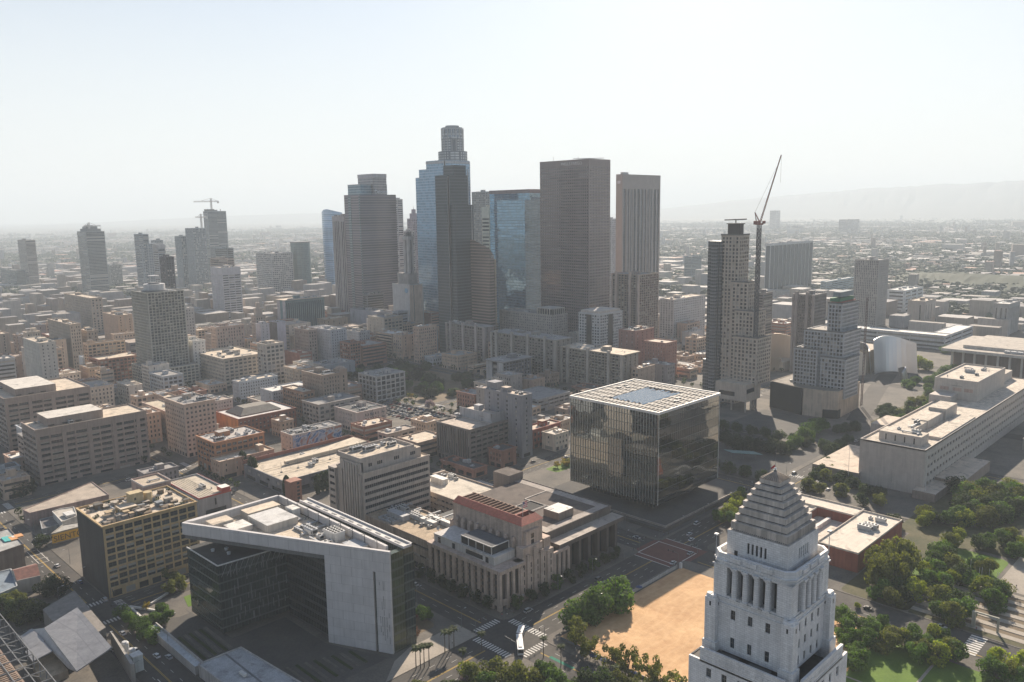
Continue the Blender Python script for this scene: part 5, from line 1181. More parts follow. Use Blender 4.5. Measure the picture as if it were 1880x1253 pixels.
    for k, (zx, zy) in enumerate(((695, 1090), (735, 1128))):
        p = (0, 0)
        p = [(111.8, 346.8), (111.6, 338.8)][k]; b = MB(); b.cyl(0, 0, 1.6, .1, 5.5, 14, 0); b.cyl(0, 0, 1.6, 5.5, 6.2, 14, 0, r1=1.0); o = b.make('water_silo', [wall((.55, .56, .56), .6)], None, (p[0], p[1], 0)); tag(o, ['upper of two pale round tanks beside the street, bottom left', 'lower of two pale round tanks, next to the pale box'][k], 'tank')
    p = (110.6, 330.9); b = MB(); b.box(-2, -2, .1, 2, 2, 7.2, 0); b.box(-2.1, -2.1, 6.9, 2.1, 2.1, 7.3, 1); o = b.make('plant_box', [wall((.52, .55, .53)), METAL_W], None, (p[0], p[1], 0)); tag(o, 'pale square plant box below the two round tanks', 'utility box')
    # steel framed building at the very corner
    root = empty('steel_screened_block', (20, 290, 0), 'dark steel screened office block with a pale roof, cut by the lower left corner', 'office building')
    b = MB(); b.box(0, 0, .1, 47, 92, 21, 0, top=1); b.make('wall', [wall((.07, .07, .072)), wall((.30, .22, .17), streak=False)], root)
    b = MB(); b.box(8, 10, 21, 36, 60, 24, 0, top=1); b.make('plant_room', [wall((.45, .44, .42)), wall((.55, .50, .44), streak=False)], root)
    b = MB()
    for k in range(12): y = 2+k*7.6; b.bar((37, y, 21), (37, y, 27), .35); b.bar((52, y, 21), (52, y, 27), .35); b.bar((37, y, 27), (52, y, 27), .3); b.bar((47, y, 24), (52, y, 21), .25)
    for x in (37, 42, 47, 52): b.bar((x, 0, 27), (x, 90, 27), .3)
    b.make('steel_screen', [METAL_D], root)
    b = MB()
    for k in range(60): b.box(37.6, 1+k*1.5, 21.1, 46.4, 1.7+k*1.5, 21.4)
    b.make('roof_slat', [wall((.34, .25, .19), streak=False)], root)
    # auditorium by the police plaza
    q = [(126.1, 306.7), (144.3, 306.4), (148, 262), (127.5, 262)]
    r = tiled('plaza_auditorium', 'low flat roofed pavilion with a pale grey roof, bottom edge beside the police plaza', 'pavilion', [q[0], q[1], (148, 262), (127.5, 262)], 6, (.44, .42, .40), (.44, .45, .46))
    b = MB(); b.box(8, 22, 6.0, 9.4, 26, 7.0, 0); b.make('rooftop_unit', [METAL_W], r); b = MB(); b.box(11, 0, 5.62, 11.8, 44, 5.72, 0); b.make('roof_joint', [METAL_D], r)
    b = MB(); b.prism([(125.5, 309), (128.5, 309), (128.5, 356), (125.5, 356)], .1, 4.0, 0, top=1); b.prism([(128.5, 309), (129, 309), (129, 356), (128.5, 356)], 4, 5, 0); o = b.make('ramp_wall', [wall((.40, .38, .36)), wall((.48, .50, .51))]); tag(o, 'long pale parapet wall along the street side of the police plaza', 'wall')
    # rooftop shacks of the golden loft

    rnd = random.Random(31)

left_front()

# ---------------------------------------------------------------- every other building that can be told apart
PRE = {
 'punch': dict(bay=3.2, flo=3.6, wf=.48, hf=.55), 'grid': dict(bay=3.6, flo=3.7, wf=.74, hf=.62, dep=.5), 'ribbon': dict(bay=30, flo=3.8, wf=.995, hf=.45, dep=.5),
 'ribbon2': dict(bay=9, flo=4.0, wf=.86, hf=.45, dep=.8), 'old': dict(bay=2.9, flo=3.9, wf=.42, hf=.58, cor=.7, top=2.2), 'loft': dict(bay=5.0, flo=4.2, wf=.72, hf=.6, cor=.6, top=2.0),
 'stripe': dict(bay=4.2, flo=400, wf=.66, hf=.97, dep=.8, top=6, base=.01), 'balc': dict(bay=4.6, flo=3.1, wf=.8, hf=.72, dep=1.5, top=1.0), 'blank': dict(bay=14, flo=60, wf=.06, hf=.7),
 'small': dict(bay=2.6, flo=3.4, wf=.42, hf=.5), 'fine': dict(bay=2.0, flo=3.9, wf=.5, hf=.62, dep=.6),
}
def P_(k, **kw): d = dict(PRE[k]); d.update(kw); return d
BLD = [
 # name, rect, label, category, style, colour, roof, options
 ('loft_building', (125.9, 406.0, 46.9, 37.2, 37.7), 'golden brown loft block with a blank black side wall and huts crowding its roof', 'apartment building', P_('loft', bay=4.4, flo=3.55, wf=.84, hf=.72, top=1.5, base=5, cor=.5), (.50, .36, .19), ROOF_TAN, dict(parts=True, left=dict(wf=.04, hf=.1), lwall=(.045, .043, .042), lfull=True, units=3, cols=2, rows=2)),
 ('market_hall', (205.5, 478.8, 20.9, 49.0, 12.5), 'grey walled hall with a cream ribbed roof and red trim behind the golden loft block', 'hall', P_('blank'), (.36, .36, .37), (.55, .48, .38), dict(units=2, pent=False, trim=(.42, .08, .06))),
 ('corner_store', (187.2, 517.7, 17.2, 20.8, 16.0), 'small square building with a framed tan roof left of the ribbed hall', 'building', P_('blank'), (.42, .30, .26), (.50, .42, .32), dict(units=1, pent=False, trim=(.55, .52, .48))),
 ('terraced_office', (155.1, 619.8, 75.7, 33.0, 40.7), 'broad brown banded government block stepping down at its left end, nearer of the two', 'office building', P_('ribbon2', bay=8.6, flo=4.0, wf=.9, hf=.52, dep=1.5, top=4.6, base=2.5), (.33, .26, .22), ROOF_TAN, dict(parts=True, step=True, cols=4, rows=1)),
 ('terraced_office', (164.3, 733.8, 64.2, 58.6, 43.7), 'brown banded government block behind its nearer twin, cut by the left edge', 'office building', P_('ribbon2', bay=8.6, flo=4.0, wf=.9, hf=.52, dep=1.5, top=4.6, base=2.5), (.33, .26, .22), ROOF_TAN, dict(parts=True, step=True, cols=4, rows=1)),
 ('office_block', (254.8, 608.3, 25.1, 36.1, 42.7), 'cream corner office block with many square windows, left of the orange brick building', 'office building', P_('old', bay=3.3, flo=3.75, wf=.52, hf=.5), (.48, .38, .31), ROOF_GREY, dict(parts=True, units=9)),
 ('low_hall', (265.6, 668.6, 15.3, 52.7, 25.1), 'low pinkish hall with a flat cream roof attached left of the cream corner office', 'hall', P_('old', bay=3.2), (.45, .34, .28), (.56, .48, .36), dict(parts=True, units=2, pent=False)),
 ('orange_building', (251.1, 552.2, 39.4, 29.5, 24.0), 'orange brick building with rows of large windows and a white banner on its side', 'building', P_('loft', bay=4.4, flo=4.4, wf=.76, hf=.55, base=6.5), (.40, .19, .10), (.48, .45, .42), dict(parts=True, units=14, cor=.3, banner=True)),
 ('brick_hall', (307.8, 628.3, 54.4, 42.1, 17.3), 'dark red brick hall with an orange end wall and a grey hipped roof on top', 'hall', P_('old', bay=3.6, flo=4.2), (.22, .085, .055), (.66, .63, .60), dict(parts=True, units=0, pent=False, hip=True, lwall=(.48, .20, .07))),
 ('mural_building', (313.0, 550.7, 44.9, 17.8, 16.8), 'low block painted with a blue and orange mural on its long wall', 'building', P_('small', bay=6, wf=.2), (.50, .46, .42), ROOF_GREY, dict(units=12, pent=False, mural=True)),
 ('hotel_building', (385.6, 568.5, 30.5, 35.3, 18.3), 'pinkish white block with fire escapes and tall narrow windows beside the car park', 'building', P_('old', bay=2.6, flo=4.2, wf=.4, hf=.6, side=7.5), (.52, .44, .40), ROOF_DARK, dict(parts=True, units=7, fire=True)),
 ('old_office', (397.4, 639.1, 19.3, 35.3, 39.4), 'brown ten storey old office with a round topped stair turret at its right', 'office building', P_('old', bay=2.9, flo=3.7), (.32, .25, .20), ROOF_DARK, dict(parts=True, units=6, turret=True)),
 ('grid_office', (464.2, 649.3, 36.2, 30.3, 26.4), 'five storey white concrete grid office with large square windows', 'office building', P_('grid', bay=5.6, flo=4.9, wf=.82, hf=.8, dep=.9, base=1.5, top=.8), (.46, .45, .44), ROOF_GREY, dict(parts=True, units=8)),
 ('department_store', (391.5, 823.4, 49.4, 73.2, 33.9), 'large cream department store with classical cornice, right of the lattice apartment tower', 'office building', P_('loft', bay=5.2, flo=4.1, wf=.68, hf=.56, cor=1.2), (.50, .44, .37), ROOF_TAN, dict(parts=True, units=14, left=dict(bay=3.4, wf=.62))),
 ('store_annexe', (422.4, 787.8, 21.6, 18.8, 49.3), 'taller cream block rising at the right end of the classical department store', 'office building', P_('loft', bay=5.4, flo=4.1), (.48, .43, .38), ROOF_TAN, dict(units=4)),
 ('walled_building', (390.3, 768.3, 33.6, 13.0, 20.1), 'narrow fronted building with a blank dark grey side wall below the department store', 'building', P_('blank', wf=.01), (.16, .165, .18), ROOF_TAN, dict(units=4, pent=False, lstyle=P_('loft', bay=4))),
 ('brick_row', (379.5, 644.3, 8.7, 35.9, 25.9), 'narrow brick loft row joined to the left of the brown ten storey office', 'building', P_('loft', bay=3.8), (.30, .18, .12), ROOF_TAN, dict(units=5, pent=False, parts=True)),
 ('apartment_tower', (338.8, 879.3, 40.1, 44.2, 105.6), 'dark apartment tower with a pale lattice frame and a rooftop drum, over its podium', 'tower', P_('grid', bay=3.4, flo=3.15, wf=.8, hf=.8, dep=.8, top=.6), (.46, .45, .40), ROOF_GREY, dict(parts=True, drum=True, podium=True, units=3, gl=(2, 2, 2, 2, 3))),
 ('apartment_tower', (634.3, 2429.9, 23.7, 71.4, 127.6), 'hazy grey tower furthest left of all', 'tower', P_('ribbon', bay=60, flo=3.6, hf=.5), (.30, .27, .25), ROOF_GREY, {}),
 ('apartment_tower', (657.6, 2035.7, 41.1, 59.2, 152.7), 'tall blue grey tower with a notched crown, second tower from the left edge', 'tower', P_('ribbon', flo=3.4, hf=.6), (.25, .28, .29), ROOF_GREY, dict(crown=True)),
 ('apartment_tower', (764.6, 2211.9, 29.8, 28.9, 62.9), 'shorter pale gridded tower just right of the notched blue grey one', 'tower', P_('grid'), (.38, .38, .36), ROOF_GREY, {}),
 ('apartment_tower', (684.3, 1772.5, 11.8, 47.3, 148.5), 'slim hazy blue tower with a lower rounded shoulder, fourth from the left', 'tower', P_('ribbon', flo=3.3, hf=.55), (.27, .32, .36), ROOF_GREY, dict(shoulder=True)),
 ('apartment_tower', (739.2, 1858.4, 22.3, 7.2, 132.5), 'hazy tower with a set back top behind the pale domed block', 'tower', P_('punch'), (.28, .31, .33), ROOF_GREY, {}),
 ('domed_block', (560.3, 1391.4, 12.4, 21.7, 132.5), 'pale block with a rounded hood of ribs on top, left of the black glass tower', 'tower', P_('ribbon', hf=.5), (.40, .42, .43), ROOF_WHITE, dict(hood=True)),
 ('dark_tower', (513.4, 1248.5, 12.7, 24.2, 124.4), 'nearly black tower with a notched top behind the lattice apartment tower', 'tower', P_('punch', wf=.6, hf=.6), (.08, .085, .10), ROOF_DARK, {}),
 ('glass_tower', (872.4, 2019.6, 14.1, 36.8, 135.5), 'lower left one of three bluish towers by the left tower crane', 'tower', P_('fine', hf=.7, wf=.7), (.23, .29, .33), ROOF_GREY, {}),
 ('glass_tower', (878.4, 1962.4, 32.7, 43.2, 155.2), 'middle one of three bluish towers, below the smaller crane', 'tower', P_('fine', hf=.7, wf=.7), (.25, .30, .34), ROOF_GREY, {}),
 ('glass_tower', (953.8, 2037.8, 50.8, 23.9, 196.5), 'tallest of the three bluish towers, unfinished under a hammerhead crane', 'tower', P_('ribbon', flo=3.3, hf=.6), (.27, .31, .34), ROOF_GREY, dict(ragged=True)),
 ('office_tower', (749.6, 1525.8, 12.7, 54.1, 121.7), 'grey slab with a dark glass front behind the pale lilac office tower', 'tower', P_('ribbon', hf=.7), (.22, .26, .28), ROOF_GREY, {}),
 ('office_tower', (660.3, 1346.9, 12.8, 66.6, 110.5), 'brownish stepped block peeping over the lilac office tower', 'tower', P_('ribbon'), (.34, .28, .25), ROOF_GREY, {}),
 ('office_tower', (627.2, 1301.8, 33.4, 41.6, 99.1), 'pale lilac grey office tower with a blank top band and gridded right face', 'tower', P_('ribbon2', bay=10, flo=4.0, wf=.92, hf=.5, top=12), (.52, .51, .54), ROOF_TAN, dict(left=dict(bay=3.2, wf=.4, hf=.5))),
 ('office_tower', (903.1, 1633.8, 52.4, 69.7, 101.6), 'white gridded office tower with dark windows left of the round green tower', 'tower', P_('grid', bay=4.6, flo=4.4, wf=.8, hf=.62), (.52, .50, .49), ROOF_GREY, dict(units=6)),
 ('court_building', (603.0, 1059.1, 65.6, 23.5, 62.0), 'wide teal glass block with a thin flat roof and a pale left end', 'office building', P_('stripe', bay=3.4, wf=.62, top=3), (.16, .24, .26), ROOF_TAN, dict(lwall=(.42, .40, .42), lstyle=P_('small'), eave=True, glz=[glass((.035, .07, .08), .2), glass((.06, .11, .12), .2), glass((.02, .04, .05), .2)])),
 ('striped_tower', (746.6, 1112.7, 10.0, 34.7, 181.8), 'slim tower with pale vertical stripes left of the brown tower', 'tower', P_('stripe', bay=5, wf=.6), (.40, .37, .37), ROOF_GREY, {}),
 ('low_tower', (1000.1, 1049.9, 17.0, 36.0, 220.6), 'grey blue tower behind the striped office at right of the dark tower', 'tower', P_('fine', wf=.7, hf=.7), (.24, .28, .31), ROOF_GREY, {}),
 ('banded_tower', (872.6, 908.9, 7.4, 17.1, 192.9), 'cream and black banded block between two glass towers', 'tower', P_('ribbon', flo=5.5, hf=.5, top=16), (.60, .56, .48), ROOF_TAN, {}),
 ('pale_tower', (913.4, 1189.9, 8.5, 10.3, 210.1), 'thin pale tower just visible behind the brown tower, at its right edge', 'tower', P_('ribbon'), (.45, .45, .47), ROOF_GREY, {}),
 ('pale_tower', (864.8, 1101.0, 15.0, 6.8, 154.9), 'pale gridded slab behind the microwave tower', 'tower', P_('grid'), (.46, .46, .48), ROOF_GREY, {}),
 ('deco_tower', (901.9, 1135.3, 19.4, 13.7, 175.4), 'stepped pale lilac tower beside the blue stepped glass tower', 'tower', P_('fine', bay=3), (.42, .38, .43), ROOF_GREY, dict(setback=True)),
 ('slim_tower', (1108.4, 855.3, 11.5, 8.9, 170.9), 'thin white tower in the gap between the brown stone tower and the tan one', 'tower', P_('small', bay=3, wf=.5), (.52, .52, .54), ROOF_GREY, {}),
 ('apartment_tower', (836.3, 601.2, 42.5, 43.7, 105.0), 'brown residential slabs at the foot of the tall tan tower', 'apartment building', P_('balc'), (.34, .27, .23), ROOF_GREY, dict(ribs=True)),
 ('apartment_block', (744.0, 590.7, 43.8, 32.4, 65.5), 'white framed block with dark corner bays between the brown stone tower and the red blocks', 'apartment building', P_('grid', bay=3.9, flo=3.5, wf=.68, hf=.6), (.58, .57, .56), (.56, .50, .44), dict(bays=True)),
 ('apartment_block', (948.9, 623.9, 81.4, 23.5, 62.6), 'long white apartment slab with square windows left of the tall beige tower', 'apartment building', P_('punch', bay=4.6, flo=3.4, wf=.5, hf=.52), (.56, .54, .53), ROOF_TAN, dict(units=6)),
 ('brick_block', (732.5, 531.4, 36.1, 23.1, 52.1), 'taller red brick block with a notch, behind the nearer red one', 'apartment building', P_('small', bay=8, wf=.15), (.30, .15, .12), ROOF_TAN, dict(units=6)),
 ('brick_block', (729.4, 488.7, 21.4, 28.7, 43.3), 'nearer red brick block with a flat cream roof', 'apartment building', P_('small', bay=3.6, wf=.25), (.34, .155, .115), (.64, .54, .44), dict(units=1, pent=False)),
 ('apartment_slab', (669.3, 708.4, 15.4, 70.6, 47.0), 'leftmost apartment slab with balconies and a thin overhanging roof, above the wooded park', 'apartment building', P_('balc'), (.29, .25, .235), ROOF_GREY, dict(ribs=True, eave=True, lwall=None, right=dict(bay=8, wf=.3))),
 ('apartment_slab', (649.9, 576.0, 24.6, 100.9, 47.1), 'long apartment slab with balconies and two lift cores, behind the small grey one', 'apartment building', P_('balc'), (.27, .25, .225), ROOF_GREY, dict(ribs=True, eave=True, right=dict(bay=8, wf=.3), units=7)),
 ('apartment_slab', (578.7, 586.1, 41.9, 25.3, 31.7), 'short apartment slab with two pale end walls and a dark side, nearest of the slabs', 'apartment building', P_('balc'), (.17, .18, .20), ROOF_GREY, dict(eave=True, lwall=(.42, .42, .43), left=dict(bay=26, wf=.28, hf=.86), units=4)),
 ('apartment_slab', (658.2, 492.8, 26.8, 83.1, 39.2), 'apartment slab with sunlit roof directly behind the glass cube, left side', 'apartment building', P_('balc'), (.28, .255, .225), ROOF_TAN, dict(ribs=True, eave=True, right=dict(bay=8, wf=.3), units=9)),
 ('hotel', (753.1, 673.0, 28.3, 94.6, 56.6), 'beige block with a pillared pavilion on its roof, at the foot of the glass towers', 'hotel', P_('small', bay=3.2, wf=.4), (.42, .38, .34), ROOF_GREY, dict(pavilion=True)),
 ('old_office', (386.8, 427.7, 65.3, 37.7, 28.5), 'dark brown banded office with a curved pink parapet, facing the dry garden', 'office building', P_('ribbon2', bay=6, flo=3.7, hf=.5, top=1.2, base=5), (.20, .175, .16), (.55, .46, .38), dict(parts=True, left=dict(bay=2.6, flo=26, wf=.62, hf=.96), units=8, cols=3, rows=1)),
 ('office_annexe', (426.9, 413.7, 10.6, 40.1, 49.2), 'taller blank grey block rising behind the dark banded office', 'office building', P_('small', bay=9, wf=.15), (.25, .25, .27), (.58, .48, .38), dict(units=5, lower=True)),
 ('office_block', (896.9, 464.4, 23.4, 8.1, 85.0), 'dark brown block right of the tall beige tower', 'office building', P_('ribbon', flo=3.3), (.20, .18, .17), ROOF_GREY, {}),
 ('office_block', (876.2, 392.3, 31.2, 25.2, 89.1), 'dark brown pair of blocks behind the netted hotel tower', 'office building', P_('fine'), (.20, .175, .165), ROOF_GREY, dict(ribs=True)),
 ('office_tower', (1641.9, 837.5, 207.7, 7.1, 108.6), 'dark slab tower with white vertical fins on the right, beyond the crane', 'tower', P_('stripe', bay=19, wf=.93, top=3), (.50, .51, .52), ROOF_GREY, dict(units=5, glz=[flat((.035, .05, .065), .45, 0, .3)]*3)),
 ('county_tower', (1272.4, 471.3, 40.0, 37.2, 104.8), 'tan concrete tower with close vertical ribs right of the netted hotel tower', 'tower', P_('fine', bay=2.7, flo=3.6, wf=.5, hf=.8, dep=.9), (.40, .38, .36), ROOF_GREY, dict(left=dict())),
 ('white_office', (1499.6, 507.9, 91.4, 31.2, 38.2), 'long white office with banded windows behind the ribbed tan tower', 'office building', P_('ribbon2', bay=30, flo=6, wf=.8, hf=.42), (.58, .60, .60), ROOF_WHITE, dict(units=9)),
 ('glass_office', (1644.1, 712.7, 141.5, 1.9, 33.5), 'low pale teal building left of the ribbed tan tower', 'office building', P_('ribbon', hf=.5), (.34, .46, .50), ROOF_WHITE, {}),
 ('parking_block', (1336.8, 422.7, 49.7, 25.1, 39.3), 'tan concrete block with a dark slot right of the ribbed tan tower', 'building', P_('blank', bay=12, wf=.2), (.38, .34, .31), ROOF_TAN, {}),
 ('office_block', (1315.9, 303.5, 58.6, 20.0, 45.3), 'grey brown block with vertical slots near the right edge above the pavilion', 'office building', P_('stripe', bay=7, wf=.35), (.34, .33, .32), ROOF_WHITE, {}),
 ('far_tower', (5602.1, 2656.4, 91.3, 47.2, 53.1), 'faint wide block far off in the haze right of the crane', 'tower', P_('ribbon'), (.3, .3, .3), ROOF_GREY, {}),
 ('far_tower', (6428.9, 3241.9, 76.6, 54.6, 159.1), 'faint tall block far off in the haze just right of the crane mast', 'tower', P_('ribbon'), (.3, .3, .3), ROOF_GREY, {}),
 ('far_tower', (5550.7, 2278.2, 197.0, 61.3, 97.4), 'faint round shouldered tower far off above the ribbed tan tower', 'tower', P_('ribbon'), (.3, .3, .3), ROOF_GREY, {}),
 ('office_block', (1812.5, 1140.4, 47.2, 21.5, 64.6), 'teal grey block left of the tall beige tower in the haze', 'office building', P_('ribbon'), (.2, .26, .29), ROOF_GREY, {}),
 ('warehouse', (612.0, 2460.5, 22.7, 151.9, 47.5), 'dark teal wide block at the foot of the tower furthest left', 'warehouse', P_('ribbon'), (.10, .15, .16), ROOF_DARK, {}),
 ('painted_building', (302.3, 985.3, 46.7, 13.0, 29.2), 'building with a pale blue painted side wall left of the lattice tower', 'building', P_('blank', wf=.02), (.36, .45, .56), (.62, .52, .42), dict(pent=False, units=3)),
 ('old_block', (307.1, 1035.4, 8.5, 82.8, 61.7), 'long tan windowed old block above the white low building at left', 'building', P_('old'), (.42, .34, .27), ROOF_TAN, dict(units=6)),
 ('old_block', (326.7, 1039.9, 11.3, 30.5, 51.2), 'brown brick lined block right of the long tan one', 'building', P_('old', bay=4), (.32, .25, .20), ROOF_TAN, {}),
 ('old_block', (227.0, 860.6, 14.4, 53.8, 67.7), 'white walled low building with small square windows at far left', 'building', P_('small', bay=5, wf=.25, hf=.4), (.56, .52, .46), ROOF_TAN, dict(units=4)),
 ('old_block', (419.1, 1304.3, 16.7, 121.1, 65.7), 'wide beige old block in the middle of the old city at left', 'building', P_('old', bay=5), (.44, .35, .28), ROOF_TAN, {}),
 ('old_block', (388.9, 1114.1, 18.9, 53.7, 57.7), 'peach coloured blank walled block just left of the lattice tower', 'building', P_('small', bay=6, wf=.2), (.46, .34, .25), ROOF_TAN, {}),
 ('old_hotel', (424.3, 905.5, 34.8, 14.5, 56.9), 'pinkish brown hotel block with roof greenery behind the department store', 'hotel', P_('old', bay=3.4), (.40, .30, .26), ROOF_GREY, dict(units=6)),
 ('deco_building', (501.5, 956.5, 14.0, 7.9, 58.3), 'cream art deco tower with stepped top and slender turret', 'building', P_('old', bay=3), (.46, .38, .32), ROOF_TAN, dict(setback=True)),
 ('old_block', (482.7, 909.9, 11.6, 7.5, 53.8), 'white blank walled block in front of the cream art deco tower', 'building', P_('small', bay=6, wf=.15), (.54, .51, .53), ROOF_GREY, {}),
 ('old_block', (509.5, 918.1, 10.9, 18.3, 52.9), 'lilac white blank wall and dark brown side, right of the art deco tower', 'building', P_('blank', wf=.01), (.50, .49, .55), ROOF_TAN, dict(lwall=(.18, .15, .14), pent=False)),
 ('old_block', (434.4, 1010.6, 10.1, 29.8, 70.7), 'pale grey banded block right of the lattice tower', 'building', P_('ribbon', hf=.4), (.44, .43, .42), ROOF_WHITE, dict(right=dict(bay=3, wf=.4, hf=.5))),
 ('old_block', (384.0, 879.8, 14.5, 38.5, 48.1), 'bright white walled building with few windows left of the department store', 'building', P_('small', bay=5, wf=.3, hf=.45), (.64, .62, .58), ROOF_GREY, dict(units=5)),
 ('grand_hotel', (521.2, 865.0, 8.5, 32.2, 46.4), 'brown left wing of the long grand hotel', 'hotel', P_('old', bay=3.0), (.32, .25, .22), ROOF_DARK, {}),
 ('grand_hotel', (538.7, 842.5, 22.5, 50.0, 46.4), 'long pale blue grey middle wing of the grand hotel with arched windows', 'hotel', P_('small', bay=3.6, wf=.3), (.42, .44, .48), ROOF_GREY, dict(units=7)),
 ('grand_hotel', (600.2, 872.8, 17.1, 28.6, 34.3), 'right wing of the grand hotel with a sunlit roof', 'hotel', P_('small', bay=3.0, wf=.34), (.40, .41, .43), ROOF_TAN, dict(units=5)),
 ('brick_tower_block', (713.0, 1122.7, 41.5, 7.6, 29.9), 'reddish brick block with an arcaded top floor beside the teal glass block', 'building', P_('old', bay=4), (.30, .17, .13), (.36, .20, .15), {}),
 ('blank_block', (712.0, 984.9, 25.7, 72.1, 40.6), 'pale lilac windowless block with one column of small windows', 'building', P_('blank', bay=20, wf=.05), (.42, .41, .44), ROOF_GREY, {}),
 ('dark_office', (726.2, 1029.7, 31.2, 11.4, 62.6), 'dark banded office block at the foot of the brown tower', 'office building', P_('ribbon', hf=.6), (.17, .17, .18), ROOF_GREY, {}),
 ('plaza_block', (481.1, 766.5, 39.0, 31.1, 20.3), 'low grey flat building beside the park below the grand hotel', 'building', P_('blank'), (.30, .32, .35), ROOF_GREY, {}),
 ('parking_garage', (538.5, 500.2, 45.6, 8.0, 8.8), 'open sided grey parking garage behind the blank grey block', 'garage', P_('ribbon', flo=3.0, hf=.5, bay=8, wf=.9, dep=1.2), (.33, .33, .33), ROOF_GREY, dict(units=0, pent=False, minrect=(45, 40, 13))),
 ('banquet_hall', (262, 476, 90, 55, 10), 'broad hall with a cream flat roof, red brick rear parapet and a brick stair tower', 'hall', P_('blank', wf=.3, hf=.5, flo=8), (.20, .20, .21), (.62, .53, .41), dict(units=6, pent=False, hall=True)),
 ('shop_row', (451.2, 424.8, 33.2, 1.5, 15.9), 'red brick shop row with arched openings and a cream roof, facing the dry garden', 'shop', P_('old', bay=4, flo=4.5, wf=.55), (.26, .08, .055), (.60, .50, .40), dict(units=1, parts=True)),
 ('hill_hall', (933.6, 588.3, 34.8, 6.5, 21.8), 'white walled low hall below the long white apartment slab', 'hall', P_('blank', wf=.02), (.50, .48, .47), ROOF_WHITE, {}),
]
FOOT = []      # footprints already used, for the infill
def note(r): FOOT.append((r[0], r[1], r[0]+max(r[2], 8), r[1]+max(r[3], 8)))
def far(r): return math.hypot(r[0], r[1]) > 1500
for (nm, r, lab, cat, sty, col, roof, op) in BLD:
    r = list(r); mn = op.get('minrect', (12, 12, 0)); r[2] = max(r[2], mn[0]); r[3] = max(r[3], mn[1]); r[4] = max(r[4], mn[2])
    if nm in ('office_tower',) and r[2] > 150: pass
    note(r)
    sty = dict(sty); left = dict(op.get('left', {})); right = dict(op.get('right', {}))
    if 'lstyle' in op: left.update(op['lstyle'])
    if math.hypot(r[0], r[1]) > 1400: sty['bay'] = max(sty['bay'], 3.6)
    x, y, w_, d_, h_ = r
    root = building(nm, lab, cat, r, col, sty, roof=roof, glz=op.get('glz'), parts=op.get('parts', False), units=op.get('units', 4 if not far(r) else 1), pent=op.get('pent', True), left=left, right=right, cols=op.get('cols', 2), rows=op.get('rows', 2))
    wm = wall(col)
    if op.get('lwall'):
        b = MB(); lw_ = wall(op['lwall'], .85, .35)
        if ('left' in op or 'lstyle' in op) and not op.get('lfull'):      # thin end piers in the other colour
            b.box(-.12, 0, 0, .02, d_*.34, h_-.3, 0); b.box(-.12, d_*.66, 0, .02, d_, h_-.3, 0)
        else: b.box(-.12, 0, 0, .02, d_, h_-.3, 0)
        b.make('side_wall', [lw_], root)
    if op.get('trim'):
        b = MB(); t = flat(op['trim'], .6); b.box(-.3, -.3, h_-.9, w_+.3, -.1, h_+.1, 0); b.box(-.3, -.1, h_-.9, -.1, d_, h_+.1, 0); b.box(w_+.1, -.3, h_-.9, w_+.3, d_, h_+.1, 0); b.make('trim', [t], root)
        if nm == 'market_hall':
            b = MB(); b.box(w_-6, 0.2, h_, w_-.2, 7, h_+2.6, 0, top=1); b.make('sign_tower', [flat((.42, .08, .06), .6), wall(ROOF_WHITE)], root)
            b = MB()
            for k in range(int((w_-8)/1.6)): b.box(1+k*1.6, 1, h_-1.0, 1.25+k*1.6, d_-1, h_-.82, 0)
            b.make('roof_rib', [wall((.50, .43, .33), streak=False)], root)
    if op.get('step'):      # volumes stepping down to the left and a raised roof block
        b = MB(); facade(b, (0, d_+14), XL, 14, 2, h_-11, 7, 4.0, .8, .4, .8, (2,)); facade(b, (0, d_+14), XR, 0.01, 0, 1) if False else None
        b.poly([(0, d_+14, h_-11), (0, d_, h_-11), (w_*.86, d_, h_-11), (w_*.86, d_+14, h_-11)], 1); b.poly([(0, d_+14, 0), (w_, d_+14, 0), (w_, d_+14, h_-11), (0, d_+14, h_-11)]) ; b.poly([(w_*.86, d_, 0), (w_*.86, d_+14, 0), (w_*.86, d_+14, h_-11), (w_*.86, d_, h_-11)])
        b.make('lower_step', [wm, wall(ROOF_GREY, streak=False)]+GL, root)
        b = MB(); b.box(10, 6, h_-1, w_*.62, d_-2, h_+5.2, 0, top=1)
        for k in range(3): b.cyl(12+k*9, 6.0, 2.1, h_+.1, h_+.5, 12, 2)
        b.make('roof_block', [wm, wall((.64, .60, .54), streak=False), G_DARK], root)
        b = MB()
        for k in range(int(w_/17)+1): b.box(k*17-.2 if k else 0, -.5, 0, k*17+2.4, 0.02, h_-1.5, 0)
        b.make('pier', [wm], root)
    if op.get('banner'):
        b = MB(); b.box(6, -.35, 7.4, 20, -.27, 11.2, 0); o = b.make('banner', [flat((.62, .58, .60), .7)], root)
        b = MB(); b.box(16.4, -.39, 7.6, 17.6, -.35, 10.4, 0); b.box(18.2, -.39, 7.6, 19.2, -.35, 10.0, 0); b.box(7, -.39, 9.1, 14, -.35, 9.4, 1); b.make('banner_picture', [flat((.2, .24, .3), .7), flat((.45, .36, .38), .7)], o)
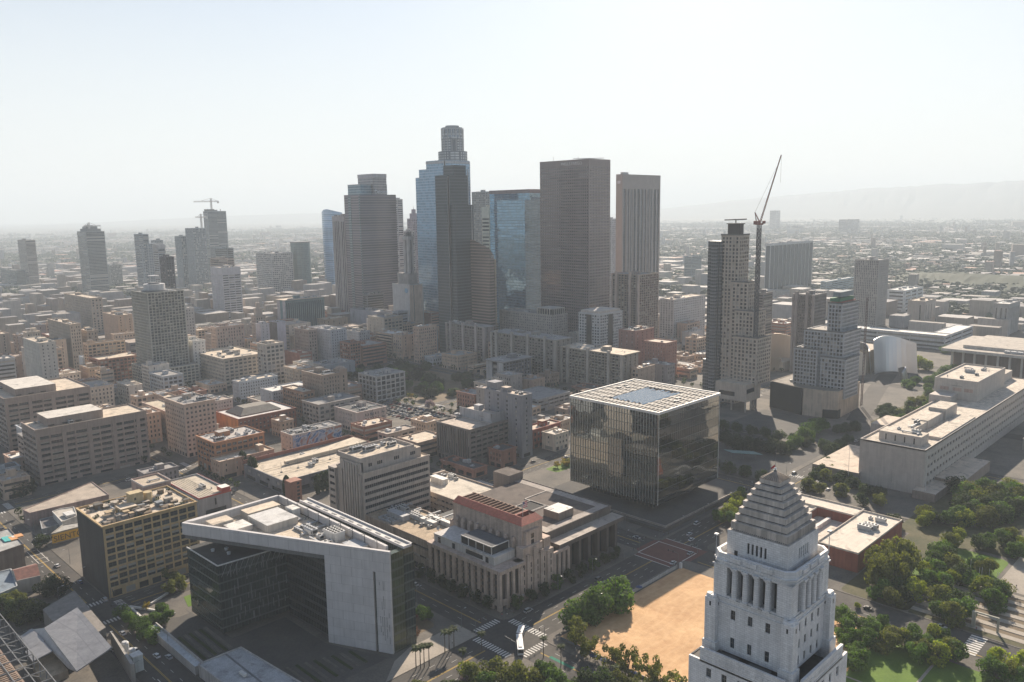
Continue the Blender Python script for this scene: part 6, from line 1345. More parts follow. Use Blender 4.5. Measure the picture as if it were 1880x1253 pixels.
    if op.get('hip'):
        b = MB(); a0, a1, c0, c1, z0, z1 = w_*.12, w_*.82, d_*.2, d_*.85, h_-.6, h_+4.4; i = 7
        b.box(a0, c0, h_-1, a1, c1, z0+.4, 1); b.poly([(a0, c0, z0+.4), (a1, c0, z0+.4), (a1-i, c0+i, z1), (a0+i, c0+i, z1)]); b.poly([(a0, c1, z0+.4), (a0, c0, z0+.4), (a0+i, c0+i, z1), (a0+i, c1-i, z1)])
        b.poly([(a1, c1, z0+.4), (a0, c1, z0+.4), (a0+i, c1-i, z1), (a1-i, c1-i, z1)]); b.poly([(a1, c0, z0+.4), (a1, c1, z0+.4), (a1-i, c1-i, z1), (a1-i, c0+i, z1)]); b.poly([(a0+i, c0+i, z1), (a1-i, c0+i, z1), (a1-i, c1-i, z1), (a0+i, c1-i, z1)])
        b.make('hipped_roof', [wall((.24, .22, .19), .9, .2), wall((.15, .08, .06))], root)
    if op.get('mural'):
        b = MB(); mt, nt, bs = nmat('mural_paint'); N = nt.nodes; L = nt.links; tc = N.new('ShaderNodeTexCoord'); ns = N.new('ShaderNodeTexNoise'); ns.inputs['Scale'].default_value = .12; ns.inputs['Detail'].default_value = 4; ns.inputs['Distortion'].default_value = 2.2
        cr = N.new('ShaderNodeValToRGB'); L.new(tc.outputs['Object'], ns.inputs['Vector']); L.new(ns.outputs[0], cr.inputs[0]); L.new(cr.outputs[0], bs.inputs['Base Color'])
        e = cr.color_ramp.elements; e[0].position = .38; e[0].color = (.05, .16, .35, 1); e[1].position = .62; e[1].color = (.42, .16, .09, 1)
        for p_, c_ in ((.45, (.45, .52, .60, 1)), (.52, (.50, .50, .50, 1)), (.56, (.30, .27, .26, 1))): q = e.new(p_); q.color = c_
        b.box(.3, -.1, .4, w_-.3, -.02, h_-.6, 0); b.make('mural', [mt], root)
    if op.get('fire'):
        for u in (w_*.48, w_*.86):
            b = MB()
            for k in range(3): b.box(u-1.4, -1.2, 5.4+k*4.2, u+1.4, 0, 5.55+k*4.2); b.box(u-1.4, -1.2, 5.5+k*4.2, u+1.4, -1.1, 6.5+k*4.2); b.bar((u-1, -.7, 5.5+k*4.2), (u+1, -.7, 9.6+k*4.2), .25)
            b.make('fire_escape', [METAL_D], root)
    if op.get('hall'):
        b = MB(); b.box(0, d_, 0, w_, d_+.6, h_+2.6, 0); b.box(w_, d_*.3, 0, w_+.6, d_+.6, h_+2.2, 0); b.make('brick_parapet', [blockmat((.28, .09, .06), (.2, .1, .08), .6, .2)], root)
        b = MB(); b.box(-4.5, -17, 0, 3.5, -9.5, 13.8, 0, top=2)
        for k in range(5): b.box(0, -17.06, 1.4+k*2.5, 2, -16.98, 2.9+k*2.5, 1)
        b.box(-4.8, -17.3, 13.4, 3.8, -9.2, 14.1, 0); b.make('stair_tower', [blockmat((.36, .17, .12), (.25, .15, .12), .6, .2), G_DARK, wall(ROOF_TAN)], root)
        b = MB(); b.box(2, d_*.55, h_, w_-2, d_*.55+.5, h_+.3); b.box(2, d_*.3, h_, w_-2, d_*.3+.4, h_+.25); b.prism([(20, d_*.58), (w_, d_*.58), (w_, d_*.9), (20, d_*.62)], h_, h_+2.0, 0); b.make('raised_roof', [wall((.62, .53, .41), streak=False)], root)
        for k in range(6): b = MB(); b.cyl(8+k*13, d_*.3, .09, h_, h_+8, 5); b.box(7.4+k*13, d_*.3-.5, h_, 8.6+k*13, d_*.3+.5, h_+.9); b.make('roof_antenna', [METAL_D], root)
    if op.get('turret'):
        b = MB(); b.box(w_, 2, 0, w_+9, 12, h_+2, 0); b.cyl(w_+4.5, 7, 4.8, h_+2, h_+3.6, 12, 0, r1=3.8); b.cyl(w_+4.5, 7, 3.8, h_+3.6, h_+4.6, 12, 0, r1=1)
        for k in range(8): b.box(w_+4, 1.94, 5+k*4, w_+5.4, 2.02, 7.4+k*4, 1)
        b.make('turret', [wm, G_DARK], root)
    if op.get('drum'):
        b = MB(); b.cyl(w_*.4, d_*.45, 13.5, h_-.5, h_+1, 24, 1); b.cyl(w_*.4, d_*.45, 11, h_+1, h_+7.5, 24, 0); b.cyl(w_*.4, d_*.45, 6, h_+7.5, h_+9, 20, 1)
        for k in range(4): a = k*math.pi/2+.4; b.bar((w_*.4+5*math.cos(a), d_*.45+5*math.sin(a), h_+7), (w_*.4+5*math.cos(a), d_*.45+5*math.sin(a), h_+16), .4, 0)
        b.cyl(w_*.4, d_*.45, 5.6, h_+15.6, h_+16.6, 16, 0); b.make('rooftop_drum', [wall((.50, .50, .50), .6), METAL_D], root)
    if op.get('podium'):
        b = shell(w_+10, d_+16, 25, wm, None, P_('grid', bay=4.6, flo=3.4, wf=.76, hf=.7, top=1), par=1.2, y0=-15, x0=-6); b.make('podium', [wm, wall(ROOF_GREY, streak=False), G_DARK, G_BLUE, G_MID], root)
    if op.get('crown'):
        b = MB(); b.box(5, 5, h_, w_-6, d_-8, h_+6, 0); b.box(8, 8, h_+6, w_-12, d_-14, h_+11, 0); b.bar((8, 8, h_+11), (8, 8, h_+17), .8); b.bar((2, 4, h_+13), (26, 30, h_+13), 1.2); b.make('crown', [wall((.20, .22, .23))], root)
    if op.get('shoulder'):
        b = MB(); b.cyl(w_+4, d_*.25, 16, 0, h_-20, 20, 0); b.make('rounded_shoulder', [curtain((.10, .14, .18), (.25, .28, .30), 3.4, 3, .2, .4, .2)], root)
    if op.get('hood'):
        b = MB()
        for k in range(9): u = d_*k/8; b.box(-.5, u-.5, h_, 13, u+.5, h_+8-abs(k-4)*.7)
        b.box(0, 0, h_+2, 12, d_, h_+5); b.make('ribbed_hood', [wall((.50, .50, .50))], root)
    if op.get('ragged'):
        b = MB(); rnd = random.Random(3)
        for k in range(12): b.box(rnd.uniform(0, w_-4), rnd.uniform(0, d_-4), h_, rnd.uniform(0, w_-4)+4, 0, h_) if False else b.cyl(rnd.uniform(1, w_-1), rnd.uniform(1, d_-1), .5, h_-1, h_+rnd.uniform(2, 6), 5)
        b.box(2, 2, h_-1, w_*.4, d_-2, h_+5); b.make('unfinished_top', [METAL_D], root)
    if op.get('eave'):
        b = MB(); b.box(-1.6, -1.6, h_-.05, w_+1.6, d_+1.6, h_+.6, 0); b.make('overhanging_roof', [wall(roof, .9, .2, streak=False)], root)
        dress_roof(root, 2, 2, w_-2, d_-2, h_+.6, 4, pent=(8, 7, 4, wm, wall(roof, streak=False)), rng=random.Random(int(x)))
    if op.get('ribs'):
        b = MB(); n = max(2, int(d_/22))
        for k in range(n): yy = d_*(k+.62)/n; b.box(-2.4, yy-1.6, 0, .1, yy+1.6, h_+3.0, 0)
        b.box(-1.9, -.3, 0, .1, 2.4, h_, 0); b.box(-1.9, d_-2.4, 0, .1, d_, h_, 0)
        nb = int((h_-4)/3.1)
        for k in range(nb): b.box(-1.5, 2.4, 4.4+k*3.1, 0, d_-2.4, 5.2+k*3.1, 1)
        b.make('lift_core', [wall(tuple(min(.6, c*1.45) for c in col)), wm], root)
    if op.get('bays'):
        b = MB()
        for (a0, a1, c0, c1) in ((-.6, .05, d_*.38, d_*.62), (w_*.36, w_*.56, -.6, .05)): b.box(a0, c0, 0, a1, c1, h_-2, 0)
        b.box(2, 2, h_-.5, w_-2, d_-2, h_+2.5, 1); b.make('dark_bay', [glass((.03, .033, .04), .2), wall((.56, .50, .44))], root)
    if op.get('pavilion'):
        b = MB(); a0, c0 = w_*.05, 2; a1, c1 = a0+24, c0+26; b.box(a0, c0, h_+6.5, a1, c1, h_+7.6, 0); b.box(a0+1.5, c0+1.5, h_-1, a1-1.5, c1-1.5, h_+6.5, 1)
        for k in range(7):
            for (u, v) in ((a0+(a1-a0-1)*k/6, c0), (a0, c0+(c1-c0-1)*k/6)): b.box(u, v, h_-1, u+1.1, v+1.1, h_+6.5, 0)
        b.make('pillared_pavilion', [wall((.46, .42, .37)), G_DARK], root)
    if op.get('setback'):
        b = MB(); b.box(w_*.2, d_*.2, h_-1, w_*.8, d_*.8, h_+9, 0); b.box(w_*.34, d_*.34, h_+9, w_*.66, d_*.66, h_+16, 0); b.cyl(w_/2, d_/2, .5, h_+16, h_+22, 6, 0, r1=.1); b.make('stepped_top', [wm], root)
    if op.get('lower'):
        b = MB(); b.box(-14, d_*.45, 0, 0, d_+14, h_-17, 0, top=1); b.box(-14, d_*.45, h_-17, -13.5, d_+14, h_-14.4, 0); b.box(-14, d_*.45, h_-17, 0, d_*.45+.5, h_-14.4, 0); b.box(-6, d_, h_-17, -1, d_+6, h_-13, 0); b.make('lower_wing', [wall((.42, .42, .43)), wall((.58, .5, .42), streak=False)], root)
        b = MB(); b.box(3, d_-9, h_-1, w_, d_, h_+5, 0); b.make('roof_parapet_block', [wm], root)

# towers whose skin is glass rather than punched windows
def ctower(nm, lab, cat, tiers, c1, c2, fl=4.0, bay=3.0, line=.16, metal=.6, rough=.12, extra=None, roofc=ROOF_GREY):
    x0, y0 = tiers[0][0], tiers[0][1]; root = empty(nm, (x0, y0, 0), lab, cat); m_ = curtain(c1, c2, fl, bay, line, metal, rough)
    for k, (x, y, w_, d_, h_) in enumerate(tiers):
        note((x, y, w_, d_)); b = MB(); b.box(0, 0, 0, w_, d_, h_, 0); b.box(.5, .5, h_, w_-.5, d_-.5, h_+.05, 1)
        for (a, c, e, f) in ((0, 0, w_, .5), (0, .5, .5, d_), (w_-.5, .5, w_, d_)): b.box(a, c, h_, e, f, h_+1.6, 0)
        b.make('shaft' if k == 0 else 'tier', [m_, wall(roofc, streak=False)], root, (x-x0, y-y0, 0))
    return root
def fins(root, x, y, w_, d_, z0, z1, step, wd, dep, m_, name='fin'):
    b = MB(); n = max(1, round(d_/step))
    for k in range(n+1): u = (d_-wd)*k/n; b.box(x-dep, y+u, z0, x+.02, y+u+wd, z1)
    n = max(1, round(w_/step))
    for k in range(n+1): u = (w_-wd)*k/n; b.box(x+u, y-dep, z0, x+u+wd, y+.02, z1)
    return b.make(name, [m_], root)
def grown(r, mw=0, md=0): r = list(r); r[2] = max(r[2], mw); r[3] = max(r[3], md); return r
# round stone crown tower
x, y, w_, d_, h_ = (872.3, 990.7, 23.0, 26.3, 318.4); rad = 18.4; cx, cy = x+12, y+12
root = empty('crowned_tower', (cx, cy, 0), 'tallest tower, pale stone with a round crown, behind the blue stepped one', 'tower'); note((cx-30, cy-30, 60, 60))
SMt = blockmat((.52, .54, .55), (.14, .16, .18), 3.4, 4.0, .85, .5, .05, .1, 0.0)
for (rr_, z0, z1, n_, nm) in ((rad*1.5, 0, 262, 8, 'shaft'), (rad*1.28, 262, 281, 16, 'tier'), (rad*.94, 281, 299, 24, 'tier'), (rad*.98, 299, 303, 24, 'tier'), (rad*.9, 303, h_, 24, 'crown')):
    b = MB(); b.cyl(0, 0, rr_, z0, z1, n_, 0); b.make(nm, [SMt if nm != 'crown' else curtain((.20, .24, .28), (.40, .42, .44), 9, 4, .16, .5, .2)], root, rz=.2)
b = MB()
for k in range(16): a = 2*math.pi*k/16; b.bar((rad*.95*math.cos(a), rad*.95*math.sin(a), 281), (rad*.95*math.cos(a), rad*.95*math.sin(a), h_-1), .9)
b.cyl(0, 0, rad*.6, h_, h_+3, 20); b.make('crown_rib', [wall((.5, .5, .5))], root)
lettering('usbank', 6.2, flat((.8, .8, .8), .5), root, (-rad*.72-1.6, -rad*.55-1.2+7.5, h_-8.8), (0.55, -0.83), 'crown_sign')
# blue stepped glass tower
def left_y(u, x): p = at('R', u, 520); return x*p[1]/p[0]
r1_, r2_, r3_ = (791.1, 915.6, 49.3, 42.1, 259.3), (783.5, 927.4, 18.7, 29.4, 247.8), (771.1, 919.4, 23.8, 31.7, 236.3)
root = ctower('blue_stepped_tower', 'blue glass tower with three steps on its left, before the round crowned one', 'tower', [r1_, (r1_[0]+3, r1_[1]+6, 34, left_y(775.5, r1_[0]+3)-r1_[1]-6, r2_[4]), (r1_[0]+6, r1_[1]+12, 34, left_y(769, r1_[0]+6)-r1_[1]-12, r3_[4])], (.22, .36, .50), (.26, .34, .42), 4, 3, .12, .45, .08)
fins(root, 0, 0, .6, .6, 0, r1_[4]+1, 9, 1.2, .6, wall((.52, .52, .53)), 'corner_strip')
b = MB(); b.box(-.7, r1_[3]*.02, r1_[4]-3, -.1, r1_[3], r1_[4]+.4, 0); b.box(0, -.7, r1_[4]-3, r1_[2], -.1, r1_[4]+.4, 0); b.make('roof_band', [wall((.5, .52, .54))], root)
# dark slabs in front
a_, b_ = (696.0, 799.5, 39.8, 26.1, 231.1), (713.4, 810.8, 26.9, 25.9, 244.8)
root = ctower('dark_glass_tower', 'dark charcoal tower of interlocking slabs with thin pale corner strips', 'tower', [grown((a_[0], a_[1], a_[2]*.86, a_[3], a_[4])), (b_[0]+4, b_[1]+2, b_[2]*.8, b_[3]*.8, b_[4]), (a_[0]+2, a_[1]-10, a_[2]*.80, 9, a_[4]-38)], (.018, .04, .058), (.028, .046, .062), 4, 1.5, .2, .1, .25)
fins(root, 0, 0, .6, .6, 0, a_[4], 9, 1.1, .5, wall((.45, .46, .46)), 'corner_strip')
b = MB(); b.box(a_[2]*.86-.6, -.4, 0, a_[2]*.86+.5, .4, b_[4]-4); b.box(a_[2]*.78-4, -13.4, 0, a_[2]*.78-3.2, -12.9, a_[4]-38); b.make('corner_strip', [wall((.45, .46, .46))], root)
# brown tower with the blue upper tiers
a_, b_, c_ = (744.3, 1065.8, 71.2, 41.0, 212.9), (752.4, 1072.4, 50.9, 34.9, 230.1), (773.3, 1067.3, 25.6, 41.4, 246.3)
root = ctower('brown_stepped_tower', 'brown grey office tower with blue glass shoulders and a boxed white topped crown', 'tower', [a_], (.13, .12, .145), (.165, .145, .16), 3.9, 60, .2, .25, .15)
for nm, r_, c1, c2 in (('blue_tier', b_, (.15, .24, .30), (.22, .28, .32)), ('crown', c_, (.20, .20, .22), (.30, .29, .30))):
    b = MB(); b.box(0, 0, a_[4]-30, r_[2], r_[3], r_[4], 0); b.box(-.4, -.4, r_[4]-5 if nm == 'crown' else r_[4], r_[2]+.4, r_[3]+.4, r_[4]+.6, 1); b.make(nm, [curtain(c1, c2, 4, 3, .14, .5, .15), wall((.45, .44, .46))], root, (r_[0]-a_[0], r_[1]-a_[1], 0))
lettering('Deloitte', 7.5, flat((.75, .8, .85), .5), root, (1.5+c_[0]-a_[0], c_[1]-a_[1]-.7, a_[4]+3.5), (1, 0), 'roof_sign')
b = MB(); b.box(-.5, -.5, 0, .7, .7, a_[4]); b.box(-.6, a_[3]*.55, 0, .05, a_[3]*.72, a_[4]-1); b.make('glass_strip', [curtain((.13, .18, .20), (.2, .24, .26), 4, 2, .15, .6, .1)], root)

# curved blue tower
r_ = grown((1007.1, 1551.8, 16.8, 65.8, 195.7), 30); note(r_)
root = empty('curved_glass_tower', (r_[0], r_[1], 0), 'pale blue glass tower with a curved left edge, left of the striped tower', 'tower')
b = MB(); D_ = 56; pr = [(0, 0), (0, D_*.25), (3, D_*.6), (9, D_*.9), (30, D_*.9), (30, 0)]
b.prism(pr, 0, [r_[4]-2, r_[4], r_[4]-1, r_[4]-6, r_[4]-10, r_[4]-8], 0); b.make('shaft', [curtain((.24, .40, .60), (.30, .42, .55), 4.2, 40, .16, .3, .1)], root)
# round green tower
r_ = (969.2, 1634.2, 22.2, 37.5, 122.9); root = empty('round_green_tower', (r_[0]+18, r_[1]+18, 0), 'round dark green tower right of the white gridded office', 'tower'); b = MB(); b.cyl(0, 0, 22, 0, r_[4], 20, 0); b.cyl(0, 0, 22.8, r_[4]-1, r_[4]+1, 20, 1); b.make('shaft', [curtain((.08, .13, .14), (.12, .17, .17), 4, 3, .15, .3, .3), METAL_D], root); note((r_[0]-6, r_[1]-6, 50, 50))
# telephone exchange with the microwave mast
x, y, w_, d_, h_ = (733.0, 933.7, 24.3, 40.4, 81.9); note((733.0, 933.7, 24.3, 40.4, 81.9))
root = empty('telephone_exchange', (x, y, 0), 'blank pale exchange building with a round blue emblem and a ribbed concrete mast on top', 'building')
b = MB(); b.box(0, 0, 0, w_, d_, h_, 0, top=2); b.box(w_*.3, -.25, 4, w_*.34, .1, h_-1, 3); b.box(w_, 2, 0, w_+3, d_, h_-4, 0); b.box(-.3, -.3, h_-.6, w_+.3, .1, h_+.8, 0); b.box(-.3, .1, h_-.6, .1, d_, h_+.8, 0)
b.poly([(0, -.02, 0), (w_, -.02, 0), (w_, -.02, h_-.6), (0, -.02, h_-.6)], 1)  # right face overlaid in tan, warm reflected light put into its colour
b.make('wall', [wall((.50, .49, .48), .85, .2), wall((.62, .50, .40)), wall(ROOF_GREY), METAL_D], root)
b = MB(); b.box(4, 6, h_, w_-4, d_-8, h_+16, 0)
for k in range(5): b.box(3.5, 7+k*4.4, h_, 4, 9+k*4.4, h_+16, 0); b.box(5+k*3.2, 5.5, h_, 6.5+k*3.2, 6, h_+16, 0)
b.make('mast_base', [wall((.38, .36, .34))], root)
zz = h_+16; top = (734.4, 932.5, 154.5)[2]
b = MB()
for (u, v) in ((8, 9), (14, 9), (8, 17), (14, 17)): b.box(u, v, zz, u+3.2, v+4.5, top-4, 0)
b.box(9, 10, zz, 16.5, 20.5, top-8, 1); b.box(7, 8, top-8, 18.5, 22.5, top-3, 0)
for k in range(6): b.cyl(8+k*2, 9+(k*5 % 13), 1.1, top-3, top+4-(k % 3), 6, 1)
b.make('microwave_mast', [wall((.44, .43, .42)), METAL_D], root)
b = MB(); n = 20
for k in range(n):
    a, c = 2*math.pi*k/n, 2*math.pi*(k+1)/n; b.poly([(-.4, 7, h_-8.5), (-.4, 7+3.6*math.cos(a), h_-8.5+3.6*math.sin(a)), (-.4, 7+3.6*math.cos(c), h_-8.5+3.6*math.sin(c))], 0)
for k in range(5): b.box(-.55, 7-2.9+abs(k-2)*.5, h_-11+k*1.25, -.42, 7+2.9-abs(k-2)*.5, h_-10.5+k*1.25, 1)
b.make('emblem', [flat((.08, .28, .45), .6), flat((.45, .55, .62), .6)], root)
# blue glass pair
a_, b_ = (831.7, 794.2, 42.4, 55.5, 200.0), (865.6, 816.6, 10.3, 77.3, 214.4)
root = ctower('blue_glass_tower', 'blue mirror glass tower with a purple brown rim, left of the brown stone tower', 'tower', [a_, (b_[0], b_[1], b_[2]+20, b_[3]+6, b_[4])], (.20, .34, .45), (.18, .26, .34), 4, 3, .10, .8, .04)
b = MB(); dx, dy = b_[0]-a_[0], b_[1]-a_[1]; b.box(dx-.5, dy-.5, b_[4]-3, dx+b_[2]+20.5, dy+b_[3]+6.5, b_[4]+2.4, 0); b.box(dx+b_[2]+20, dy-6, b_[4]-20, dx+b_[2]+34, dy+10, b_[4]-8, 0); b.make('roof_rim', [wall((.25, .19, .20))], root)
lettering('KPMG', 7, flat((.3, .36, .45), .5), root, (dx-.7, dy+b_[3]-4, b_[4]-13), (0, -1), 'roof_sign'); lettering('Oaktree', 6.5, flat((.3, .36, .45), .5), root, (dx+3, dy-.8, b_[4]-12), (1, 0), 'roof_sign')
# brown tower with slanted roof
x, y, w_, d_, h_ = grown((719.8, 750.7, 6.9, 35.3, 139.6), 8, 0); note((x, y, w_, d_))
root = empty('slanted_brown_tower', (x, y, 0), 'brown striped tower with a slanting roof between two glass towers', 'tower'); b = MB(); b.prism([(0, 0), (w_, 0), (w_, d_), (0, d_)], 0, [h_, h_-10, h_+4, h_+12], 0, top=1); b.make('shaft', [curtain((.10, .085, .08), (.21, .15, .13), 3.9, 60, .24, .3, .2), wall((.5, .42, .38))], root)
b = MB(); b.box(w_, -1, 0, w_+3, 8, h_-14); b.make('side_fin', [curtain((.3, .25, .18), (.2, .17, .14), 3.9, 60, .24, .3, .2)], root)
lettering('citi', 5, flat((.6, .6, .6), .5), root, (2, -.4, h_-12), (1, 0), 'roof_sign')
# brown stone tower with square windows
x, y, w_, d_, h_ = (844.5, 689.1, 45.1, 87.7, 252.3); note((844.5, 689.1, 45.1, 87.7, 252.3))
root = empty('brown_stone_tower', (x, y, 0), 'tall brown stone tower with square windows and lettering near the top, centre of the skyline', 'tower')
BS = wall((.25, .195, .185), .5, .12); b = MB()
GB = [glass((.16, .15, .16), .05, .8, .5, .15, .02), glass((.22, .20, .20), .05, .8, .5, .15, .02), glass((.10, .09, .10), .06, .8)]
for o, X, W in (((0, d_), XL, d_), ((0, 0), XR, w_)):
    facade(b, o, X, W, 0, h_-9, 3.25, 4.0, .6, .55, .25, (1, 1, 2, 3), 0, side=1.0); P = lambda u, z: (o[0]+X[0]*u, o[1]+X[1]*u, z); b.poly([P(0, h_-9), P(W, h_-9), P(W, h_), P(0, h_)], 0)
b.poly([(w_, 0, 0), (w_, d_, 0), (w_, d_, h_), (w_, 0, h_)]); b.poly([(w_, d_, 0), (0, d_, 0), (0, d_, h_), (w_, d_, h_)]); b.poly([(0, 0, h_-1.2), (w_, 0, h_-1.2), (w_, d_, h_-1.2), (0, d_, h_-1.2)], 0)
b.make('shaft', [BS]+GB, root)
o = lettering('WELLS FARGO', 5.6, flat((.72, .68, .66), .4), root, (-.3, d_*.555, h_-7), (0, -1), 'tower_lettering')
b = MB(); b.bar((w_*.2, d_*.3, h_), (w_*.2, d_*.3, h_+4), .4); b.bar((w_*.8, 4, h_+2), (w_*.2, d_*.4, h_+2), .8); b.bar((4, d_*.75, h_), (4, d_*.75, h_+6), .3); b.make('roof_crane', [METAL], root)
# tall tan tower with dark strips
x, y, w_, d_, h_ = grown((943.2, 709.1, 93.9, 11.3, 235.3), 0, 10); note((x, y, w_, d_))
root = empty('tan_striped_tower', (x, y, 0), 'tall tan tower with nine dark vertical window strips, right of the brown stone tower', 'tower')
TN = wall((.37, .335, .315), .7, .12); b = MB()
facade(b, (0, 0), XR, w_, 0, h_-20, 8.1, 400, .62, .995, .9, (1, 1, 2), 0, side=1.5); facade(b, (0, d_), XL, d_, 0, h_-20, 30, 400, .0001, .9, .1, (1,), 0)
for (p, q) in (((0, 0), (w_, 0)), ((0, d_), (0, 0)), ((w_, 0), (w_, d_)), ((w_, d_), (0, d_))): b.poly([(*p, h_-20), (*q, h_-20), (*q, h_), (*p, h_)])
b.poly([(w_, 0, 0), (w_, d_, 0), (w_, d_, h_), (w_, 0, h_)]); b.poly([(w_, d_, 0), (0, d_, 0), (0, d_, h_), (w_, d_, h_)]); b.poly([(0, 0, h_-1), (w_, 0, h_-1), (w_, d_, h_-1), (0, d_, h_-1)])
b.make('shaft', [TN, curtain((.11, .12, .135), (.15, .16, .17), 4, 1.6, .12, .3, .15), curtain((.15, .16, .17), (.15, .16, .17), 4, 1.6, .12, .3, .15)], root)
b = MB()
for k in range(8): u = 1.5+(k+1)*(w_-3)/9; b.box(u-.35, -1.1, 0, u+.35, .02, h_-20)
b.make('white_fin', [wall((.52, .52, .53))], root)
b = MB(); b.box(6, 3, h_-1, 18, 8, h_+3, 0); b.make('roof_plant', [METAL], root)
b = MB(); b.box(-.5, d_*.3, h_-13, -.1, d_*.75, h_-9, 0); b.make('roof_sign', [flat((.62, .62, .64), .5)], root)
# cranes over the unfinished left tower
t_ = (953.8, 2037.8, 50.8, 23.9, 196.5); hammerhead('tower_crane', 'hammerhead crane on top of the tallest bluish tower at left', t_[0]+14, t_[1]+4, t_[4]-8, t_[4]+24, 46, 20, 2.3)
t_ = (878.4, 1962.4, 32.7, 43.2, 155.2); hammerhead('tower_crane', 'smaller hammerhead crane over the middle bluish tower at left', t_[0]+24, t_[1]+2, t_[4]-6, t_[4]+26, 14, 16, 2.3)
t_ = (657.6, 2035.7, 41.1, 59.2, 152.7); hammerhead('tower_crane', 'low crane jib on the crown of the notched blue grey tower', t_[0]+10, t_[1]+5, t_[4]+6, t_[4]+12, 26, 12, -.7)

# ---------------------------------------------------------------- roof huts on the golden loft block
rnd = random.Random(31)
loft = [o for o in sc.objects if o.name == 'loft_building'][0]
gx, gy, gw, gd, gh = (125.9, 406.0, 46.9, 37.2, 37.7)
cols_ = [(.46, .35, .22), (.42, .37, .31), (.26, .21, .17), (.50, .46, .41), (.22, .24, .26), (.16, .12, .08), (.10, .09, .08)]
for k in range(60):
    w0, d0, h0 = rnd.uniform(1.2, 4.2), rnd.uniform(1.2, 3.8), rnd.uniform(.7, 2.8)
    u, v = rnd.uniform(1.5, gw-w0-1.5), rnd.uniform(1.5, gd-d0-1.5)
    b = MB(); b.box(0, 0, 0, w0, d0, h0, 0); b.box(-.2, -.2, h0, w0+.2, d0+.2, h0+.15, 1); b.box(w0*.3, -.04, .1, w0*.6, .02, h0*.7, 2)
    b.make('roof_hut', [wall(rnd.choice(cols_)), wall(rnd.choice(cols_)), METAL_D], loft, (u, v, gh-1))
b = MB(); b.box(0, 0, 0, 6.5, 5, 7.5, 0); b.box(-.2, -.2, 7.5, 6.7, 5.2, 7.8, 0); b.box(2, -.05, 4, 3, .02, 5.4, 1); b.cyl(10, 3, 2.2, 0, 6, 12, 0); b.make('stair_house', [wall((.50, .40, .24)), G_DARK], loft, (gw*.42, gd*.45, gh-1))
for k in range(34):
    b = MB(); r0 = rnd.uniform(.4, 1.0)
    for j in range(26):
        c = Vector((rnd.gauss(0, .6), rnd.gauss(0, .6), rnd.uniform(.2, 1.6)*r0)); a = Vector((rnd.uniform(-1, 1), rnd.uniform(-1, 1), rnd.uniform(-1, 1))).normalized()*.45; e = Vector((rnd.uniform(-1, 1), rnd.uniform(-1, 1), rnd.uniform(-1, 1))).normalized()*.45
        b.poly([tuple(c-a), tuple(c+e), tuple(c+a), tuple(c-e)])
    b.make('roof_plant', [flat((.045, .07, .025), .8)], loft, (rnd.uniform(2, gw-2), rnd.uniform(2, gd-2), gh-1))

# ---------------------------------------------------------------- the crowded old city: infill blocks
PAL = [(.42, .33, .26), (.36, .28, .23), (.30, .21, .17), (.50, .44, .38), (.46, .37, .30), (.26, .15, .12), (.55, .51, .46), (.33, .30, .28), (.24, .22, .22), (.40, .30, .24), (.36, .38, .40)]
RPAL = [ROOF_TAN, ROOF_WHITE, ROOF_GREY, (.44, .36, .30), (.60, .55, .48), ROOF_DARK, (.36, .34, .32)]
PN = ['tan', 'brown', 'dark brown', 'cream', 'beige', 'brick red', 'off white', 'grey', 'charcoal', 'dusty brown', 'blue grey']
OPEN = [(690, 235, 1110, 470), (125, 403, 350, 476), (125, 476, 200, 600), (125, 200, 227, 386), (420, 372, 475, 384), (436, 552, 478, 652), (495, 600, 606, 797), (606, 285, 706, 352), (240, 20, 500, 225), (125, 440, 227, 470), (376, 250, 478, 384), (495, 248, 700, 384), (860, 290, 1010, 500), (470, 40, 560, 240), (-24, 200, 125, 620)]
NEARV = [(a, b) for a, b in ((SX[i][1], SX[i+1][0]) for i in range(len(SX)-1))]
def free(x0, y0, x1, y1, m_=1.0):
    for (a, b, c, d) in FOOT:
        if x0 < c+m_ and x1 > a-m_ and y0 < d+m_ and y1 > b-m_: return False
    for (a, b, c, d) in OPEN:
        if x0 < c and x1 > a and y0 < d and y1 > b: return False
    return True
for r_ in ((394.9, 269.1, 69.6, 68.4, 66.5), (248, 255, 105, 140), (147, 263, 57, 100), (543, 148, 292, 60), (402, 151, 64, 66), (620, 285, 130, 160), (935, 300, 90, 190), (700, 100, 90, 45), (985, 145, 110, 150), (1120, 320, 130, 150), (118, 470, 110, 70)): note(r_)
rnd = random.Random(77)
def px_of(x, y, z):
    q = Vector((x, y, z-EYE)); c = q.dot(FW)
    return (940+FOC*q.dot(RT)/c, 626.5-FOC*q.dot(UP)/c) if c > 1 else (-9999, 0)
n_in = 0
